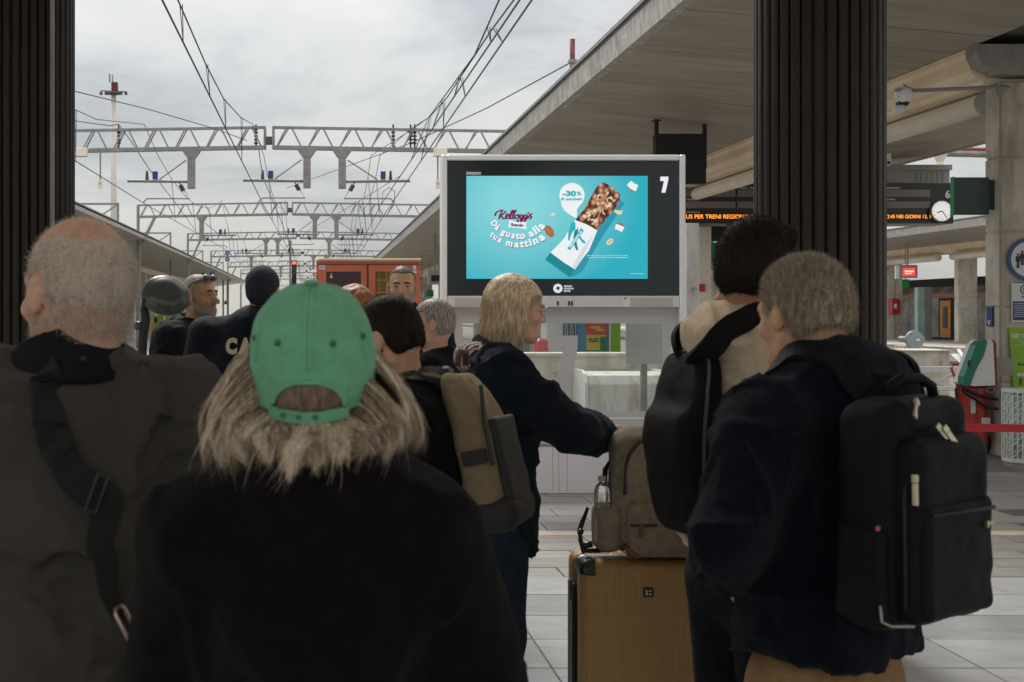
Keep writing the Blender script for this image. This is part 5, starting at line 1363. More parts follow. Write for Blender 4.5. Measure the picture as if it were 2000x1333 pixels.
t.part("pane", MB().box(X(637, cd), X(705, cd), cd + 0.012, cd + 0.018, 0.9, Z(531, cd)), mat("maroon_glass", (0.05, 0.008, 0.012), 0.12), parent=d1_)
d2_ = cdoor(720, 820, 733, 806, 531)
t.part("pane", MB().box(X(733, cd), X(806, cd), cd + 0.012, cd + 0.018, 0.9, Z(531, cd)), mat("ochre_glass", (0.17, 0.085, 0.015), 0.15), parent=d2_)
mb = MB()
for k in range(5): mb.box(X(733 + 14.6 * (k + 0.5), cd) - 0.002, X(733 + 14.6 * (k + 0.5), cd) + 0.002, cd + 0.006, cd + 0.010, 0.9, Z(531, cd))
for k in range(8): mb.box(X(733, cd), X(806, cd), cd + 0.002, cd + 0.006, Z(548 + 24 * k, cd), Z(548 + 24 * k, cd) + 0.004)
t.part("wire_grid", mb, M_yellow, parent=d2_)
t.part("sticker", MB().box(X(623.5, cd), X(635, cd), cd - 0.014, cd - 0.0105, Z(527, cd), Z(518.5, cd)), M_paper)
write(t, "sticker_number", "B:39", (X(629, cd), cd - 0.016, Z(522.5, cd)), 0.011, M_black, bold=0.02)
t.part("sticker", MB().box(X(806.5, cd), X(812, cd), cd - 0.014, cd - 0.0105, Z(527, cd), Z(519, cd)).box(X(804, cd), X(813.5, cd), cd - 0.014, cd - 0.0105, Z(534, cd), Z(529, cd)), M_paper)
t.part("key_tag", MB().disc((X(647, cd), cd + 0.004, Z(541, cd)), 0.011, t=0.004).disc((X(647, cd), cd + 0.004, Z(536, cd)), 0.006, t=0.004), M_paper)
t.part("hinge", MB().box(c0 - 0.004, c0 + 0.006, cd - 0.02, cd, Z(545, cd), Z(538, cd)).box(c1 - 0.006, c1 + 0.004, cd - 0.02, cd, Z(548, cd), Z(541, cd)), M_steeld)
# ------------------------------------------------------------------ round mirror on a black stalk (back side seen)
md = 5.0
t = T("round_mirror", "dark round mirror tilted on a black stalk behind the bald man", "mirror", (X(283, md), md, 0))
mc = P(325, 575, md)
nrm = Vector((0.35, -0.85, 0.42)).normalized()
def tilt_lathe(prof, n=36):
    a = nrm.cross(Vector((0, 0, 1))).normalized(); b = nrm.cross(a).normalized()
    vv, ff = [], []
    for (r, h) in prof:
        vv += [mc + nrm * h + a * (r * 1.12 * math.cos(2 * math.pi * k / n)) + b * (r * math.sin(2 * math.pi * k / n)) for k in range(n)]
    for i in range(len(prof) - 1):
        for k in range(n):
            l = (k + 1) % n
            ff.append((i * n + k, i * n + l, (i + 1) * n + l, (i + 1) * n + k))
    return MB().add(vv, ff)
M_mir = mat("mirror_shell", (0.045, 0.05, 0.05), 0.35, var=0.1, coat=0.3)
t.part("shell", tilt_lathe([(0.001, 0.018), (0.03, 0.017), (0.062, 0.012), (0.064, 0.009), (0.075, 0.006), (0.084, -0.004), (0.088, -0.012), (0.084, -0.02), (0.001, -0.022)]), M_mir, smooth=True)
t.part("clamp", MB().tube([mc + nrm * 0.015 + Vector((-0.02, 0, -0.025)), P(283, 588, md - 0.03), P(282, 606, md)], 0.016, 10).tube([P(310, 600, md - 0.03), P(300, 590, md - 0.03)], 0.012, 8), M_blackm, smooth=True)
t.part("stalk", MB().tube([P(282, 602, md), P(285, 625, md), P(279, 660, md), P(277, 720, md), (X(277, md), md, 0.03)], 0.018, 10), M_blackm, smooth=True)
t.part("knob", MB().sphere(tuple(P(270, 637, md)), 0.019, 14, 10), M_mir, smooth=True)
t.part("foot", MB().tube([(X(277, md), md, 0), (X(277, md), md, 0.035)], 0.2, 24), M_blackm)
# ------------------------------------------------------------------ people: materials
def skin(name, col, red=1.25):
    return mat(name, col, 0.62, var=0.16, vscale=34, bump=0.3, bscale=220, sss=0.05, spec=0.25,
               streak=((min(1, col[0] * red), col[1] * 0.72, col[2] * 0.62), (14, 14, 14), 0.55))
SK_red = skin("skin_ruddy", (0.62, 0.38, 0.27))
SK_warm = skin("skin_warm", (0.58, 0.35, 0.22))
SK_tan = skin("skin_tan", (0.47, 0.275, 0.17))
SK_pale = skin("skin_pale", (0.48, 0.31, 0.24))
def cloth(name, col, var=0.25, b=0.5, bs=420, sheen=0.15, rough=0.9):
    return mat(name, col, rough, var=var, vscale=34, bump=b, bscale=bs, sheen=sheen * .2, spec=0.08, streak=(tuple(c * 1.35 for c in col), (5, 5, 3), 0.3))
CL_brown = mat('cloth_grey_brown', (0.074, 0.067, 0.058), 0.9, var=0.10, vscale=5, bump=0.5, bscale=650, spec=.15)
CL_collar = cloth("cloth_charcoal", (0.014, 0.014, 0.016))
CL_black = cloth("cloth_black", (0.0072, 0.0055, 0.0062), sheen=0.25)
CL_blackj = cloth("cloth_black_jacket", (0.0062, 0.0064, 0.0070), sheen=0.15)
CL_navy = cloth("cloth_navy", (0.0088, 0.0130, 0.0215), sheen=0.2)
CL_navy2 = cloth("cloth_navy_fleece", (0.0055, 0.0078, 0.0145), sheen=0.3, b=0.8, bs=300)
CL_cream = cloth("cloth_cream", (0.62, 0.51, 0.36), var=0.1, sheen=0.1)
CL_khaki = cloth("cloth_khaki", (0.27, 0.165, 0.08), var=0.15)
CL_dark = cloth("cloth_trousers", (0.012, 0.014, 0.02))
CL_jean = cloth("cloth_dark_jeans", (0.018, 0.027, 0.045), var=0.3)
CL_officer = cloth("cloth_officer", (0.010, 0.014, 0.020), sheen=0.1, rough=0.65)
pass
M_shoe = mat("shoe", (0.02, 0.018, 0.016), 0.5)
def hairm(name, a, b):
    return mat(name, a, 0.5, col2=b, vscale=170, stretch=(1, 1, 0.12), detail=2, spec=0.4)
H_white = hairm("hair_white", (0.42, 0.36, 0.29), (0.80, 0.75, 0.66))
H_greyblond = hairm("hair_grey_blond", (0.16, 0.12, 0.08), (0.52, 0.43, 0.32))
H_dark = mat("hair_dark", (0.008, 0.0055, 0.004), 0.65, col2=(0.030, 0.019, 0.012), vscale=170, stretch=(1, 1, .12), detail=2, spec=.15)
H_blond = hairm("hair_blond", (0.33, 0.235, 0.135), (0.84, 0.69, 0.48))
H_ash = hairm("hair_ash_blond", (0.42, 0.31, 0.21), (0.92, 0.78, 0.60))
H_ash_l = hairm("hair_ash_light", (0.60, 0.46, 0.32), (0.98, 0.88, 0.72))
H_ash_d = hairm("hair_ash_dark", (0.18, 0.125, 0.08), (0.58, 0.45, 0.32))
H_grey = hairm("hair_grey", (0.14, 0.12, 0.10), (0.45, 0.40, 0.35))
H_auburn = hairm("hair_auburn", (0.20, 0.07, 0.02), (0.42, 0.19, 0.06))
H_ash_in = hairm("hair_ash_inner", (0.10, 0.065, 0.04), (0.22, 0.15, 0.10))  # inner mass coloured darker to paint the shade inside the hair
M_eye = mat("eye_white", (0.30, 0.27, 0.25), 0.35)
M_iris = mat("iris", (0.02, 0.015, 0.012), 0.3)

def rotz(a): return np.array([[math.cos(a), -math.sin(a), 0], [math.sin(a), math.cos(a), 0], [0, 0, 1]])
def rotx(a): return np.array([[1, 0, 0], [0, math.cos(a), -math.sin(a)], [0, math.sin(a), math.cos(a)]])
def roty(a): return np.array([[math.cos(a), 0, math.sin(a)], [0, 1, 0], [-math.sin(a), 0, math.cos(a)]])

class Person:
    def __init__(s, label, px, top, d, yaw, hyaw=0, hpitch=0, hroll=0, hs=1.0, nk=1.0, body_dx=0.0, body_dy=0.0, w=1.0, bulk=0.0, lean=0.0, group=None):
        s.zt = EYE - (top - VY) * d / F
        s.x, s.y = X(px, d), d
        s.yaw = R(yaw); s.s = s.zt / 1.76
        s.t = T("person", label, "person", (s.x + body_dx, s.y + body_dy, 0), group)
        s.t.o.rotation_euler = (0, 0, s.yaw)
        s.RZ = rotz(s.yaw)
        # head centre in the body's own frame
        dl = s.RZ.T @ np.array([-body_dx, -body_dy, 0])
        s.hs = hs
        s.hc = np.array([dl[0], dl[1], s.zt - 0.116 * hs])
        s.M = rotz(R(hyaw)) @ rotx(R(hpitch)) @ roty(R(hroll))
        s.w, s.bulk, s.nk = w, bulk, nk
        k = s.s
        s.neck = np.array([dl[0] * 0.5, dl[1] * 0.5 - 0.01, s.hc[2] - 0.155 * hs])
        s.j = dict(sh=[np.array([q * 0.175 * w * k, -0.005, 1.425 * k]) for q in (-1, 1)],
                   el=[np.array([q * (0.245 * w) * k, -0.01, 1.13 * k]) for q in (-1, 1)],
                   wr=[np.array([q * (0.255 * w) * k, 0.05, 0.87 * k]) for q in (-1, 1)])
    def H(s, p): return s.hc + s.M @ (np.array(p, float) * s.hs)
    def add(s, name, v, fl, m, parent=None, smooth=True, label=None):
        me = np_mesh(name, v, fl, smooth)
        o = link(name, me, m, parent or s.t.o)
        if label: o["label"] = label
        return o
    def mb(s, name, mb, m, parent=None, smooth=True):
        """MB given in the body frame."""
        me = mb.mesh(name, (0, 0, 0), smooth); return link(name, me, m, parent or s.t.o)
    # ---- body: one continuous surface
    def body(s, m, h=0.007, face=True, hand=(0, 0), jaw=1.0):
        k = s.s; j = s.j; hs = s.hs
        pts = j['sh'] + j['el'] + j['wr'] + [s.hc]
        lo = np.min(pts, 0) - 0.22; hi = np.max(pts, 0) + 0.22
        zs = np.concatenate([np.arange(-0.02, s.hc[2] - 0.26, 0.016), np.arange(s.hc[2] - 0.26, s.zt + 0.05, h)])
        S = SDF((min(lo[0], -0.25), min(lo[1], -0.2)), (max(hi[0], 0.25), max(hi[1], 0.28)), h, zs)
        for z, rx, ry in ((0.93, .145, .10), (1.08, .125, .09), (1.27, .14, .10), (1.37, .145, .085)):
            S.ell((0, 0, z * k), (rx * s.w * k, ry * k, .13 * k), k=.06)
        S.cap(j['sh'][0] * [.8, 1, 1], j['sh'][1] * [.8, 1, 1], .05 * k, k=.05)
        nb = np.array([0, -0.01, 1.45 * k])
        S.cap(nb, s.neck, .058 * k * s.nk, .054 * hs * s.nk, k=.05)
        S.cap(s.neck, s.H((0, -0.02, -0.05)), .054 * hs * s.nk, .054 * hs * s.nk ** .7, k=.03)
        for q in (0, 1):
            S.cap(j['sh'][q], j['el'][q], .045 * k, .036 * k, k=.03)
            S.cap(j['el'][q], j['wr'][q], .036 * k, .026 * k, k=.02)
            sg = -1 if q == 0 else 1
            S.cap((sg * .085 * k, 0, .9 * k), (sg * .095 * k, 0.01, .5 * k), .08 * k, .052 * k, k=.04)
            S.cap((sg * .095 * k, 0.01, .5 * k), (sg * .1 * k, -0.01, .09 * k), .05 * k, .036 * k, k=.03)
            S.cap((sg * .1 * k, -0.03, .045), (sg * .11 * k, .14, .035), .034, .028, k=.02)
            # hand: palm, four fingers, thumb
            w0 = j['wr'][q]; dr = w0 - j['el'][q]; dr /= np.linalg.norm(dr)
            hd = hand[q]
            if hd is not None and not isinstance(hd, int): dr = np.array(hd, float) / np.linalg.norm(hd)
            sd = np.cross(dr, np.array([sg * 1.0, 0.15, 0])); sd /= np.linalg.norm(sd) + 1e-9
            nn = np.cross(dr, sd)
            pm = w0 + dr * 0.05
            S.cap(w0, pm - sd * .014, .024, .019, k=.015); S.cap(w0, pm + sd * .018, .024, .017, k=.015)
            for f_, (o_, L_) in enumerate(((-.030, .070), (-.010, .080), (.011, .074), (.030, .058))):
                a = w0 + dr * .082 + sd * o_; b = a + dr * L_ * .5 + nn * .008 * sg; c = b + dr * L_ * .42 + nn * .022 * sg
                S.cap(w0 + dr * .05 + sd * o_ * .8, a, .014, .0115, k=.008); S.cap(a, b, .011, .010, k=.004); S.cap(b, c, .0095, .008, k=.004)
            a = w0 + dr * .025 - sd * .025; b = a + dr * .035 - sd * .028 + nn * .008 * sg; c = b + dr * .030 - sd * .008 + nn * .008 * sg
            S.cap(a, b, .014, .0115, k=.01); S.cap(b, c, .0105, .009, k=.004)
        E = lambda c, r, kk=.02, op='u', mm=None: S.ell(s.H(c), np.array(r) * hs, s.M if mm is None else s.M @ mm, kk, op)
        Cp = lambda a, b, r1, r2=None, kk=.01, op='u': S.cap(s.H(a), s.H(b), r1 * hs, (r1 if r2 is None else r2) * hs, kk, op)
        E((0, -.012, .028), (.0745, .095, .087))
        E((0, -.045, .0), (.066, .058, .068), .03)
        E((0, .030, -.025), (.060, .062, .082), .03)
        E((0, .040, -.075), (.047 * jaw, .048, .038), .025)
        E((0, .075, -.092), (.020, .018, .018), .02)
        for q in (-1, 1):
            Cp((q * .05, .005, -.07), (q * .02, .07, -.098), .018, .014, .025)
            E((q * .038, .066, -.028), (.024, .020, .018), .018)
            if face:
                E((q * .031, .097, .008), (.018, .013, .011), .01, 's')
            # ear: rim around a hollow
            mm = rotz(q * R(-24)) @ rotx(R(8))
            E((q * .079, -.004, -.006), (.0085, .0175, .032), .006, 'u', mm)
            E((q * .0885, .002, -.003), (.0045, .0095, .020), .003, 's', mm)
            E((q * .075, .006, -.030), (.007, .009, .012), .006)
        Cp((-.034, .079, .022), (.034, .079, .022), .012, kk=.018)
        if face:
            Cp((0, .086, .014), (0, .108, -.024), .0085, .0115, .012)
            for q in (-1, 1):
                E((q * .0115, .096, -.031), (.0085, .010, .008), .006)
                E((q * .0155, .086, -.004), (.004, .01, .02), .01)
                Cp((q * .018, .083, -.0515), (0, .0905, -.0500), .0055, .0065, .006)
                Cp((q * .015, .082, -.0650), (0, .0895, -.0660), .0055, .0075, .006)
            Cp((-.020, .092, -.0580), (.020, .092, -.0580), .0022, kk=.003, op='s')
        v, q_ = S.surf()
        v = smooth_v(v, q_, 1, 0.4)
        o = s.add("body", v, [q_], m)
        if face:
            for q in (-1, 1):
                c = s.H((q * .031, .0795, .008))
                s.mb("eye", MB().sphere(c, .0118 * hs, 16, 12), M_eye)
                c2 = s.H((q * .031, .0868, .008)); 
                s.mb("iris", MB().sphere(c2, .0058 * hs, 12, 8), M_iris)
        s.bodymesh = (v, q_)
        return o
    def brows(s, m):
        for q in (-1, 1):
            pts = [s.H(p) for p in ((q * .014, .0925, .024), (q * .03, .0925, .029), (q * .047, .082, .024))]
            s.mb("eyebrow", MB().tube(pts, .0045 * s.hs, 8), m)
    # ---- clothing on the upper body
    def top(s, name, m, hem=0.85, h=0.008, extra=None, collar=0.04, cr=0.068, fold=0.006, sleeve=0.062, cuff=0.042, seed=1, cut=None, loose=0.0, noarm=False, ridge=0.5, collar_ext=None, warp2=None, neck_open=True):
        k = s.s; j = s.j; b = s.bulk
        pts = j['sh'] + j['el'] + j['wr']
        lo = np.min(pts, 0) - 0.16; hi = np.max(pts, 0) + 0.16
        lo = np.minimum(lo, (-.36 * s.w, -.30, 0)); hi = np.maximum(hi, (.36 * s.w, .30, 0))
        zs = np.arange(hem * k - 0.03 if hem * k < lo[2] + .1 else min(lo[2] + 0.02, hem * k) - .02, s.neck[2] + 0.14, h)
        S = SDF((lo[0], lo[1]), (hi[0], hi[1]), h, zs)
        for z, rx, ry in ((hem - .05, .17, .13), (0.93, .172, .128), (1.08, .160 + loose, .122 + loose), (1.25, .170, .132), (1.37, .172, .112)):
            S.ell((0, 0, z * k), ((rx * s.w + b) * k, (ry + b) * k, .15 * k), k=.07)
        S.cap(j['sh'][0] * [.86, 1, 1], j['sh'][1] * [.86, 1, 1], .064 * k + b * .3, k=.05)
        nb = np.array([0, -0.012, 1.485 * k])
        for q in (0, 1):
            S.cap(nb * [1, 1, 1.0], j['sh'][q] * [.9, 1, 1.0], .058 * k, .060 * k + b * .3, k=.05)
            if not noarm:
                S.cap(j['sh'][q], j['el'][q], (sleeve + b * .5) * k, (sleeve * .86 + b * .3) * k, k=.045)
                e_ = j['el'][q] + (j['wr'][q] - j['el'][q]) * 0.97
                S.cap(j['el'][q], e_, (sleeve * .86 + b * .3) * k, cuff * k, k=.03)
        up = s.neck - nb; 
        if collar:
            c1 = nb + (s.neck - nb) * 1.0 + np.array([0, 0, collar])
            S.cap(nb, c1, cr * 1.05 * k, cr * k, k=.04)
        if extra: extra(S, s)
        S.plane((0, 0, -1), (0, 0, hem * k), k=.015)
        if collar:
            S.plane(np.array([0, 0.35, 1]), c1 + np.array([0, -.0, 0.012 + (0 if collar_ext is None else collar_ext)]), k=.01)
            if neck_open: S.cap(nb + (c1 - nb) * .75, c1 + (c1 - nb) * 0.8 + np.array([0, 0, .05]), cr * .80 * k, cr * .86 * k, k=.008, op='s')
        if cut: cut(S, s)
        for q in (0, 1):
            if not noarm:
                dr = j['wr'][q] - j['el'][q]; dr = dr / np.linalg.norm(dr)
        def wf(p):
            a = fbm(p * np.array([1, 1, .55]), 7.5 / k, seed, 3) * fold
            r_ = 1 - np.abs(vnoise(p @ np.array([[.8, .3, .2], [-.3, 1, .3], [.2, -.3, .9]]), 11 / k, seed + 9))
            r2 = 1 - np.abs(vnoise(p @ np.array([[.7, -.5, .3], [.4, .9, -.2], [-.5, .1, 1.3]]), 21 / k, seed + 19))
            return a - np.clip(r_ - .72, 0, 1) * fold * ridge * 4 - np.clip(r2 - .78, 0, 1) * fold * ridge * 2.2
        S.warp(wf)
        if warp2: S.warp(warp2)
        v, q_ = S.surf(); v = smooth_v(v, q_, 2, 0.5)
        o = s.add(name, v, [q_], m)
        s.bvh = BVHTree.FromPolygons([tuple(p) for p in v.tolist()], [tuple(f) for f in q_.tolist()])
        return o
    def trousers(s, m, h=0.011, seed=5, wide=1.0, fold=.006):
        k = s.s
        S = SDF((-.28, -.2), (.28, .22), h, np.arange(.03, 1.06 * k, h))
        S.ell((0, 0, .93 * k), (.165 * s.w * k, .12 * k, .14 * k), k=.05)
        for sg in (-1, 1):
            S.cap((sg * .088 * k, 0, .88 * k), (sg * .097 * k, .01, .5 * k), .093 * k * wide, .068 * k * wide, k=.04)
            S.cap((sg * .097 * k, .01, .5 * k), (sg * .1 * k, -.01, .07 * k), .068 * k * wide, .062 * k * wide, k=.03)
        S.plane((0, 0, -1), (0, 0, .06), k=.01)
        S.plane((0, 0, 1), (0, 0, 1.02 * k), k=.01)
        S.warp(lambda p: fbm(p * [1, 1, .5], 8, seed, 3) * fold)
        v, q_ = S.surf(); v = smooth_v(v, q_, 1)
        s.add("trousers", v, [q_], m)
        for sg in (-1, 1):
            s.mb("shoe", MB().box(sg * .1 * k - .045, sg * .1 * k + .045, -.09, .17, 0, .025, bev=.008).sphere((sg * .1 * k, .09, .035), .045, 14, 8, (1, 1.7, .9)).sphere((sg * .1 * k, -.03, .05), .045, 14, 8, (1, 1.2, 1.0)), M_shoe)
    def hair(s, m, th=.010, h=.0045, style=None, n=6000, L=.012, wd=.0011, flow=(0, -.3, -.5), jit=.35, noise=.004, nscale=60, seed=2, droop=.15, segs=3, name="hair", stand=.7, keep=None, front=.07, nape=-.075, yf=.048, earcut=True, ns_stretch=(1, 1, .5)):
        S = SDF((-.16, -.19), (.16, .16), h, np.arange(-.24, .19, h))
        if style: style(S)
        else:
            S.ell((0, -.012, .030), (.0745 + th, .095 + th, .087 + th))
            S.ell((0, -.047, -.012), (.066 + th * .8, .058 + th * .7, .075), k=.02)
            S.box((0, .155, -.06), (.2, .155 - yf, .06 + front), .02, k=.012, op='s')
            if earcut:
                for q in (-1, 1):
                    S.ell((q * .085, .008, -.016), (.032, .026, .034), k=.008, op='s')
                    S.box((q * .09, .03, -.09), (.05, .05, .065), .01, k=.01, op='s')
            S.plane((0, -.25, -1), (0, -.06, nape), k=.008)
        if noise: S.warp(lambda p: fbm(p * np.array(ns_stretch), nscale, seed, 3) * noise)
        v, q_ = S.surf(); v = smooth_v(v, q_, 1)
        # short strands on top of the mass, so the outline is not clean
        c = v[q_].mean(1); nr = np.cross(v[q_[:, 2]] - v[q_[:, 0]], v[q_[:, 3]] - v[q_[:, 1]]); nr /= np.linalg.norm(nr, axis=1, keepdims=True) + 1e-9
        r = np.random.default_rng(seed)
        out = (c[:, None, :] * 1).reshape(-1, 3); ell = (c[:, 0] / .07) ** 2 + ((c[:, 1] + .012) / .09) ** 2 + ((c[:, 2] - .02) / .085) ** 2
        okk = np.nonzero(ell > 1.0)[0] if keep is None else np.nonzero(keep(c, ell))[0]
        parts = [(v, q_)]
        if n and len(okk):
            ix = r.choice(okk, n); rt = c[ix] + r.normal(0, h * .4, (n, 3)) - nr[ix] * .002
            dr = nr[ix] * stand + np.array(flow)
            sv, sq = strands(rt, dr, r.uniform(.5, 1.1, n) * L, wd, segs, droop, jit, seed)
            parts.append((sv, sq))
        V = np.concatenate([p[0] for p in parts]); off = 0; Q = []
        for a, b in parts: Q.append(b + off); off += len(a)
        V = (s.M @ (V * s.hs).T).T + s.hc
        return s.add(name, V, [np.concatenate(Q)], m)
    def ribbon(s, name, pts, w, th, m, off=.004, parent=None, bvh=None, n=40, obj_parent=None, side_hint=None, follow=1.0, taper=None):
        bvh = bvh or s.bvh
        P_ = [Vector(p) for p in pts]; out = []
        for i in range(len(P_) - 1):
            p0, p1, p2, p3 = P_[max(i - 1, 0)], P_[i], P_[i + 1], P_[min(i + 2, len(P_) - 1)]
            for k in range(8):
                u = k / 8; out.append(0.5 * ((2 * p1) + (p2 - p0) * u + (2 * p0 - 5 * p1 + 4 * p2 - p3) * u * u + (3 * p1 - 3 * p2 + p3 - p0) * u ** 3))
        out.append(P_[-1]); cs, ns = [], []
        for p in out:
            l, nrm, _, dist = bvh.find_nearest(p)
            if l is None: l, nrm = p, Vector((0, -1, 0))
            cs.append(p.lerp(l + nrm * off, follow)); ns.append(nrm)
        for _ in range(3):
            ns = [(ns[max(i - 1, 0)] + ns[i] * 2 + ns[min(i + 1, len(ns) - 1)]).normalized() for i in range(len(ns))]
            cs = [cs[i] if i in (0, len(cs) - 1) else cs[i - 1] * .25 + cs[i] * .5 + cs[i + 1] * .25 for i in range(len(cs))]
        mb = MB(); vv = []
        for i, (c, nn) in enumerate(zip(cs, ns)):
            tg = (cs[min(i + 1, len(cs) - 1)] - cs[max(i - 1, 0)]).normalized(); sd = tg.cross(nn).normalized(); nn2 = sd.cross(tg).normalized()
            ww = w / 2 * (1 if taper is None else taper(i / (len(cs) - 1)))
            vv += [c - sd * ww, c - sd * ww * .92 + nn2 * th, c + sd * ww * .92 + nn2 * th, c + sd * ww]
        ff = []
        for i in range(len(cs) - 1):
            for a in range(4):
                b = (a + 1) % 4; ff.append((i * 4 + a, i * 4 + b, i * 4 + 4 + b, i * 4 + 4 + a))
        ff += [(3, 2, 1, 0), tuple(len(vv) - 4 + a for a in range(4))]
        mb.add(vv, ff)
        me = mb.mesh(name, (0, 0, 0), False)
        o = link(name, me, m, obj_parent or parent or s.t.o)
        s.last_path = (cs, ns)
        return o

def companion(p, name, label, cat, group=None):
    """A top-level thing carried by person p, sharing the person's place and heading."""
    t = T(name, label, cat, tuple(p.t.loc), group)
    t.o.rotation_euler = (0, 0, p.yaw)
    return t
def sdf_part(t, name, S, m, h_warp=None, sm=1, parent=None, label=None):
    if h_warp: S.warp(h_warp)
    v, q = S.surf(); v = smooth_v(v, q, sm)
    o = link(name, np_mesh(name, v, [q]), m, parent or t.o)
    if label: o["label"] = label
    return o, v, q
def lpart(t, name, mb, m, parent=None, smooth=False, label=None):
    o = link(name, mb.mesh(name, (0, 0, 0), smooth), m, parent or t.o)
    if label: o["label"] = label
    return o
# ================================================================== the queue, nearest first
# --- bald man at the left with a shoulder strap
p = Person("bald man with white stubbled hair in a grey-brown jacket, dark strap across his back", 150, 426, 2.27, 14, hyaw=30, hpitch=-3, hs=1.10, nk=1.32, body_dx=-0.03, body_dy=0.03, w=1.12, bulk=0.012)
p.j['el'] = [p.j['el'][0] + [-.03, 0, 0], p.j['el'][1] + [.03, 0, 0]]
p.body(SK_red, h=0.0055)
p.top("jacket", CL_brown, hem=.80, h=.0075, fold=.018, seed=21, ridge=.9, collar=0.0, sleeve=.075, extra=lambda S, s: S.cap(s.neck + [0, -.01, -.05], s.neck + [0, -.004, .010], .105, .092, k=.05))
def col_(S, s):
    S.f[:] = .5
    nb = np.array([s.neck[0] * .8, s.neck[1] - .004, s.neck[2] + .035]); c1 = np.array([s.neck[0], s.neck[1] + .002, s.neck[2] + .085])
    S.cap(nb, c1, .102 * s.s, .092 * s.s, k=0)
    S.cap(nb + (c1 - nb) * .5, c1 + (c1 - nb) * 1.2, .080 * s.s, .084 * s.s, k=.005, op='s')
    S.plane((-.28, .30, 1), c1 + np.array([0, 0, .004]), k=.008); S.plane((0, 0, -1), nb - [0, 0, .028], k=.01)
S = SDF((-.25, -.25), (.25, .25), .006, np.arange(1.3, 1.75, .006)); col_(S, p)
S.warp(lambda q: fbm(q, 14, 3, 2) * .003)
sdf_part(p.t, "collar", S, CL_collar)
p.trousers(CL_dark)
H_stub = mat("stubble_skin", (0.50, 0.38, 0.30), 0.8, col2=(0.64, 0.54, 0.45), vscale=150, detail=6, bump=.4, bscale=300)
def baldst(S):
    S.ell((0, -.012, .028), (.0755, .0965, .0865)); S.ell((0, -.045, .0), (.0675, .0598, .069), k=.03)
    S.ell((0, -.018, .125), (.066, .100, .074), k=.006, op='s')
    S.box((0, .155, -.02), (.2, .115, .2), .02, k=.006, op='s')
    for q in (-1, 1): S.ell((q * .085, .008, -.010), (.032, .024, .040), k=.008, op='s')
    S.plane((0, -.25, -1), (0, -.06, -.062), k=.004)
# sparse short white hair: strands straight on the skin
def scalp(p, m, n, L, wd, zlo, dens_top, seed, hairline=.045, name="hair", flow=(0, -.4, -.4), stand=.8, jit=.4):
    v, q = p.bodymesh
    c = v[q].mean(1); nr = np.cross(v[q[:, 2]] - v[q[:, 0]], v[q[:, 3]] - v[q[:, 1]]); ar = np.linalg.norm(nr, axis=1); nr = nr / (ar[:, None] + 1e-9)
    hl = (p.M.T @ (c - p.hc).T).T / p.hs; hn = (p.M.T @ nr.T).T
    ok = (hl[:, 2] > zlo + hl[:, 1] * .25) & (hl[:, 1] < hairline) & (np.abs(hl[:, 0]) < .081) & (np.linalg.norm(hl - [0, -.01, .02], axis=1) < .125)
    ear = (np.abs(hl[:, 0]) > .066) & (np.abs(hl[:, 1] - .0) < .022) & (hl[:, 2] < .024) & (hl[:, 2] > -.045)
    ok &= ~ear
    w_ = ar * ok; top = np.clip((hl[:, 2] - .04) / .04, 0, 1); w_ = w_ * (1 - top * (1 - dens_top)); w_ /= w_.sum()
    r = np.random.default_rng(seed); ix = r.choice(len(c), n, p=w_)
    rt = c[ix] + r.normal(0, .0025, (n, 3)) * 1 ; rt -= nr[ix] * .0012
    fl = (p.M @ np.array(flow)); dr = nr[ix] * stand + fl
    sv, sq = strands(rt, dr, r.uniform(.4, 1.1, n) * L, wd, 2, .1, jit, seed)
    return p.add(name, sv, [sq], m)
p.hair(H_stub, th=.0015, n=0, noise=.0012, nscale=90, front=.02, yf=.03, nape=-.07, seed=5, name='hair', style=baldst)
scalp(p, H_white, 30000, .0085, .0011, -.085, .12, 4, name='stubble')
bag = companion(p, "crossbody_bag", "crossbody bag with dark strap, slider and pale ring on the bald man's back", "bag")
def Lp(pp, px, py, d): 
    w_ = P(px, py, d) - pp.t.loc; r_ = pp.RZ.T @ np.array(w_); return r_
pts = [Lp(p, 96, 690, 2.30), Lp(p, 85, 730, 2.16), Lp(p, 105, 790, 2.08), Lp(p, 150, 880, 2.02), Lp(p, 200, 980, 2.02), Lp(p, 240, 1060, 2.03), Lp(p, 268, 1150, 2.05), Lp(p, 285, 1225, 2.08)]
p.ribbon("strap", [Lp(p, 110, 720, 2.45)] + pts, .058, .004, mat("strap_webbing", (.008, .008, .0085), .75, bump=.4, bscale=700), off=.003, obj_parent=bag.o, taper=lambda u: 1.0 if u < .6 else 1.0 - (u - .6) * 1.2)
cs, ns = p.last_path; i = int(len(cs) * .63); c, nn = cs[i], ns[i]; tg = (cs[i + 1] - cs[i - 1]).normalized(); sd = tg.cross(nn)
mbk = MB()
for q in (-.009, .009): mbk.bar(c + tg * q - sd * .033 + nn * .008, c + tg * q + sd * .033 + nn * .008, .005, .004)
for q in (-.031, .031): mbk.bar(c + sd * q - tg * .010 + nn * .008, c + sd * q + tg * .010 + nn * .008, .004, .003)
lpart(bag, "slider", mbk, M_black)
c, nn = cs[-1], ns[-1]; c = c + nn * .006; tg = (cs[-1] - cs[-4]).normalized(); sd = tg.cross(nn)
ring = [c + tg * (.02 + .036 * a) + sd * (.012 * b) for a, b in ((-1, -.6), (-1, .6), (-.8, 1), (.8, 1), (1, .6), (1, -.6), (.8, -1), (-.8, -1), (-1, -.6))]
lpart(bag, "ring", MB().tube(ring, .0042, 8), mat("ring_metal", (0.55, 0.42, 0.36), 0.35, metal=0.8), smooth=True)
S = SDF((-.1, -.45), (.45, -.0), .012, np.arange(.68, 1.15, .012)); bc = np.array([.22, -.19, .90]); S.box(bc, (.15, .045, .13), .03)
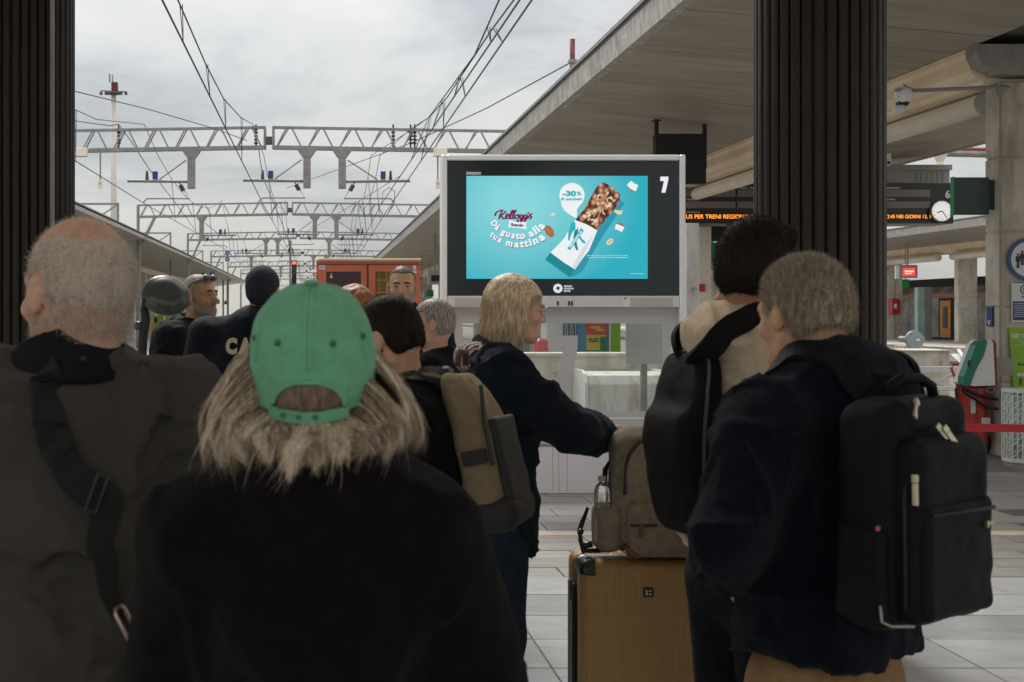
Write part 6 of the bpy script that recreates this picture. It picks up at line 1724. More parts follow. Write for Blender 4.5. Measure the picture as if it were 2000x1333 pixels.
sdf_part(bag, "pouch", S, M_blackm, lambda q: fbm(q, 12, 2, 2) * .004)
p.ribbon("lower_strap", [c + tg * .055, c + tg * .1 + Vector((0, 0, -.03)), Vector((.20, -.15, 1.02))], .03, .004, M_blackm, off=.003, obj_parent=bag.o, follow=.5)

# --- woman in the green cap
p = Person("woman in a mint green cap and black sweater, ash blond hair spilling out", 612, 552, 1.80, -4, hyaw=2, hpitch=14, hs=.93, w=.93, bulk=.010, body_dy=0.0, body_dx=.0)
p.j['sh'] = [q + np.array([0, 0, -.030]) for q in p.j['sh']]
p.j['el'] = [p.j['el'][0] * [.98, 1, 1] + np.array([0, .05, -.03]), p.j['el'][1] * [1.12, 1, 1] + np.array([0, .05, -.03])]; p.j['wr'] = [p.j['wr'][0] + np.array([.05, .16, 0]), p.j['wr'][1] + np.array([.02, .16, 0])]
p.hc[2] -= .016
p.body(SK_pale, h=0.007)
p.top("sweater", CL_black, hem=.86, h=.0075, fold=.010, seed=33, ridge=.6, collar=.01, cr=.075, sleeve=.078, cuff=.05)
p.trousers(CL_dark)
# cap: pitched so that the back opening faces down
M_cap = mat("cap_mint", (0.17, 0.45, 0.27), 0.85, var=0.10, vscale=26, bump=0.35, bscale=500, sheen=.15, spec=.2, streak=((0.12, 0.34, 0.20), (18, 18, 18), .5))
A_ = rotx(R(13)); cc = np.array([0, -.010, 1.582]) 
hcap = 0.113; rx, ry = .0885, .106
nu, nv = 192, 84
V = []; keepq = []
for i in range(nv + 1):
    t_ = i / nv
    th = min(t_ / .82, 1) * math.pi / 2
    ext = max(0, t_ - .82) / .18 * .046
    sr = math.sin(th) ** 0.88 if th > 0 else 0; cz_ = math.cos(th) ** 0.92 if th < math.pi / 2 else 0
    for k in range(nu):
        ph = 2 * math.pi * k / nu
        seam = abs(((ph / (math.pi / 3)) + .5) % 1 - .5) * 2      # 0 on a seam
        s_ = 1 - .012 * math.exp(-(seam / .05) ** 2)
        flat_ = 1 + .010 * (math.cos(6 * ph) * -1) * sr
        pz = hcap * cz_ - ext
        q = np.array([math.sin(ph) * rx * sr * s_ * flat_ * (1 - ext * 1.0), -math.cos(ph) * ry * sr * s_ * flat_ * (1 - ext * 1.2), pz])
        V.append(q)
V = np.array(V)
nz = fbm(V, 16, 4, 3)[:, None] * .0055 + fbm(V, 55, 8, 2)[:, None] * .0012
V = V * (1 + nz / .1)
Q = []
OC = (0.0, -.025, .048, .034)   # opening: centre x, z, half sizes on the rear
for i in range(nv):
    for k in range(nu):
        a, b, c_, d_ = i * nu + k, i * nu + (k + 1) % nu, (i + 1) * nu + (k + 1) % nu, (i + 1) * nu + k
        m_ = (V[a] + V[b] + V[c_] + V[d_]) / 4
        if m_[1] < 0 and i < nv:
            ux, uz = m_[0] / OC[2], (m_[2] - OC[1] + .012) / (.038)
            if ux * ux + max(uz, 0) ** 2 < 1 and m_[2] > OC[1] - .013 - .004 * (1 - ux * ux): continue
        Q.append((a, d_, c_, b))
def smooth_cap(V, Q):
    q = np.array(Q); return V, q
V, Q = smooth_cap(V, Q)
Vw = (A_ @ V.T).T + cc
me = np_mesh("crown", Vw, [Q])
cap_root = bpy.data.objects.new("cap", me); C.objects.link(cap_root); me.materials.append(M_cap)
cap_root.parent = p.t.o
sol = cap_root.modifiers.new("thickness", 'SOLIDIFY'); sol.thickness = .0022; sol.offset = -1
def Cw(q): return Vector((A_ @ np.array(q, float)) + cc)
def cap_r(x, z, o=0.0):
    """Point on the rear of the cap at x, z in cap space."""
    u = min(1, max(0, z) / hcap); th = math.acos(min(1, u ** (1 / .92)))
    sr = math.sin(th) ** .88; yy = -ry * math.sqrt(max(0, sr * sr - (x / rx) ** 2)) - o
    return Cw((x, yy * (1 if z > 0 else 1 - .03), z))
# band edge stitched round the opening, strap, eyelets, button, brim
arc = [cap_r(.048 * math.cos(a), -.037 + .038 * math.sin(a), .0005) for a in [math.pi * k / 24 for k in range(25)]]
lpart(p.t, "opening_binding", MB().tube(arc, .0032, 8), M_cap, parent=cap_root, smooth=True)
def band(z0, z1, x0, x1, o, n=14):
    mb = MB(); vv = []
    for k in range(n + 1):
        x = x0 + (x1 - x0) * k / n
        for zz, oo in ((z0, o), (z0, o + .0025), (z1, o + .0025), (z1, o)):
            vv.append(cap_r(x, zz - .004 * (1 - (x / .06) ** 2), oo))
    ff = []
    for k in range(n):
        for a in range(4): ff.append((k * 4 + a, k * 4 + (a + 1) % 4, k * 4 + 4 + (a + 1) % 4, k * 4 + 4 + a))
    ff += [(0, 1, 2, 3), tuple(n * 4 + 3 - a for a in range(4))]
    return mb.add(vv, ff)
lpart(p.t, "strap", band(-.053, -.037, -.054, .028, .0005), M_cap, parent=cap_root, smooth=False)
lpart(p.t, "strap_end", band(-.051, -.036, -.018, .054, .0035), M_cap, parent=cap_root, smooth=False)
for x in (-.034, -.012, .010): lpart(p.t, "strap_hole", MB().tube([cap_r(x, -.046, .006), cap_r(x, -.046, .0085)], .0036, 12), mat("cap_dark", (0.05, 0.16, 0.08), 0.8), parent=cap_root)
for ph, zz in ((-.040, .050), (.034, .050), (-.075, .046), (.072, .050)):
    c = cap_r(ph, zz, .0); c0 = cap_r(ph, zz, .004)
    n_ = (c0 - c).normalized()
    lpart(p.t, "eyelet", MB().tube([c, c0], .0042, 12).tube([c0, c0 + n_ * .0006], .0022, 10), MATS["cap_dark"], parent=cap_root, smooth=True)
for sx_ in (-60, 0, 60):
    for dd_ in (-.0035, .0035):
        pp_ = []
        for k in range(22):
            t_ = .06 + .70 * k / 21; th = t_ / .82 * math.pi / 2; sr = math.sin(th) ** .88; ph = R(sx_)
            q_ = np.array([math.sin(ph) * rx * sr + math.cos(ph) * dd_, -math.cos(ph) * ry * sr + math.sin(ph) * dd_, hcap * math.cos(th) ** .92])
            if sx_ == 0 and q_[2] < .006: break
            q_ = q_ * (1 + fbm(q_[None] / 1.0, 16, 4, 3)[0] * .055) * 1.001
            pp_.append(Cw(q_))
        lpart(p.t, "seam", MB().tube(pp_, .0009, 5), mat("cap_thread", (0.24, 0.55, 0.36), .8), parent=cap_root, smooth=True)
lpart(p.t, "button", MB().sphere(Cw((0, -.002, hcap + .001)), .0105, 16, 8, (1, 1, .45)), MATS["cap_dark"] if False else M_cap, parent=cap_root, smooth=True)
vis = []
for r_ in range(7):
    for k in range(25):
        a = R(-62) + R(124) * k / 24
        rr_ = r_ / 6 * .075
        vis.append(Cw((math.sin(a) * (rx - .006 + rr_ * .05), math.cos(a) * (ry - .004) + rr_ * math.cos(a * .8), -.048 - .020 * r_ / 6 * math.cos(a))))
lpart(p.t, "brim", MB().add(vis, [(r_ * 25 + k, r_ * 25 + k + 1, r_ * 25 + k + 26, r_ * 25 + k + 25) for r_ in range(6) for k in range(24)]), M_cap, parent=cap_root, smooth=True)
# hair under the cap
S = SDF((-.2, -.2), (.2, .16), .0055, np.arange(1.36, 1.66, .0055))
S.ell((-.0, -.014, 1.553), (.074, .094, .080)); S.ell((-.004, -.008, 1.472), (.094, .088, .038), k=.03); S.ell((-.085, .0, 1.468), (.034, .055, .035), k=.02); S.ell((.083, .0, 1.468), (.028, .055, .035), k=.02)
S.plane((0, 0, -1), (0, 0, 1.438), k=.02)
S.warp(lambda q: fbm(q * [1, 1, .3], 45, 3, 3) * .005)
hb, v_, q_ = sdf_part(p.t, "hair", S, H_ash_in)
r = np.random.default_rng(11)
LK = {0: [[], [], 0], 1: [[], [], 0], 2: [[], [], 0]}
ncl = 210
for ci in range(ncl):
    ph = r.uniform(-2.55, 2.55) if ci > 40 else r.uniform(-1.2, 1.2)
    layer_ = r.uniform(0, 1)
    tone = int(r.choice([0, 1, 2], p=[.5, .27, .23])) if layer_ > .3 else 2  # innermost locks always take the dark tone, painting shade in the depth
    NV, NQ, off = LK[tone]
    n = 95
    dphi = r.normal(0, .055, n); ph0 = ph + dphi
    lay = np.clip(layer_ + r.normal(0, .1, n), 0, 1)
    sdf = max(0, min(1, (abs(ph) - .85) / .5)); sdf = sdf * sdf * (3 - 2 * sdf)
    z0 = 1.530 - .026 * math.cos(ph) + .060 * sdf + .004 * lay + r.normal(0, .003, n)
    def ring_(phi, rad, z): return np.stack([np.sin(phi) * rad * .955 - .004, -np.cos(phi) * rad * .96 - .004, z], 1)
    side = abs(math.sin(ph))
    R0 = .066 + .008 * lay + .020 * sdf
    R1 = .102 + .026 * side + .012 * layer_ + r.normal(0, .003, n)
    zm = z0 - r.uniform(.010, .028) - .022 * sdf
    R2c = .100 + .018 * side + .012 * layer_ + r.normal(0, .010)
    ze = 1.478 - .012 * (1 - side) - .010 * sdf - .006 * layer_ + r.normal(0, .010) + .004 * side
    phe = ph + r.normal(0, .16)
    if ph > .95 and r.random() < .55: R2c += .022; ze += .006           # the flick on the right
    if abs(ph + .95) < .16 or abs(ph + .10) < .14: ze -= .014; R2c += .006   # longer points
    tight = .45 if ci % 3 else .15
    P0 = ring_(ph0, R0, z0); P1 = ring_(ph0 * 1.0, R1, zm)
    P2 = ring_(ph0 * .5 + phe * .5, np.maximum(R1, R2c) + .012 + .014 * side, zm * .40 + ze * .60 + r.normal(0, .002, n))
    wild = (r.random(n) < .06) * r.normal(0, .016, n)
    P3 = ring_(phe + dphi * tight + wild * 6, R2c + r.normal(0, .004, n) + np.abs(wild), ze + r.normal(0, .008, n) + wild)
    SG = 9; pts = []
    for k in range(SG + 1):
        u = k / SG
        pts.append(P0 * (1 - u) ** 3 + P1 * 3 * u * (1 - u) ** 2 + P2 * 3 * u * u * (1 - u) + P3 * u ** 3 + (r.normal(0, .0010, (n, 3)) if 0 < k else 0))
    rad = pts[4].copy(); rad[:, 2] = 0; rad /= np.linalg.norm(rad, axis=1, keepdims=True)
    sd = np.cross(rad, [0, 0, 1.0]) + r.normal(0, .35, (n, 3)); sd /= np.linalg.norm(sd, axis=1, keepdims=True)
    for k, pt in enumerate(pts):
        w_ = .00105 * (1 - (k / (SG + .4)) ** 2) / 2
        NV.append(pt - sd * w_); NV.append(pt + sd * w_)
    i = np.arange(n) + off
    for k in range(SG): NQ.append(np.stack([i + 2 * k * n, i + (2 * k + 1) * n, i + (2 * k + 3) * n, i + (2 * k + 2) * n], 1))
    LK[tone][2] += 2 * n * (SG + 1)
for kk_, mm_ in ((0, H_ash), (1, H_ash_l), (2, H_ash_d)):
    p.add("hair_locks", np.concatenate(LK[kk_][0]), [np.concatenate(LK[kk_][1])], mm_)

# --- grey blond man with the big black backpack
p = Person("man with cropped grey-blond hair in navy hooded fleece and khaki trousers", 1568, 509, 2.60, 34, hyaw=-8, hpitch=-8, hs=.93, w=1.08, bulk=.018, body_dx=.045, body_dy=.0)
p.j['el'] = [np.array([-.315, -.02, 1.235]), np.array([.31, .02, 1.18])]
p.j['wr'] = [np.array([-.06, .20, 1.09]), np.array([.18, .18, 1.04])]
p.body(SK_warm, h=0.0055, hand=((1, .25, -.1), (-1, .25, -.1)))
p.hair(H_greyblond, th=.007, n=42000, L=.016, wd=.0008, noise=.004, nscale=38, flow=(0, .3, .25), stand=.55, jit=.3, droop=-.02, seed=12, nape=-.05)
scalp(p, H_greyblond, 9000, .006, .0008, -.085, .6, 14, hairline=.02, name="nape_hair")
def hood(S, s):
    n0 = s.neck + np.array([0, -.01, 0])
    S.ell(n0 + [0.02, -.085, -.01], (.125, .078, .095), k=.04)
    S.ell(n0 + [0, -.035, .015], (.115, .095, .068), k=.04)
    for q in (-1, 1): S.cap(n0 + [q * .085, -.04, .02], n0 + [q * .06, .07, -.05], .035, .03, k=.03)
def hoodcut(S, s):
    n0 = s.neck
    S.ell(n0 + [0, .012, .055], (.074, .078, .075), k=.015, op='s')
p.top("fleece_jacket", CL_navy2, hem=.985 / p.s / 1.0 * 1.0, h=.0075, fold=.015, seed=41, ridge=.9, collar=0.0, extra=hood, cut=hoodcut, sleeve=.078, cuff=.05)
p.trousers(CL_khaki, seed=6, wide=1.08, fold=.009)
# reflective beads along the left sleeve seam
mbb = MB(); rb = random.Random(4)
pa = [Lp(p, 1500, 735, 2.62), Lp(p, 1470, 775, 2.62), Lp(p, 1440, 830, 2.6), Lp(p, 1415, 885, 2.58), Lp(p, 1392, 930, 2.55), Lp(p, 1366, 985, 2.55), Lp(p, 1352, 1030, 2.55)]
p.ribbon("sleeve_stripe", pa, .016, .002, mat("stripe_reflective", (0.06, 0.06, 0.065), .5, col2=(.75, .76, .78), vscale=55, detail=1), off=.001)
bp = companion(p, "backpack", "large black rectangular backpack with metal zip pulls on the grey-blond man's back", "backpack")
B0 = Lp(p, 1770, 1000, 2.26); bc = np.array([-.105, -.232, 1.290])
KB = .80
M_bpk = mat("backpack_black", (0.0034, 0.0038, 0.0056), 0.62, var=0.3, vscale=30, bump=0.3, bscale=500, spec=.2)
wv = lambda sd_: (lambda q: fbm(q, 12, sd_, 3) * .006 + fbm(q, 45, sd_ + 3, 2) * .0015)
def bpbox(name, c, hsz, rad, mtl, seed=1, h=.006, parent=None, extra=None):
    c = np.array(c); hsz = np.array(hsz); S = SDF(c[:2] - hsz[:2] - .03, c[:2] + hsz[:2] + .03, h, np.arange(c[2] - hsz[2] - .03, c[2] + hsz[2] + .03, h))
    S.box(c, hsz, rad)
    if extra: extra(S)
    return sdf_part(bp, name, S, mtl, wv(seed), parent=parent)
bo, bv, bq = bpbox("main_compartment", bc, (.132, .064, .205), .045, M_bpk, 3)
bpbox("front_compartment", bc + [0.003, -.066, -.022], (.115, .034, .165), .028, M_bpk, 5)
fp, _, _ = bpbox("front_pocket", bc + [0.006, -.094, -.072], (.104, .016, .102), .014, M_bpk, 7)
bpbox("side_pocket", bc + [-.125, 0, -.10], (.016, .050, .085), .014, M_bpk, 8)
bpbox("top_flap", bc + [0, -.010, .170], (.112, .058, .038), .034, M_bpk, 9)
def zipline(pts, nm="zip"):
    lpart(bp, nm, MB().tube([Vector(q) for q in pts], .0035, 6), M_blackm, smooth=True)
zx, zy = .135, -.135
zipline([bc + [-0.1114, -0.0735, -0.1557], bc + [-0.1139, -0.0735, 0.0519], bc + [-0.0825, -0.0794, 0.1254], bc + [0.0000, -0.0823, 0.1471], bc + [0.0825, -0.0794, 0.1254], bc + [0.1171, -0.0735, 0.0519], bc + [0.1171, -0.0735, -0.1557]])
zipline([bc + [-0.0907, -0.1117, 0.0104], bc + [0.1072, -0.1117, 0.0104]], "pocket_zip")
def pull(a, b, r_=.0065):
    a, b = Vector(a), Vector(b)
    o = lpart(bp, "zip_pull", MB().bar(a, a.lerp(b, .25), .012, .006).bar(a.lerp(b, .28), b, r_ * 1.7, .005), M_brass)
pull(bc + [-0.1171, -0.0941, 0.0822], bc + [-0.1237, -0.0992, 0.0303]); pull(bc + [-0.0165, -0.0867, 0.1600], bc + [0.0099, -0.0992, 0.1211]); pull(bc + [-0.0289, -0.0809, 0.1626], bc + [-0.0016, -0.0941, 0.1280]); pull(bc + [-0.0454, -0.0551, 0.2059], bc + [-0.0784, -0.0698, 0.1773]); pull(bc + [0.0701, -0.1161, -0.0173], bc + [0.0949, -0.1161, -0.0138], .004)
lpart(bp, "piping", MB().tube([bc + [-.142, -.045, -.150], bc + [-.140, -.047, -.178], bc + [-.125, -.056, -.186], bc + [-.108, -.088, -.182]], .0025, 6), mat("piping_grey", (0.35, .36, .36), .5), smooth=True)
lpart(bp, "carry_handle", MB().tube([bc + [-0.0495, 0.0073, 0.1946], bc + [-0.0454, 0.0000, 0.2266], bc + [-0.0165, -0.0073, 0.2422], bc + [0.0330, -0.0147, 0.2405], bc + [0.0619, -0.0184, 0.2266], bc + [0.0677, -0.0221, 0.1920]], .010, 10), M_bpk, smooth=True)
lpart(bp, "red_tag", MB().box(bc[0] - .142, bc[0] - .134, bc[1] - .04, bc[1] - .036, bc[2] - .02, bc[2] - .012), mat("tag_pink", (.55, .12, .14), .5))
for q in (-1, 1):
    p.ribbon("shoulder_strap", [Vector((q * .08, -.18, 1.42)), Vector((q * .09, -.15, 1.50)), Vector((q * .115, -.07, 1.56)), Vector((q * .125, .03, 1.55)), Vector((q * .13, .13, 1.44)), Vector((q * .15, .15, 1.30)), Vector((q * .19, .08, 1.16))], .055, .010, M_bpk, off=.004, obj_parent=bp.o)

# --- young man in the cream hoodie
p = Person("young man with dark cropped hair and cream hoodie, turned to the right", 1475, 433, 3.2, -74, hyaw=20, hpitch=-6, hs=.99, w=1.02, bulk=.018, body_dx=-.0, body_dy=.06)
p.j['el'] = [p.j['el'][0] + [-.02, .05, 0], p.j['el'][1] + [.0, .1, .02]]; p.j['wr'] = [np.array([-.2, .3, 1.08]), np.array([.2, .32, 1.1])]
p.body(SK_tan, h=0.006)
def hst(S):
    S.ell((0, -.010, .034), (.0825, .102, .092)); S.ell((0, .03, .083), (.060, .072, .038), k=.03); S.ell((0, .085, .090), (.042, .035, .026), k=.03)
    S.ell((0, -.048, -.015), (.072, .062, .075), k=.02)
    S.box((0, .155, -.075), (.2, .108, .135), .02, k=.012, op='s')
    for q in (-1, 1):
        S.ell((q * .088, .010, -.014), (.034, .024, .034), k=.008, op='s'); S.box((q * .09, .03, -.09), (.05, .05, .065), .01, k=.01, op='s')
    S.plane((0, -.25, -1), (0, -.06, -.075), k=.008)
p.hair(H_dark, style=hst, n=26000, L=.012, wd=.0011, noise=.003, flow=(0, .35, -.1), stand=.45, jit=.3, seed=15, droop=.0)
scalp(p, H_dark, 7000, .005, .0008, -.10, .6, 17, hairline=.02, name="nape_hair")
def hood2(S, s):
    n0 = s.neck + np.array([0, -.01, -.01])
    S.ell(n0 + [0, -.085, -.015], (.115, .070, .070), k=.04); S.ell(n0 + [0, -.03, .005], (.100, .085, .058), k=.04)
    for q in (-1, 1): S.cap(n0 + [q * .08, -.04, .015], n0 + [q * .055, .08, -.04], .036, .03, k=.03)
def hoodcut2(S, s): S.ell(s.neck + [0, .012, .055], (.070, .076, .070), k=.015, op='s')
p.top("hoodie", CL_cream, hem=1.0, h=.0085, fold=.014, seed=52, ridge=.8, collar=0, extra=hood2, cut=hoodcut2, sleeve=.072, cuff=.048)
p.trousers(CL_dark, seed=9)
bp = companion(p, "backpack", "charcoal backpack worn by the young man in the cream hoodie", "backpack")
M_bpc = mat("backpack_charcoal", (0.0065, 0.0052, 0.0052), 0.8, var=0.3, vscale=20, bump=0.4, bscale=400, spec=.2, streak=((.014, .012, .016), (3, 3, 9), .5))
bc = np.array([0, -.172, 1.335])
S = SDF((-.22, -.45), (.22, -.08), .0075, np.arange(1.02, 1.66, .0075))
S.box(bc, (.115, .042, .240), .040); S.box(bc + [0, -.045, -.07], (.100, .034, .15), .033, k=.04)
S.plane((0, -1.3, 1), bc + [0, .01, .235], k=.06); S.plane((0, -1, -.35), bc + [0, -.088, -.1], k=.05)
bo, bv, bq = sdf_part(bp, "main_compartment", S, M_bpc, wv(4))
bvh2 = BVHTree.FromPolygons(bv.tolist(), bq.tolist())
p.ribbon("piping", [bc + [.125, -.03, -.2], bc + [.125, -.03, 0], bc + [.12, -.02, .12], bc + [.08, 0, .22], bc + [-.08, 0, .22], bc + [-.135, -.01, .15]], .008, .004, mat("piping_dark", (.07, .065, .08), .5), off=.001, bvh=bvh2, obj_parent=bp.o)
lpart(bp, "carry_handle", MB().tube([bc + [-.04, .075, .225], bc + [-.035, .065, .262], bc + [.0, .06, .272], bc + [.035, .065, .262], bc + [.04, .075, .225]], .011, 10), M_bpc, smooth=True)
for q in (-1, 1):
    p.ribbon("shoulder_strap", [Vector((q * .07, -.20, 1.50)), Vector((q * .085, -.15, 1.58)), Vector((q * .105, -.06, 1.62)), Vector((q * .12, .04, 1.60)), Vector((q * .13, .14, 1.48)), Vector((q * .16, .13, 1.30))], .060, .012, M_bpc, off=.011, obj_parent=bp.o)

# --- man with dark hair and the beige and black backpack
p = Person("man with short dark hair and trimmed beard, head bowed to the left, black jacket", 756, 583, 3.5, 66, hyaw=-4, hpitch=-20, hs=.95, w=1.0, bulk=.013, body_dx=.10, body_dy=.04)
p.j['wr'] = [np.array([-.12, .30, 1.05]), np.array([.12, .32, 1.05])]; p.j['el'] = [p.j['el'][0] + [0, .04, 0], p.j['el'][1] + [0, .04, 0]]
p.body(SK_warm, h=0.006)
p.hair(H_dark, th=.006, n=26000, L=.007, wd=.0010, noise=.0012, flow=(0, .1, -.4), stand=.4, jit=.25, seed=18, nape=-.060)
def beard(S):
    S.ell((0, .046, -.078), (.052, .052, .042)); 
    for q in (-1, 1): S.cap((q * .062, .010, -.035), (q * .045, .04, -.085), .016, .02, k=.02)
    S.ell((0, .088, -.046), (.024, .012, .008), k=.01)
    S.ell((0, .095, -.060), (.020, .02, .009), k=.004, op='s')
p.hair(H_dark, style=beard, n=5000, L=.010, name="beard", noise=.003, flow=(0, .2, -.6), seed=19, keep=lambda c, e_: e_ > -1)
p.top("jacket", CL_blackj, hem=.86, h=.0085, fold=.011, seed=61, ridge=.8, collar=.015, cr=.076, sleeve=.066)
p.trousers(CL_dark, seed=3)
bp = companion(p, "backpack", "beige and black canvas backpack on the back of the bowed dark-haired man", "backpack")
M_beige = cloth("canvas_beige", (0.27, 0.205, 0.125), var=.12, b=.5, bs=500)
bc = np.array([0.0, -.185, 1.285])
def slab_sdf(c, hsz, rad, extra=None, h=.007):
    c = np.array(c); hsz = np.array(hsz)
    S = SDF(c[:2] - hsz[:2] - .05, c[:2] + hsz[:2] + .05, h, np.arange(c[2] - hsz[2] - .04, c[2] + hsz[2] + .05, h)); S.box(c, hsz, rad)
    if extra: extra(S)
    return S
sdf_part(bp, "main_compartment", slab_sdf(bc, (.120, .060, .215), .045, lambda S: (S.plane((0, -1.6, 1), bc + [0, .02, .20], k=.05))), M_beige, wv(6))
sdf_part(bp, "rear_panel", slab_sdf(bc + [0, -.060, -.06], (.100, .012, .12), .010, lambda S: (S.plane((0, -.9, 1), bc + [0, -.03, .17], k=.03))), M_blackm, wv(8))
sdf_part(bp, "base_panel", slab_sdf(bc + [0, -.01, -.19], (.128, .066, .045), .035), M_blackm, wv(9))
lpart(bp, "logo_patch", MB().box(-.1315, -.1255, bc[1] - .040, bc[1] + .030, bc[2] - .050, bc[2] - .012, bev=.002), M_blackm)
lpart(bp, "side_buckle", MB().tube([(-.128, bc[1] - .05, bc[2] - .06), (-.130, bc[1] - .052, bc[2] + .05), (-.10, bc[1] - .055, bc[2] + .15)], .006, 8), M_black)
for q in (-1, 1):
    o = p.ribbon("shoulder_strap", [Vector((q * .075, -.20, 1.46)), Vector((q * .09, -.12, 1.52)), Vector((q * .105, -.03, 1.53)), Vector((q * .125, .06, 1.49)), Vector((q * .145, .14, 1.36)), Vector((q * .17, .10, 1.16)), Vector((q * .15, -.16, 1.10))], .060, .012, M_blackm, off=.004, obj_parent=bp.o)
    p.ribbon("strap_piping", [Vector((q * .105, -.16, 1.50)), Vector((q * .125, -.08, 1.53)), Vector((q * .14, .0, 1.52)), Vector((q * .158, .08, 1.46)), Vector((q * .178, .12, 1.36))], .012, .016, M_beige, off=.006, obj_parent=bp.o)
lpart(bp, "carry_handle", MB().tube([(-.04, -.17, 1.50), (-.03, -.18, 1.535), (.03, -.18, 1.535), (.04, -.17, 1.50)], .009, 8), mat("handle_mauve", (.10, .045, .05), .8), smooth=True)

# the pack leans with his bowed back
for ch in list(bp.o.children):
    if "strap" in ch.name: continue
    a_ = R(-13); c_ = Vector(bc) + Vector((0, 0, .12)); ch.rotation_euler = (a_, 0, 0)
    ch.location = c_ - Matrix.Rotation(a_, 3, 'X') @ c_ + Vector((0, .035, .015))
# --- blond woman with glasses reaching to the luggage
p = Person("blond woman in glasses, navy coat and zebra scarf reaching her arm to the luggage", 1008, 544, 4.62, -86, hyaw=2, hpitch=-8, hs=.98, w=.98, bulk=.016, body_dx=-.075, body_dy=.02)
p.j['sh'] = [q + np.array([0, .0, -.01]) for q in p.j['sh']]
p.j['el'] = [np.array([-.25, .02, 1.12]), np.array([.14, .26, 1.235])]
p.j['wr'] = [np.array([-.25, .08, .88]), np.array([.13, .46, 1.165])]
p.j['wr'][1] = np.array([-.10, .415, 1.195])
p.body(SK_red, h=0.006, hand=(0, (0, 1, -.35)))
def bob(S):
    S.ell((0, -.018, .034), (.090, .112, .098)); S.ell((0, -.05, -.055), (.086, .070, .115), k=.03)
    for q in (-1, 1): S.ell((q * .074, -.008, -.045), (.024, .052, .105), k=.02)
    S.box((0, .165, -.068), (.2, .140, .125), .03, k=.015, op='s')
    S.ell((0, .03, -.07), (.060, .075, .085), k=.01, op='s')
    S.plane((0, -.15, -1), (0, -.05, -.150), k=.015)
p.hair(H_blond, style=bob, n=14000, L=.055, wd=.0014, noise=.007, nscale=55, ns_stretch=(1, 1, .12), flow=(0, -.05, -1.4), stand=.12, jit=.07, seed=23, droop=.03, segs=4, keep=lambda c, e_: e_ > .9)
p.brows(H_grey)
# glasses
gl = MB()
for q in (-1, 1):
    c = p.H((q * .033, .102, .006))
    pts = [p.H((q * .033 + .023 * math.cos(a), .102 - .006 * abs(math.cos(a)), .006 + .018 * math.sin(a))) for a in [2 * math.pi * k / 20 for k in range(21)]]
    gl.tube(pts, .0016, 6, cap=False); gl.tube([p.H((q * .056, .098, .010)), p.H((q * .076, .04, .012)), p.H((q * .079, -.005, .014))], .0016, 6)
gl.tube([p.H((-.010, .104, .008)), p.H((.010, .104, .008))], .0016, 6)
p.mb("glasses", gl, mat("glasses_frame", (.55, .52, .5), .3, metal=.3))
def zcol(S, s):
    n0 = s.neck; S.ell(n0 + [0, -.055, -.02], (.115, .075, .060), k=.03)
p.top("coat", CL_navy, hem=.80 / p.s * 1.0, h=.0085, fold=.015, seed=71, ridge=1.0, collar=.0, extra=zcol, sleeve=.078, cuff=.062)
M_zebra = bpy.data.materials.new("zebra_cloth"); M_zebra.use_nodes = True
_t = M_zebra.node_tree; _b = _t.nodes["Principled BSDF"]; _tc = _t.nodes.new("ShaderNodeTexCoord"); _w = _t.nodes.new("ShaderNodeTexWave")
_w.inputs["Scale"].default_value = 16; _w.inputs["Distortion"].default_value = 6; _w.inputs["Detail"].default_value = 2; _w.inputs["Detail Scale"].default_value = 2.5
_rp = _t.nodes.new("ShaderNodeValToRGB"); _rp.color_ramp.elements[0].position = .5; _rp.color_ramp.elements[0].color = (.012, .011, .012, 1); _rp.color_ramp.elements[1].position = .56; _rp.color_ramp.elements[1].color = (.42, .34, .26, 1)
_t.links.new(_tc.outputs["Object"], _w.inputs["Vector"]); _t.links.new(_w.outputs["Fac"], _rp.inputs["Fac"]); _t.links.new(_rp.outputs["Color"], _b.inputs["Base Color"]); _b.inputs["Roughness"].default_value = .85
S = SDF((-.25, -.32), (.25, .2), .007, np.arange(1.28, 1.72, .007)); n0 = p.neck
S.ell(n0 + [0, -.085, -.008], (.115, .085, .055)); S.ell(n0 + [0, -.02, .005], (.095, .085, .045), k=.03); S.ell(n0 + [0, -.12, -.035], (.10, .05, .045), k=.03)
S.ell(n0 + [0, .02, .05], (.060, .07, .06), k=.012, op='s')
S.warp(lambda q: fbm(q, 16, 5, 3) * .009)
sdf_part(p.t, "scarf", S, M_zebra)
0 and lpart(p.t, "coat_zip", MB().tube([(0.03, .185, .80), (.03, .19, .86)], .006, 8).box(.02, .04, .18, .19, .765, .80), M_black)
p.trousers(CL_jean, seed=2, wide=1.12)
BL = p

# --- short grey man facing left behind
p = Person("short older man with cropped grey hair, face turned left beside the display post", 844, 586, 6.0, 70, hyaw=12, hs=.98, w=1.0, bulk=.015, body_dx=.02)
p.body(SK_red, h=0.006)
p.hair(H_grey, th=.006, n=12000, L=.005, wd=.0012, noise=.001, flow=(0, -.1, -.1), seed=25, nape=-.05, front=.055, yf=.03)
p.brows(H_grey)
p.top("jacket", CL_blackj, hem=.85, h=.01, fold=.007, seed=81, collar=.02, cr=.075)
p.trousers(CL_dark)
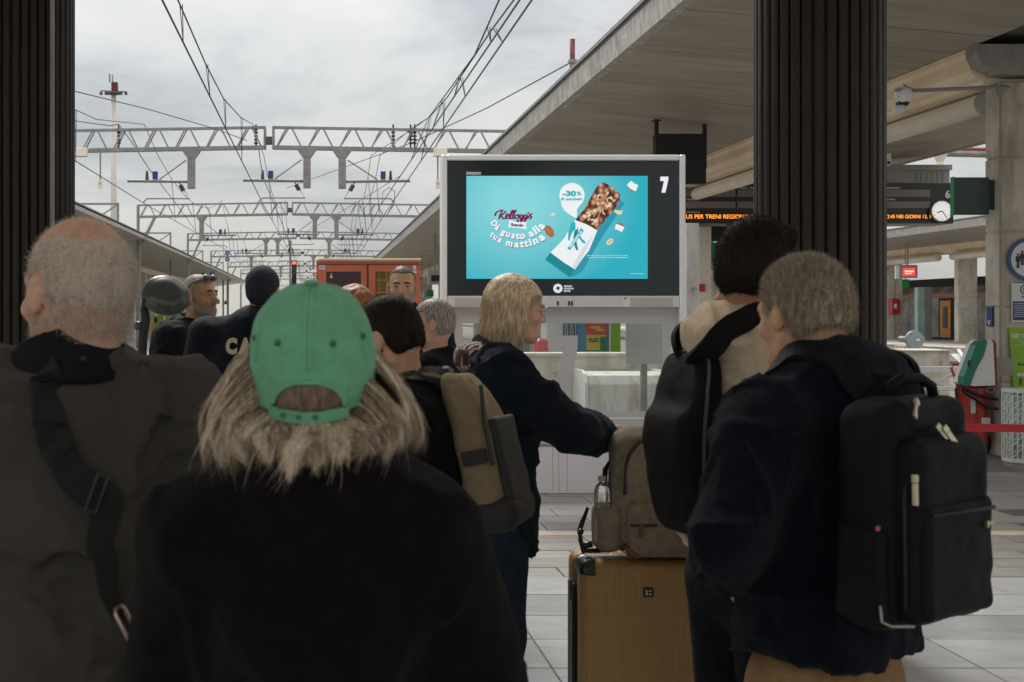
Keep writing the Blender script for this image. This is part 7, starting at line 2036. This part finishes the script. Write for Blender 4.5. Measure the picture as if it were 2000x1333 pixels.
# --- man facing the camera
H_grey2 = hairm("hair_brown_grey", (0.07, 0.05, 0.035), (0.24, 0.19, 0.14))
p = Person("tall man with receding hair facing us in front of the red cabinet", 785, 521, 7.3, 176, hyaw=0, hpitch=-4, hs=1.0, w=1.0, body_dx=.03)
p.body(SK_warm, h=0.006)
p.hair(H_grey2, th=.0035, n=9000, L=.007, wd=.0012, noise=.002, flow=(0, -.1, 0), seed=26, front=.078, yf=.020)
p.hair(H_grey, style=beard, n=4000, L=.006, name="stubble", noise=.001, flow=(0, .2, -.6), seed=27, keep=lambda c, e_: e_ > -1)
p.brows(H_dark)
def scarf_(S, s):
    n0 = s.neck; S.ell(n0 + [0, 0, -.01], (.095, .095, .05), k=.03)
p.top("jacket", CL_officer, hem=.82, h=.01, fold=.007, seed=91, collar=0, extra=scarf_)
S = SDF((-.2, -.2), (.2, .2), .008, np.arange(p.neck[2] - .1, p.neck[2] + .12, .008)); S.cap(p.neck + [0, 0, -.04], p.neck + [0, .005, .035], .088, .074); S.cap(p.neck + [0, .005, .02], p.neck + [0, .01, .12], .056, .07, k=.01, op='s')
sdf_part(p.t, "scarf", S, cloth("scarf_blue", (.01, .03, .075)), lambda q: fbm(q, 20, 4, 2) * .006)
p.trousers(CL_dark)
# --- bearded officer, sunglasses pushed up
p = Person("bearded officer in dark uniform with sunglasses pushed up on his head", 390, 538, 7.3, -118, hyaw=-2, hpitch=2, hs=1.05, w=1.15, bulk=.025, body_dx=-.05)
p.body(SK_tan, h=0.0058)
p.hair(H_grey, th=.006, n=9000, L=.006, wd=.0012, noise=.002, flow=(0, -.1, -.1), seed=28, nape=-.06, front=.075, yf=.02)
p.hair(H_grey, style=beard, n=6000, L=.010, name="beard", noise=.003, flow=(0, .2, -.6), seed=29, keep=lambda c, e_: e_ > -1)
p.brows(H_dark)
sg = MB()
for q in (-1, 1):
    sg.sphere(p.H((q * .034, .070, .098)), .026, 14, 10, (1.0, .75, .75)); sg.tube([p.H((q * .058, .06, .095)), p.H((q * .080, .0, .07)), p.H((q * .078, -.03, .03))], .003, 6)
sg.tube([p.H((-.012, .085, .10)), p.H((.012, .085, .10))], .004, 6)
p.mb("sunglasses", sg, mat("sunglass", (.05, .05, .055), .12, spec=.8))
def hc_(S, s): S.cap(s.neck + [0, 0, -.06], s.neck + [0, -.01, .03], .092, .080, k=.03)
p.top("uniform_jacket", CL_officer, hem=.78, h=.0095, fold=.012, seed=93, collar=.03, cr=.085, extra=hc_, ridge=.9, sleeve=.07)
p.ribbon("reflective_band", [Vector((x, .17, 1.29 - .02 * abs(x) / .1)) for x in (-.08, -.02, .04, .10)], .035, .003, mat("reflective", (.62, .64, .48), .3, spec=.7), off=.003)
p.ribbon("epaulette", [Vector((-.17, 0, 1.60)), Vector((-.21, 0, 1.57))], .05, .006, CL_blackj, off=.004)
p.trousers(CL_dark)
# --- officer from behind
p = Person("officer seen from behind in a hooded navy jacket lettered C A on its back", 514, 523, 6.8, -6, hyaw=-10, hs=1.03, w=1.22, bulk=.03, body_dx=-.075)
p.body(SK_tan, h=0.007)
M_bn = mat("beanie_navy", (.012, .017, .028), .9, var=.2, vscale=60, bump=.4, bscale=300)
def bn(S):
    S.ell((0, -.012, .030), (.087, .107, .098)); S.ell((0, -.047, -.012), (.074, .066, .075), k=.02); S.box((0, .155, -.06), (.2, .107, .10), .02, k=.012, op='s')
    for q in (-1, 1): S.ell((q * .092, .0, -.02), (.03, .03, .036), k=.008, op='s')
p.hair(M_bn, style=bn, n=0, name="beanie", noise=.002, seed=30, keep=lambda c, e_: e_ > 1)
def hd3(S, s):
    n0 = s.neck; S.ell(n0 + [0, -.06, -.02], (.14, .09, .09), k=.04); S.ell(n0 + [0, -.01, .0], (.125, .09, .07), k=.03)
p.top("uniform_jacket", CL_officer, hem=.78, h=.0095, fold=.009, seed=95, collar=0, extra=hd3, sleeve=.075)
M_let = mat("lettering_cream", (.52, .45, .33), .6)
for ch, px in (("C", 447), ("A", 474)):
    me = text_mesh(ch, 1, .07); n_ = len(me.vertices); co = np.empty(n_ * 3, np.float32); me.vertices.foreach_get("co", co); co = co.reshape(-1, 3)
    hgt = co[:, 1].max() - co[:, 1].min(); co *= .088 / hgt; co[:, 0] -= co[:, 0].mean()
    c = Lp(p, px, 679, 6.55)
    out = np.empty_like(co)
    for i_ in range(n_):
        q = Vector((c[0] + co[i_, 0] * .8, -.5, c[2] + co[i_, 1])); hit, nn, _, _ = p.bvh.ray_cast(q, Vector((0, 1, 0)))
        out[i_] = (q.x, (hit.y if hit else -.15) - .006, q.z)
    me.vertices.foreach_set("co", out.ravel()); me.update(); link("letter", me, M_let, p.t.o)
p.trousers(CL_dark)
# --- auburn head between the cap and the dark-haired man
p = Person("auburn-haired person whose crown shows between the green cap and the dark-haired man", 690, 562, 5.0, 10, w=.95)
p.body(SK_pale, h=0.008)
def bob2(S):
    S.ell((0, -.012, .032), (.092, .112, .098)); S.ell((0, -.05, -.07), (.088, .070, .13), k=.03); S.box((0, .165, -.09), (.2, .115, .13), .03, k=.015, op='s'); S.plane((0, 0, -1), (0, 0, -.17), k=.015)
p.hair(H_auburn, style=bob2, n=9000, L=.03, wd=.0014, noise=.006, flow=(0, 0, -1), stand=.3, jit=.15, seed=31, keep=lambda c, e_: e_ > 1)
p.top("jacket", CL_dark, hem=.85, h=.011, seed=97, collar=.02)
p.trousers(CL_dark)
# --- face just showing behind the young man
p = Person("bearded man mostly hidden behind the young man, only nose and beard showing", 1466, 505, 4.15, 75, hyaw=8, hpitch=0, hs=1.0, w=.95)
p.body(SK_tan, h=0.006)
p.hair(H_dark, th=.009, n=6000, L=.008, seed=32)
p.hair(H_dark, style=beard, n=6000, L=.012, name="beard", noise=.003, flow=(0, .2, -.6), seed=33, keep=lambda c, e_: e_ > -1)
p.top("coat", CL_cream, hem=.85, h=.011, seed=99, collar=.03)
p.trousers(CL_dark)

# ================================================================== luggage
sd_ = 4.5
sx0, sx1 = X(1133, sd_), X(1392, sd_); sz = Z(1092, sd_)
t = T("suitcase", "large tan hard-shell suitcase with black corner caps, the taupe rucksack standing on it", "suitcase", ((sx0 + sx1) / 2, sd_ + .14, 0))
M_case = mat("case_tan", (0.34, 0.205, 0.072), 0.40, var=0.035, vscale=60, stretch=(1, 1, .03), bump=.7, bscale=160, coat=.1, streak=((.19, .105, .035), (1, 1, 30), .3), metal=.15)
cw = (sx1 - sx0) / 2; cxm = (sx0 + sx1) / 2
def shell(y0, y1, inset, nm, m_):
    S = SDF((sx0 - .03, y0 - .03), (sx1 + .03, y1 + .03), .008, np.arange(.03, sz + .03, .008))
    S.box((cxm, (y0 + y1) / 2, (sz + .06) / 2), (cw - inset, (y1 - y0) / 2, (sz - .06) / 2 - inset), .045)
    v, q = S.surf(); v = smooth_v(v, q, 2)
    return link(nm, np_mesh(nm, v - np.array(t.loc, np.float32), [q]), m_, t.o)
shell(sd_, sd_ + .125, .006, "front_shell", M_case); shell(sd_ + .155, sd_ + .28, .006, "rear_shell", M_case)
shell(sd_ + .12, sd_ + .16, .0, "rim_band", mat("case_rim", (.45, .44, .42), .25, metal=.8))
for a in (-1, 1):
    for zz in (sz, .06):
        S = SDF((sx0 - .03, sd_ - .03), (sx1 + .03, sd_ + .2), .007, np.arange(zz - .12, zz + .12, .007))
        S.box((cxm, sd_ + .0625, (sz + .06) / 2), (cw - .002, .067, (sz - .06) / 2 - .002), .045)
        ccx = cxm + a * (cw - .02)
        S.plane((-a, 0, 0), (ccx - a * .035, 0, 0)); S.plane((0, 0, -1 if zz == sz else 1), (0, 0, zz - .062 if zz == sz else zz + .062))
        v, q = S.surf()
        if len(v): link("corner_cap", np_mesh("corner_cap", smooth_v(v, q, 1) - np.array(t.loc, np.float32), [q]), M_black, t.o)
t.part("side_strip", MB().box(sx0 - .008, sx0 + .004, sd_ + .10, sd_ + .18, .1, sz - .11).box(sx0 - .012, sx0 - .004, sd_ + .12, sd_ + .15, sz - .17, sz - .10), M_black)
bz = Z(1157, sd_); bx_ = X(1266, sd_)
t.part("badge", MB().box(bx_ - .018, bx_ + .018, sd_ - .006, sd_ + .002, bz - .017, bz + .017, bev=.002), M_black)
t.part("badge_emblem", MB().box(bx_ - .010, bx_ - .004, sd_ - .0085, sd_ - .0065, bz - .009, bz + .009).box(bx_ + .0, bx_ + .010, sd_ - .0085, sd_ - .0065, bz - .009, bz - .004).box(bx_ + .0, bx_ + .010, sd_ - .0085, sd_ - .0065, bz + .003, bz + .008), M_brass)
for a in (-1, 1):
    for yy in (.05, .23): t.part("wheel", MB().disc((cxm + a * (cw - .05) - .012, sd_ + yy, .028), .028, axis='x', t=.024, n=20), M_blackm)
for a in (-.06, .06): t.part("trolley_tube", MB().tube([(cxm + .02 + a, sd_ + .22, sz - .02), (cxm + .02 + a, sd_ + .22, sz + .36)], .009, 8), M_steel, smooth=True)
t.part("trolley_grip", MB().tube([(cxm - .06, sd_ + .22, sz + .37), (cxm + .10, sd_ + .22, sz + .37)], .014, 10), M_black, smooth=True)
# taupe rucksack on the suitcase
M_taupe = cloth("canvas_taupe", (0.235, 0.20, 0.155), var=.2, b=.6, bs=300)
M_leather = mat("leather_brown", (.16, .055, .022), .5, var=.2, vscale=20)
ty = sd_ + .10; z0 = sz + .002
t = T("backpack", "taupe canvas rucksack with brown leather corners standing on the tan suitcase", "backpack", (X(1290, sd_), ty, z0))
def tsdf(nm, S, m_, sd2=3, parent=None):
    S.warp(lambda q: fbm(q, 13, sd2, 3) * .008 + fbm(q, 50, sd2 + 4, 2) * .0015)
    v, q = S.surf(); v = smooth_v(v, q, 1)
    return link(nm, np_mesh(nm, v - np.array(t.loc, np.float32), [q]), m_, parent or t.o), v, q
xc = X(1305, sd_); hw = .185; ht = (Z(838, sd_) - z0)
S = SDF((xc - .28, ty - .16), (xc + .26, ty + .16), .0075, np.arange(z0 - .02, z0 + ht + .04, .0075))
S.box((xc, ty, z0 + ht * .5), (hw, .095, ht * .5), .085); S.plane((0, 0, -1), (0, 0, z0), k=.01)
mo, tv, tq = tsdf("main_compartment", S, M_taupe, 3)
tb = BVHTree.FromPolygons(tv.tolist(), tq.tolist())
S = SDF((xc - .22, ty - .2), (xc + .22, ty), .0075, np.arange(z0 - .02, z0 + .24, .0075))
S.box((xc + .012, ty - .095, z0 + .100), (.155, .042, .095), .035)
tsdf("front_pocket", S, M_taupe, 6)
S = SDF((xc - .28, ty - .12), (xc - .12, ty + .12), .0075, np.arange(z0 - .02, z0 + .22, .0075))
S.box((xc - .195, ty - .01, z0 + .095), (.048, .07, .085), .035)
tsdf("side_pocket", S, M_taupe, 8)
for a, zz in ((-.165, .035), (.165, .035)):
    S = SDF((xc + a - .06, ty - .2), (xc + a + .06, ty), .007, np.arange(z0 - .02, z0 + .1, .007)); S.box((xc + .012, ty - .09, z0 + .095), (.162, .051, .098), .035)
    S.plane((-1 if a > 0 else 1, 0, .9), (xc + a * .72, 0, z0 + .0)) if False else None
    S.plane((-np.sign(a) * .8, 0, .8), (xc + a * .78, 0, z0 + .03)); S.plane((0, 0, -1), (0, 0, z0 - .001))
    v, q = S.surf()
    if len(v): link("leather_corner", np_mesh("leather_corner", v - np.array(t.loc, np.float32), [q]), M_leather, t.o)
t.part("pocket_slot", MB().box(X(1226, sd_), X(1278, sd_), ty - .141, ty - .134, Z(1026, sd_), Z(1021, sd_)), M_black)
t.part("leather_tab", MB().box(X(1243, sd_), X(1249, sd_), ty - .146, ty - .138, Z(1046, sd_), Z(1024, sd_)).sphere((X(1246, sd_), ty - .146, Z(1024, sd_)), .007, 10, 8), M_leather)
aux = Person.__new__(Person); aux.bvh = tb; aux.t = t
def trib(nm, pts, w, th, m_, off=.002):
    o = aux.ribbon(nm, pts, w, th, m_, off=off)
    co = np.empty(len(o.data.vertices) * 3, np.float32); o.data.vertices.foreach_get("co", co); co = co.reshape(-1, 3) - np.array(t.loc, np.float32); o.data.vertices.foreach_set("co", co.ravel()); return o
trib("zip", [(xc - .16, ty - .1, z0 + .22), (xc - .155, ty - .1, z0 + .32), (xc - .10, ty - .1, z0 + .41), (xc, ty - .1, z0 + .43), (xc + .10, ty - .1, z0 + .41), (xc + .155, ty - .1, z0 + .32)], .012, .003, M_blackm)
trib("zip_cover", [(xc - .175, ty - .1, z0 + .24), (xc - .165, ty - .1, z0 + .34), (xc - .11, ty - .1, z0 + .43), (xc, ty - .1, z0 + .45)], .014, .006, cloth("canvas_light", (.20, .155, .10)), .003)
t.part("side_strap", MB().tube([(X(1215, sd_), ty, Z(880, sd_)), (X(1196, sd_), ty + .01, Z(925, sd_)), (X(1193, sd_), ty, Z(960, sd_))], .010, 8).tube([(X(1158, sd_), ty, Z(1000, sd_)), (X(1141, sd_), ty - .02, Z(1045, sd_)), (X(1142, sd_), ty - .03, Z(1062, sd_)), (X(1147, sd_), ty - .02, Z(1085, sd_)), (X(1190, sd_), ty - .03, Z(1082, sd_))], .009, 8), M_black, smooth=True)
t.part("buckle", MB().tube([(X(1138, sd_), ty - .03, Z(1044, sd_)), (X(1146, sd_), ty - .03, Z(1048, sd_))], .011, 8).tube([(X(1146, sd_), ty - .03, Z(1074, sd_)), (X(1165, sd_), ty - .03, Z(1070, sd_))], .012, 8), M_black, smooth=True)
# water bottle in the side pocket
bxx = X(1186, sd_); bzz = Z(998, sd_)
t2 = T("water_bottle", "clear plastic water bottle stuck in the side pocket of the taupe rucksack", "bottle", (bxx, ty - .02, bzz))
M_pet = mat("clear_plastic", (.85, .88, .9), .05, trans=.9)
pr_ = [(.0, .0), (.026, .002), (.029, .01), (.029, .085), (.024, .105), (.012, .118), (.012, .128)]
vv, ff = [], []
n = 20
for r_, zz in pr_: vv += [(bxx + r_ * math.cos(2 * math.pi * k / n), ty - .02 + r_ * math.sin(2 * math.pi * k / n), bzz - .03 + zz) for k in range(n)]
for i in range(len(pr_) - 1):
    for k in range(n): ff.append((i * n + k, i * n + (k + 1) % n, (i + 1) * n + (k + 1) % n, (i + 1) * n + k))
t2.part("bottle_body", MB().add(vv, ff), M_pet, smooth=True)
t2.part("cap", MB().tube([(bxx, ty - .02, bzz + .096), (bxx, ty - .02, bzz + .112)], .015, 16), mat("bottle_cap", (.35, .33, .28), .5))
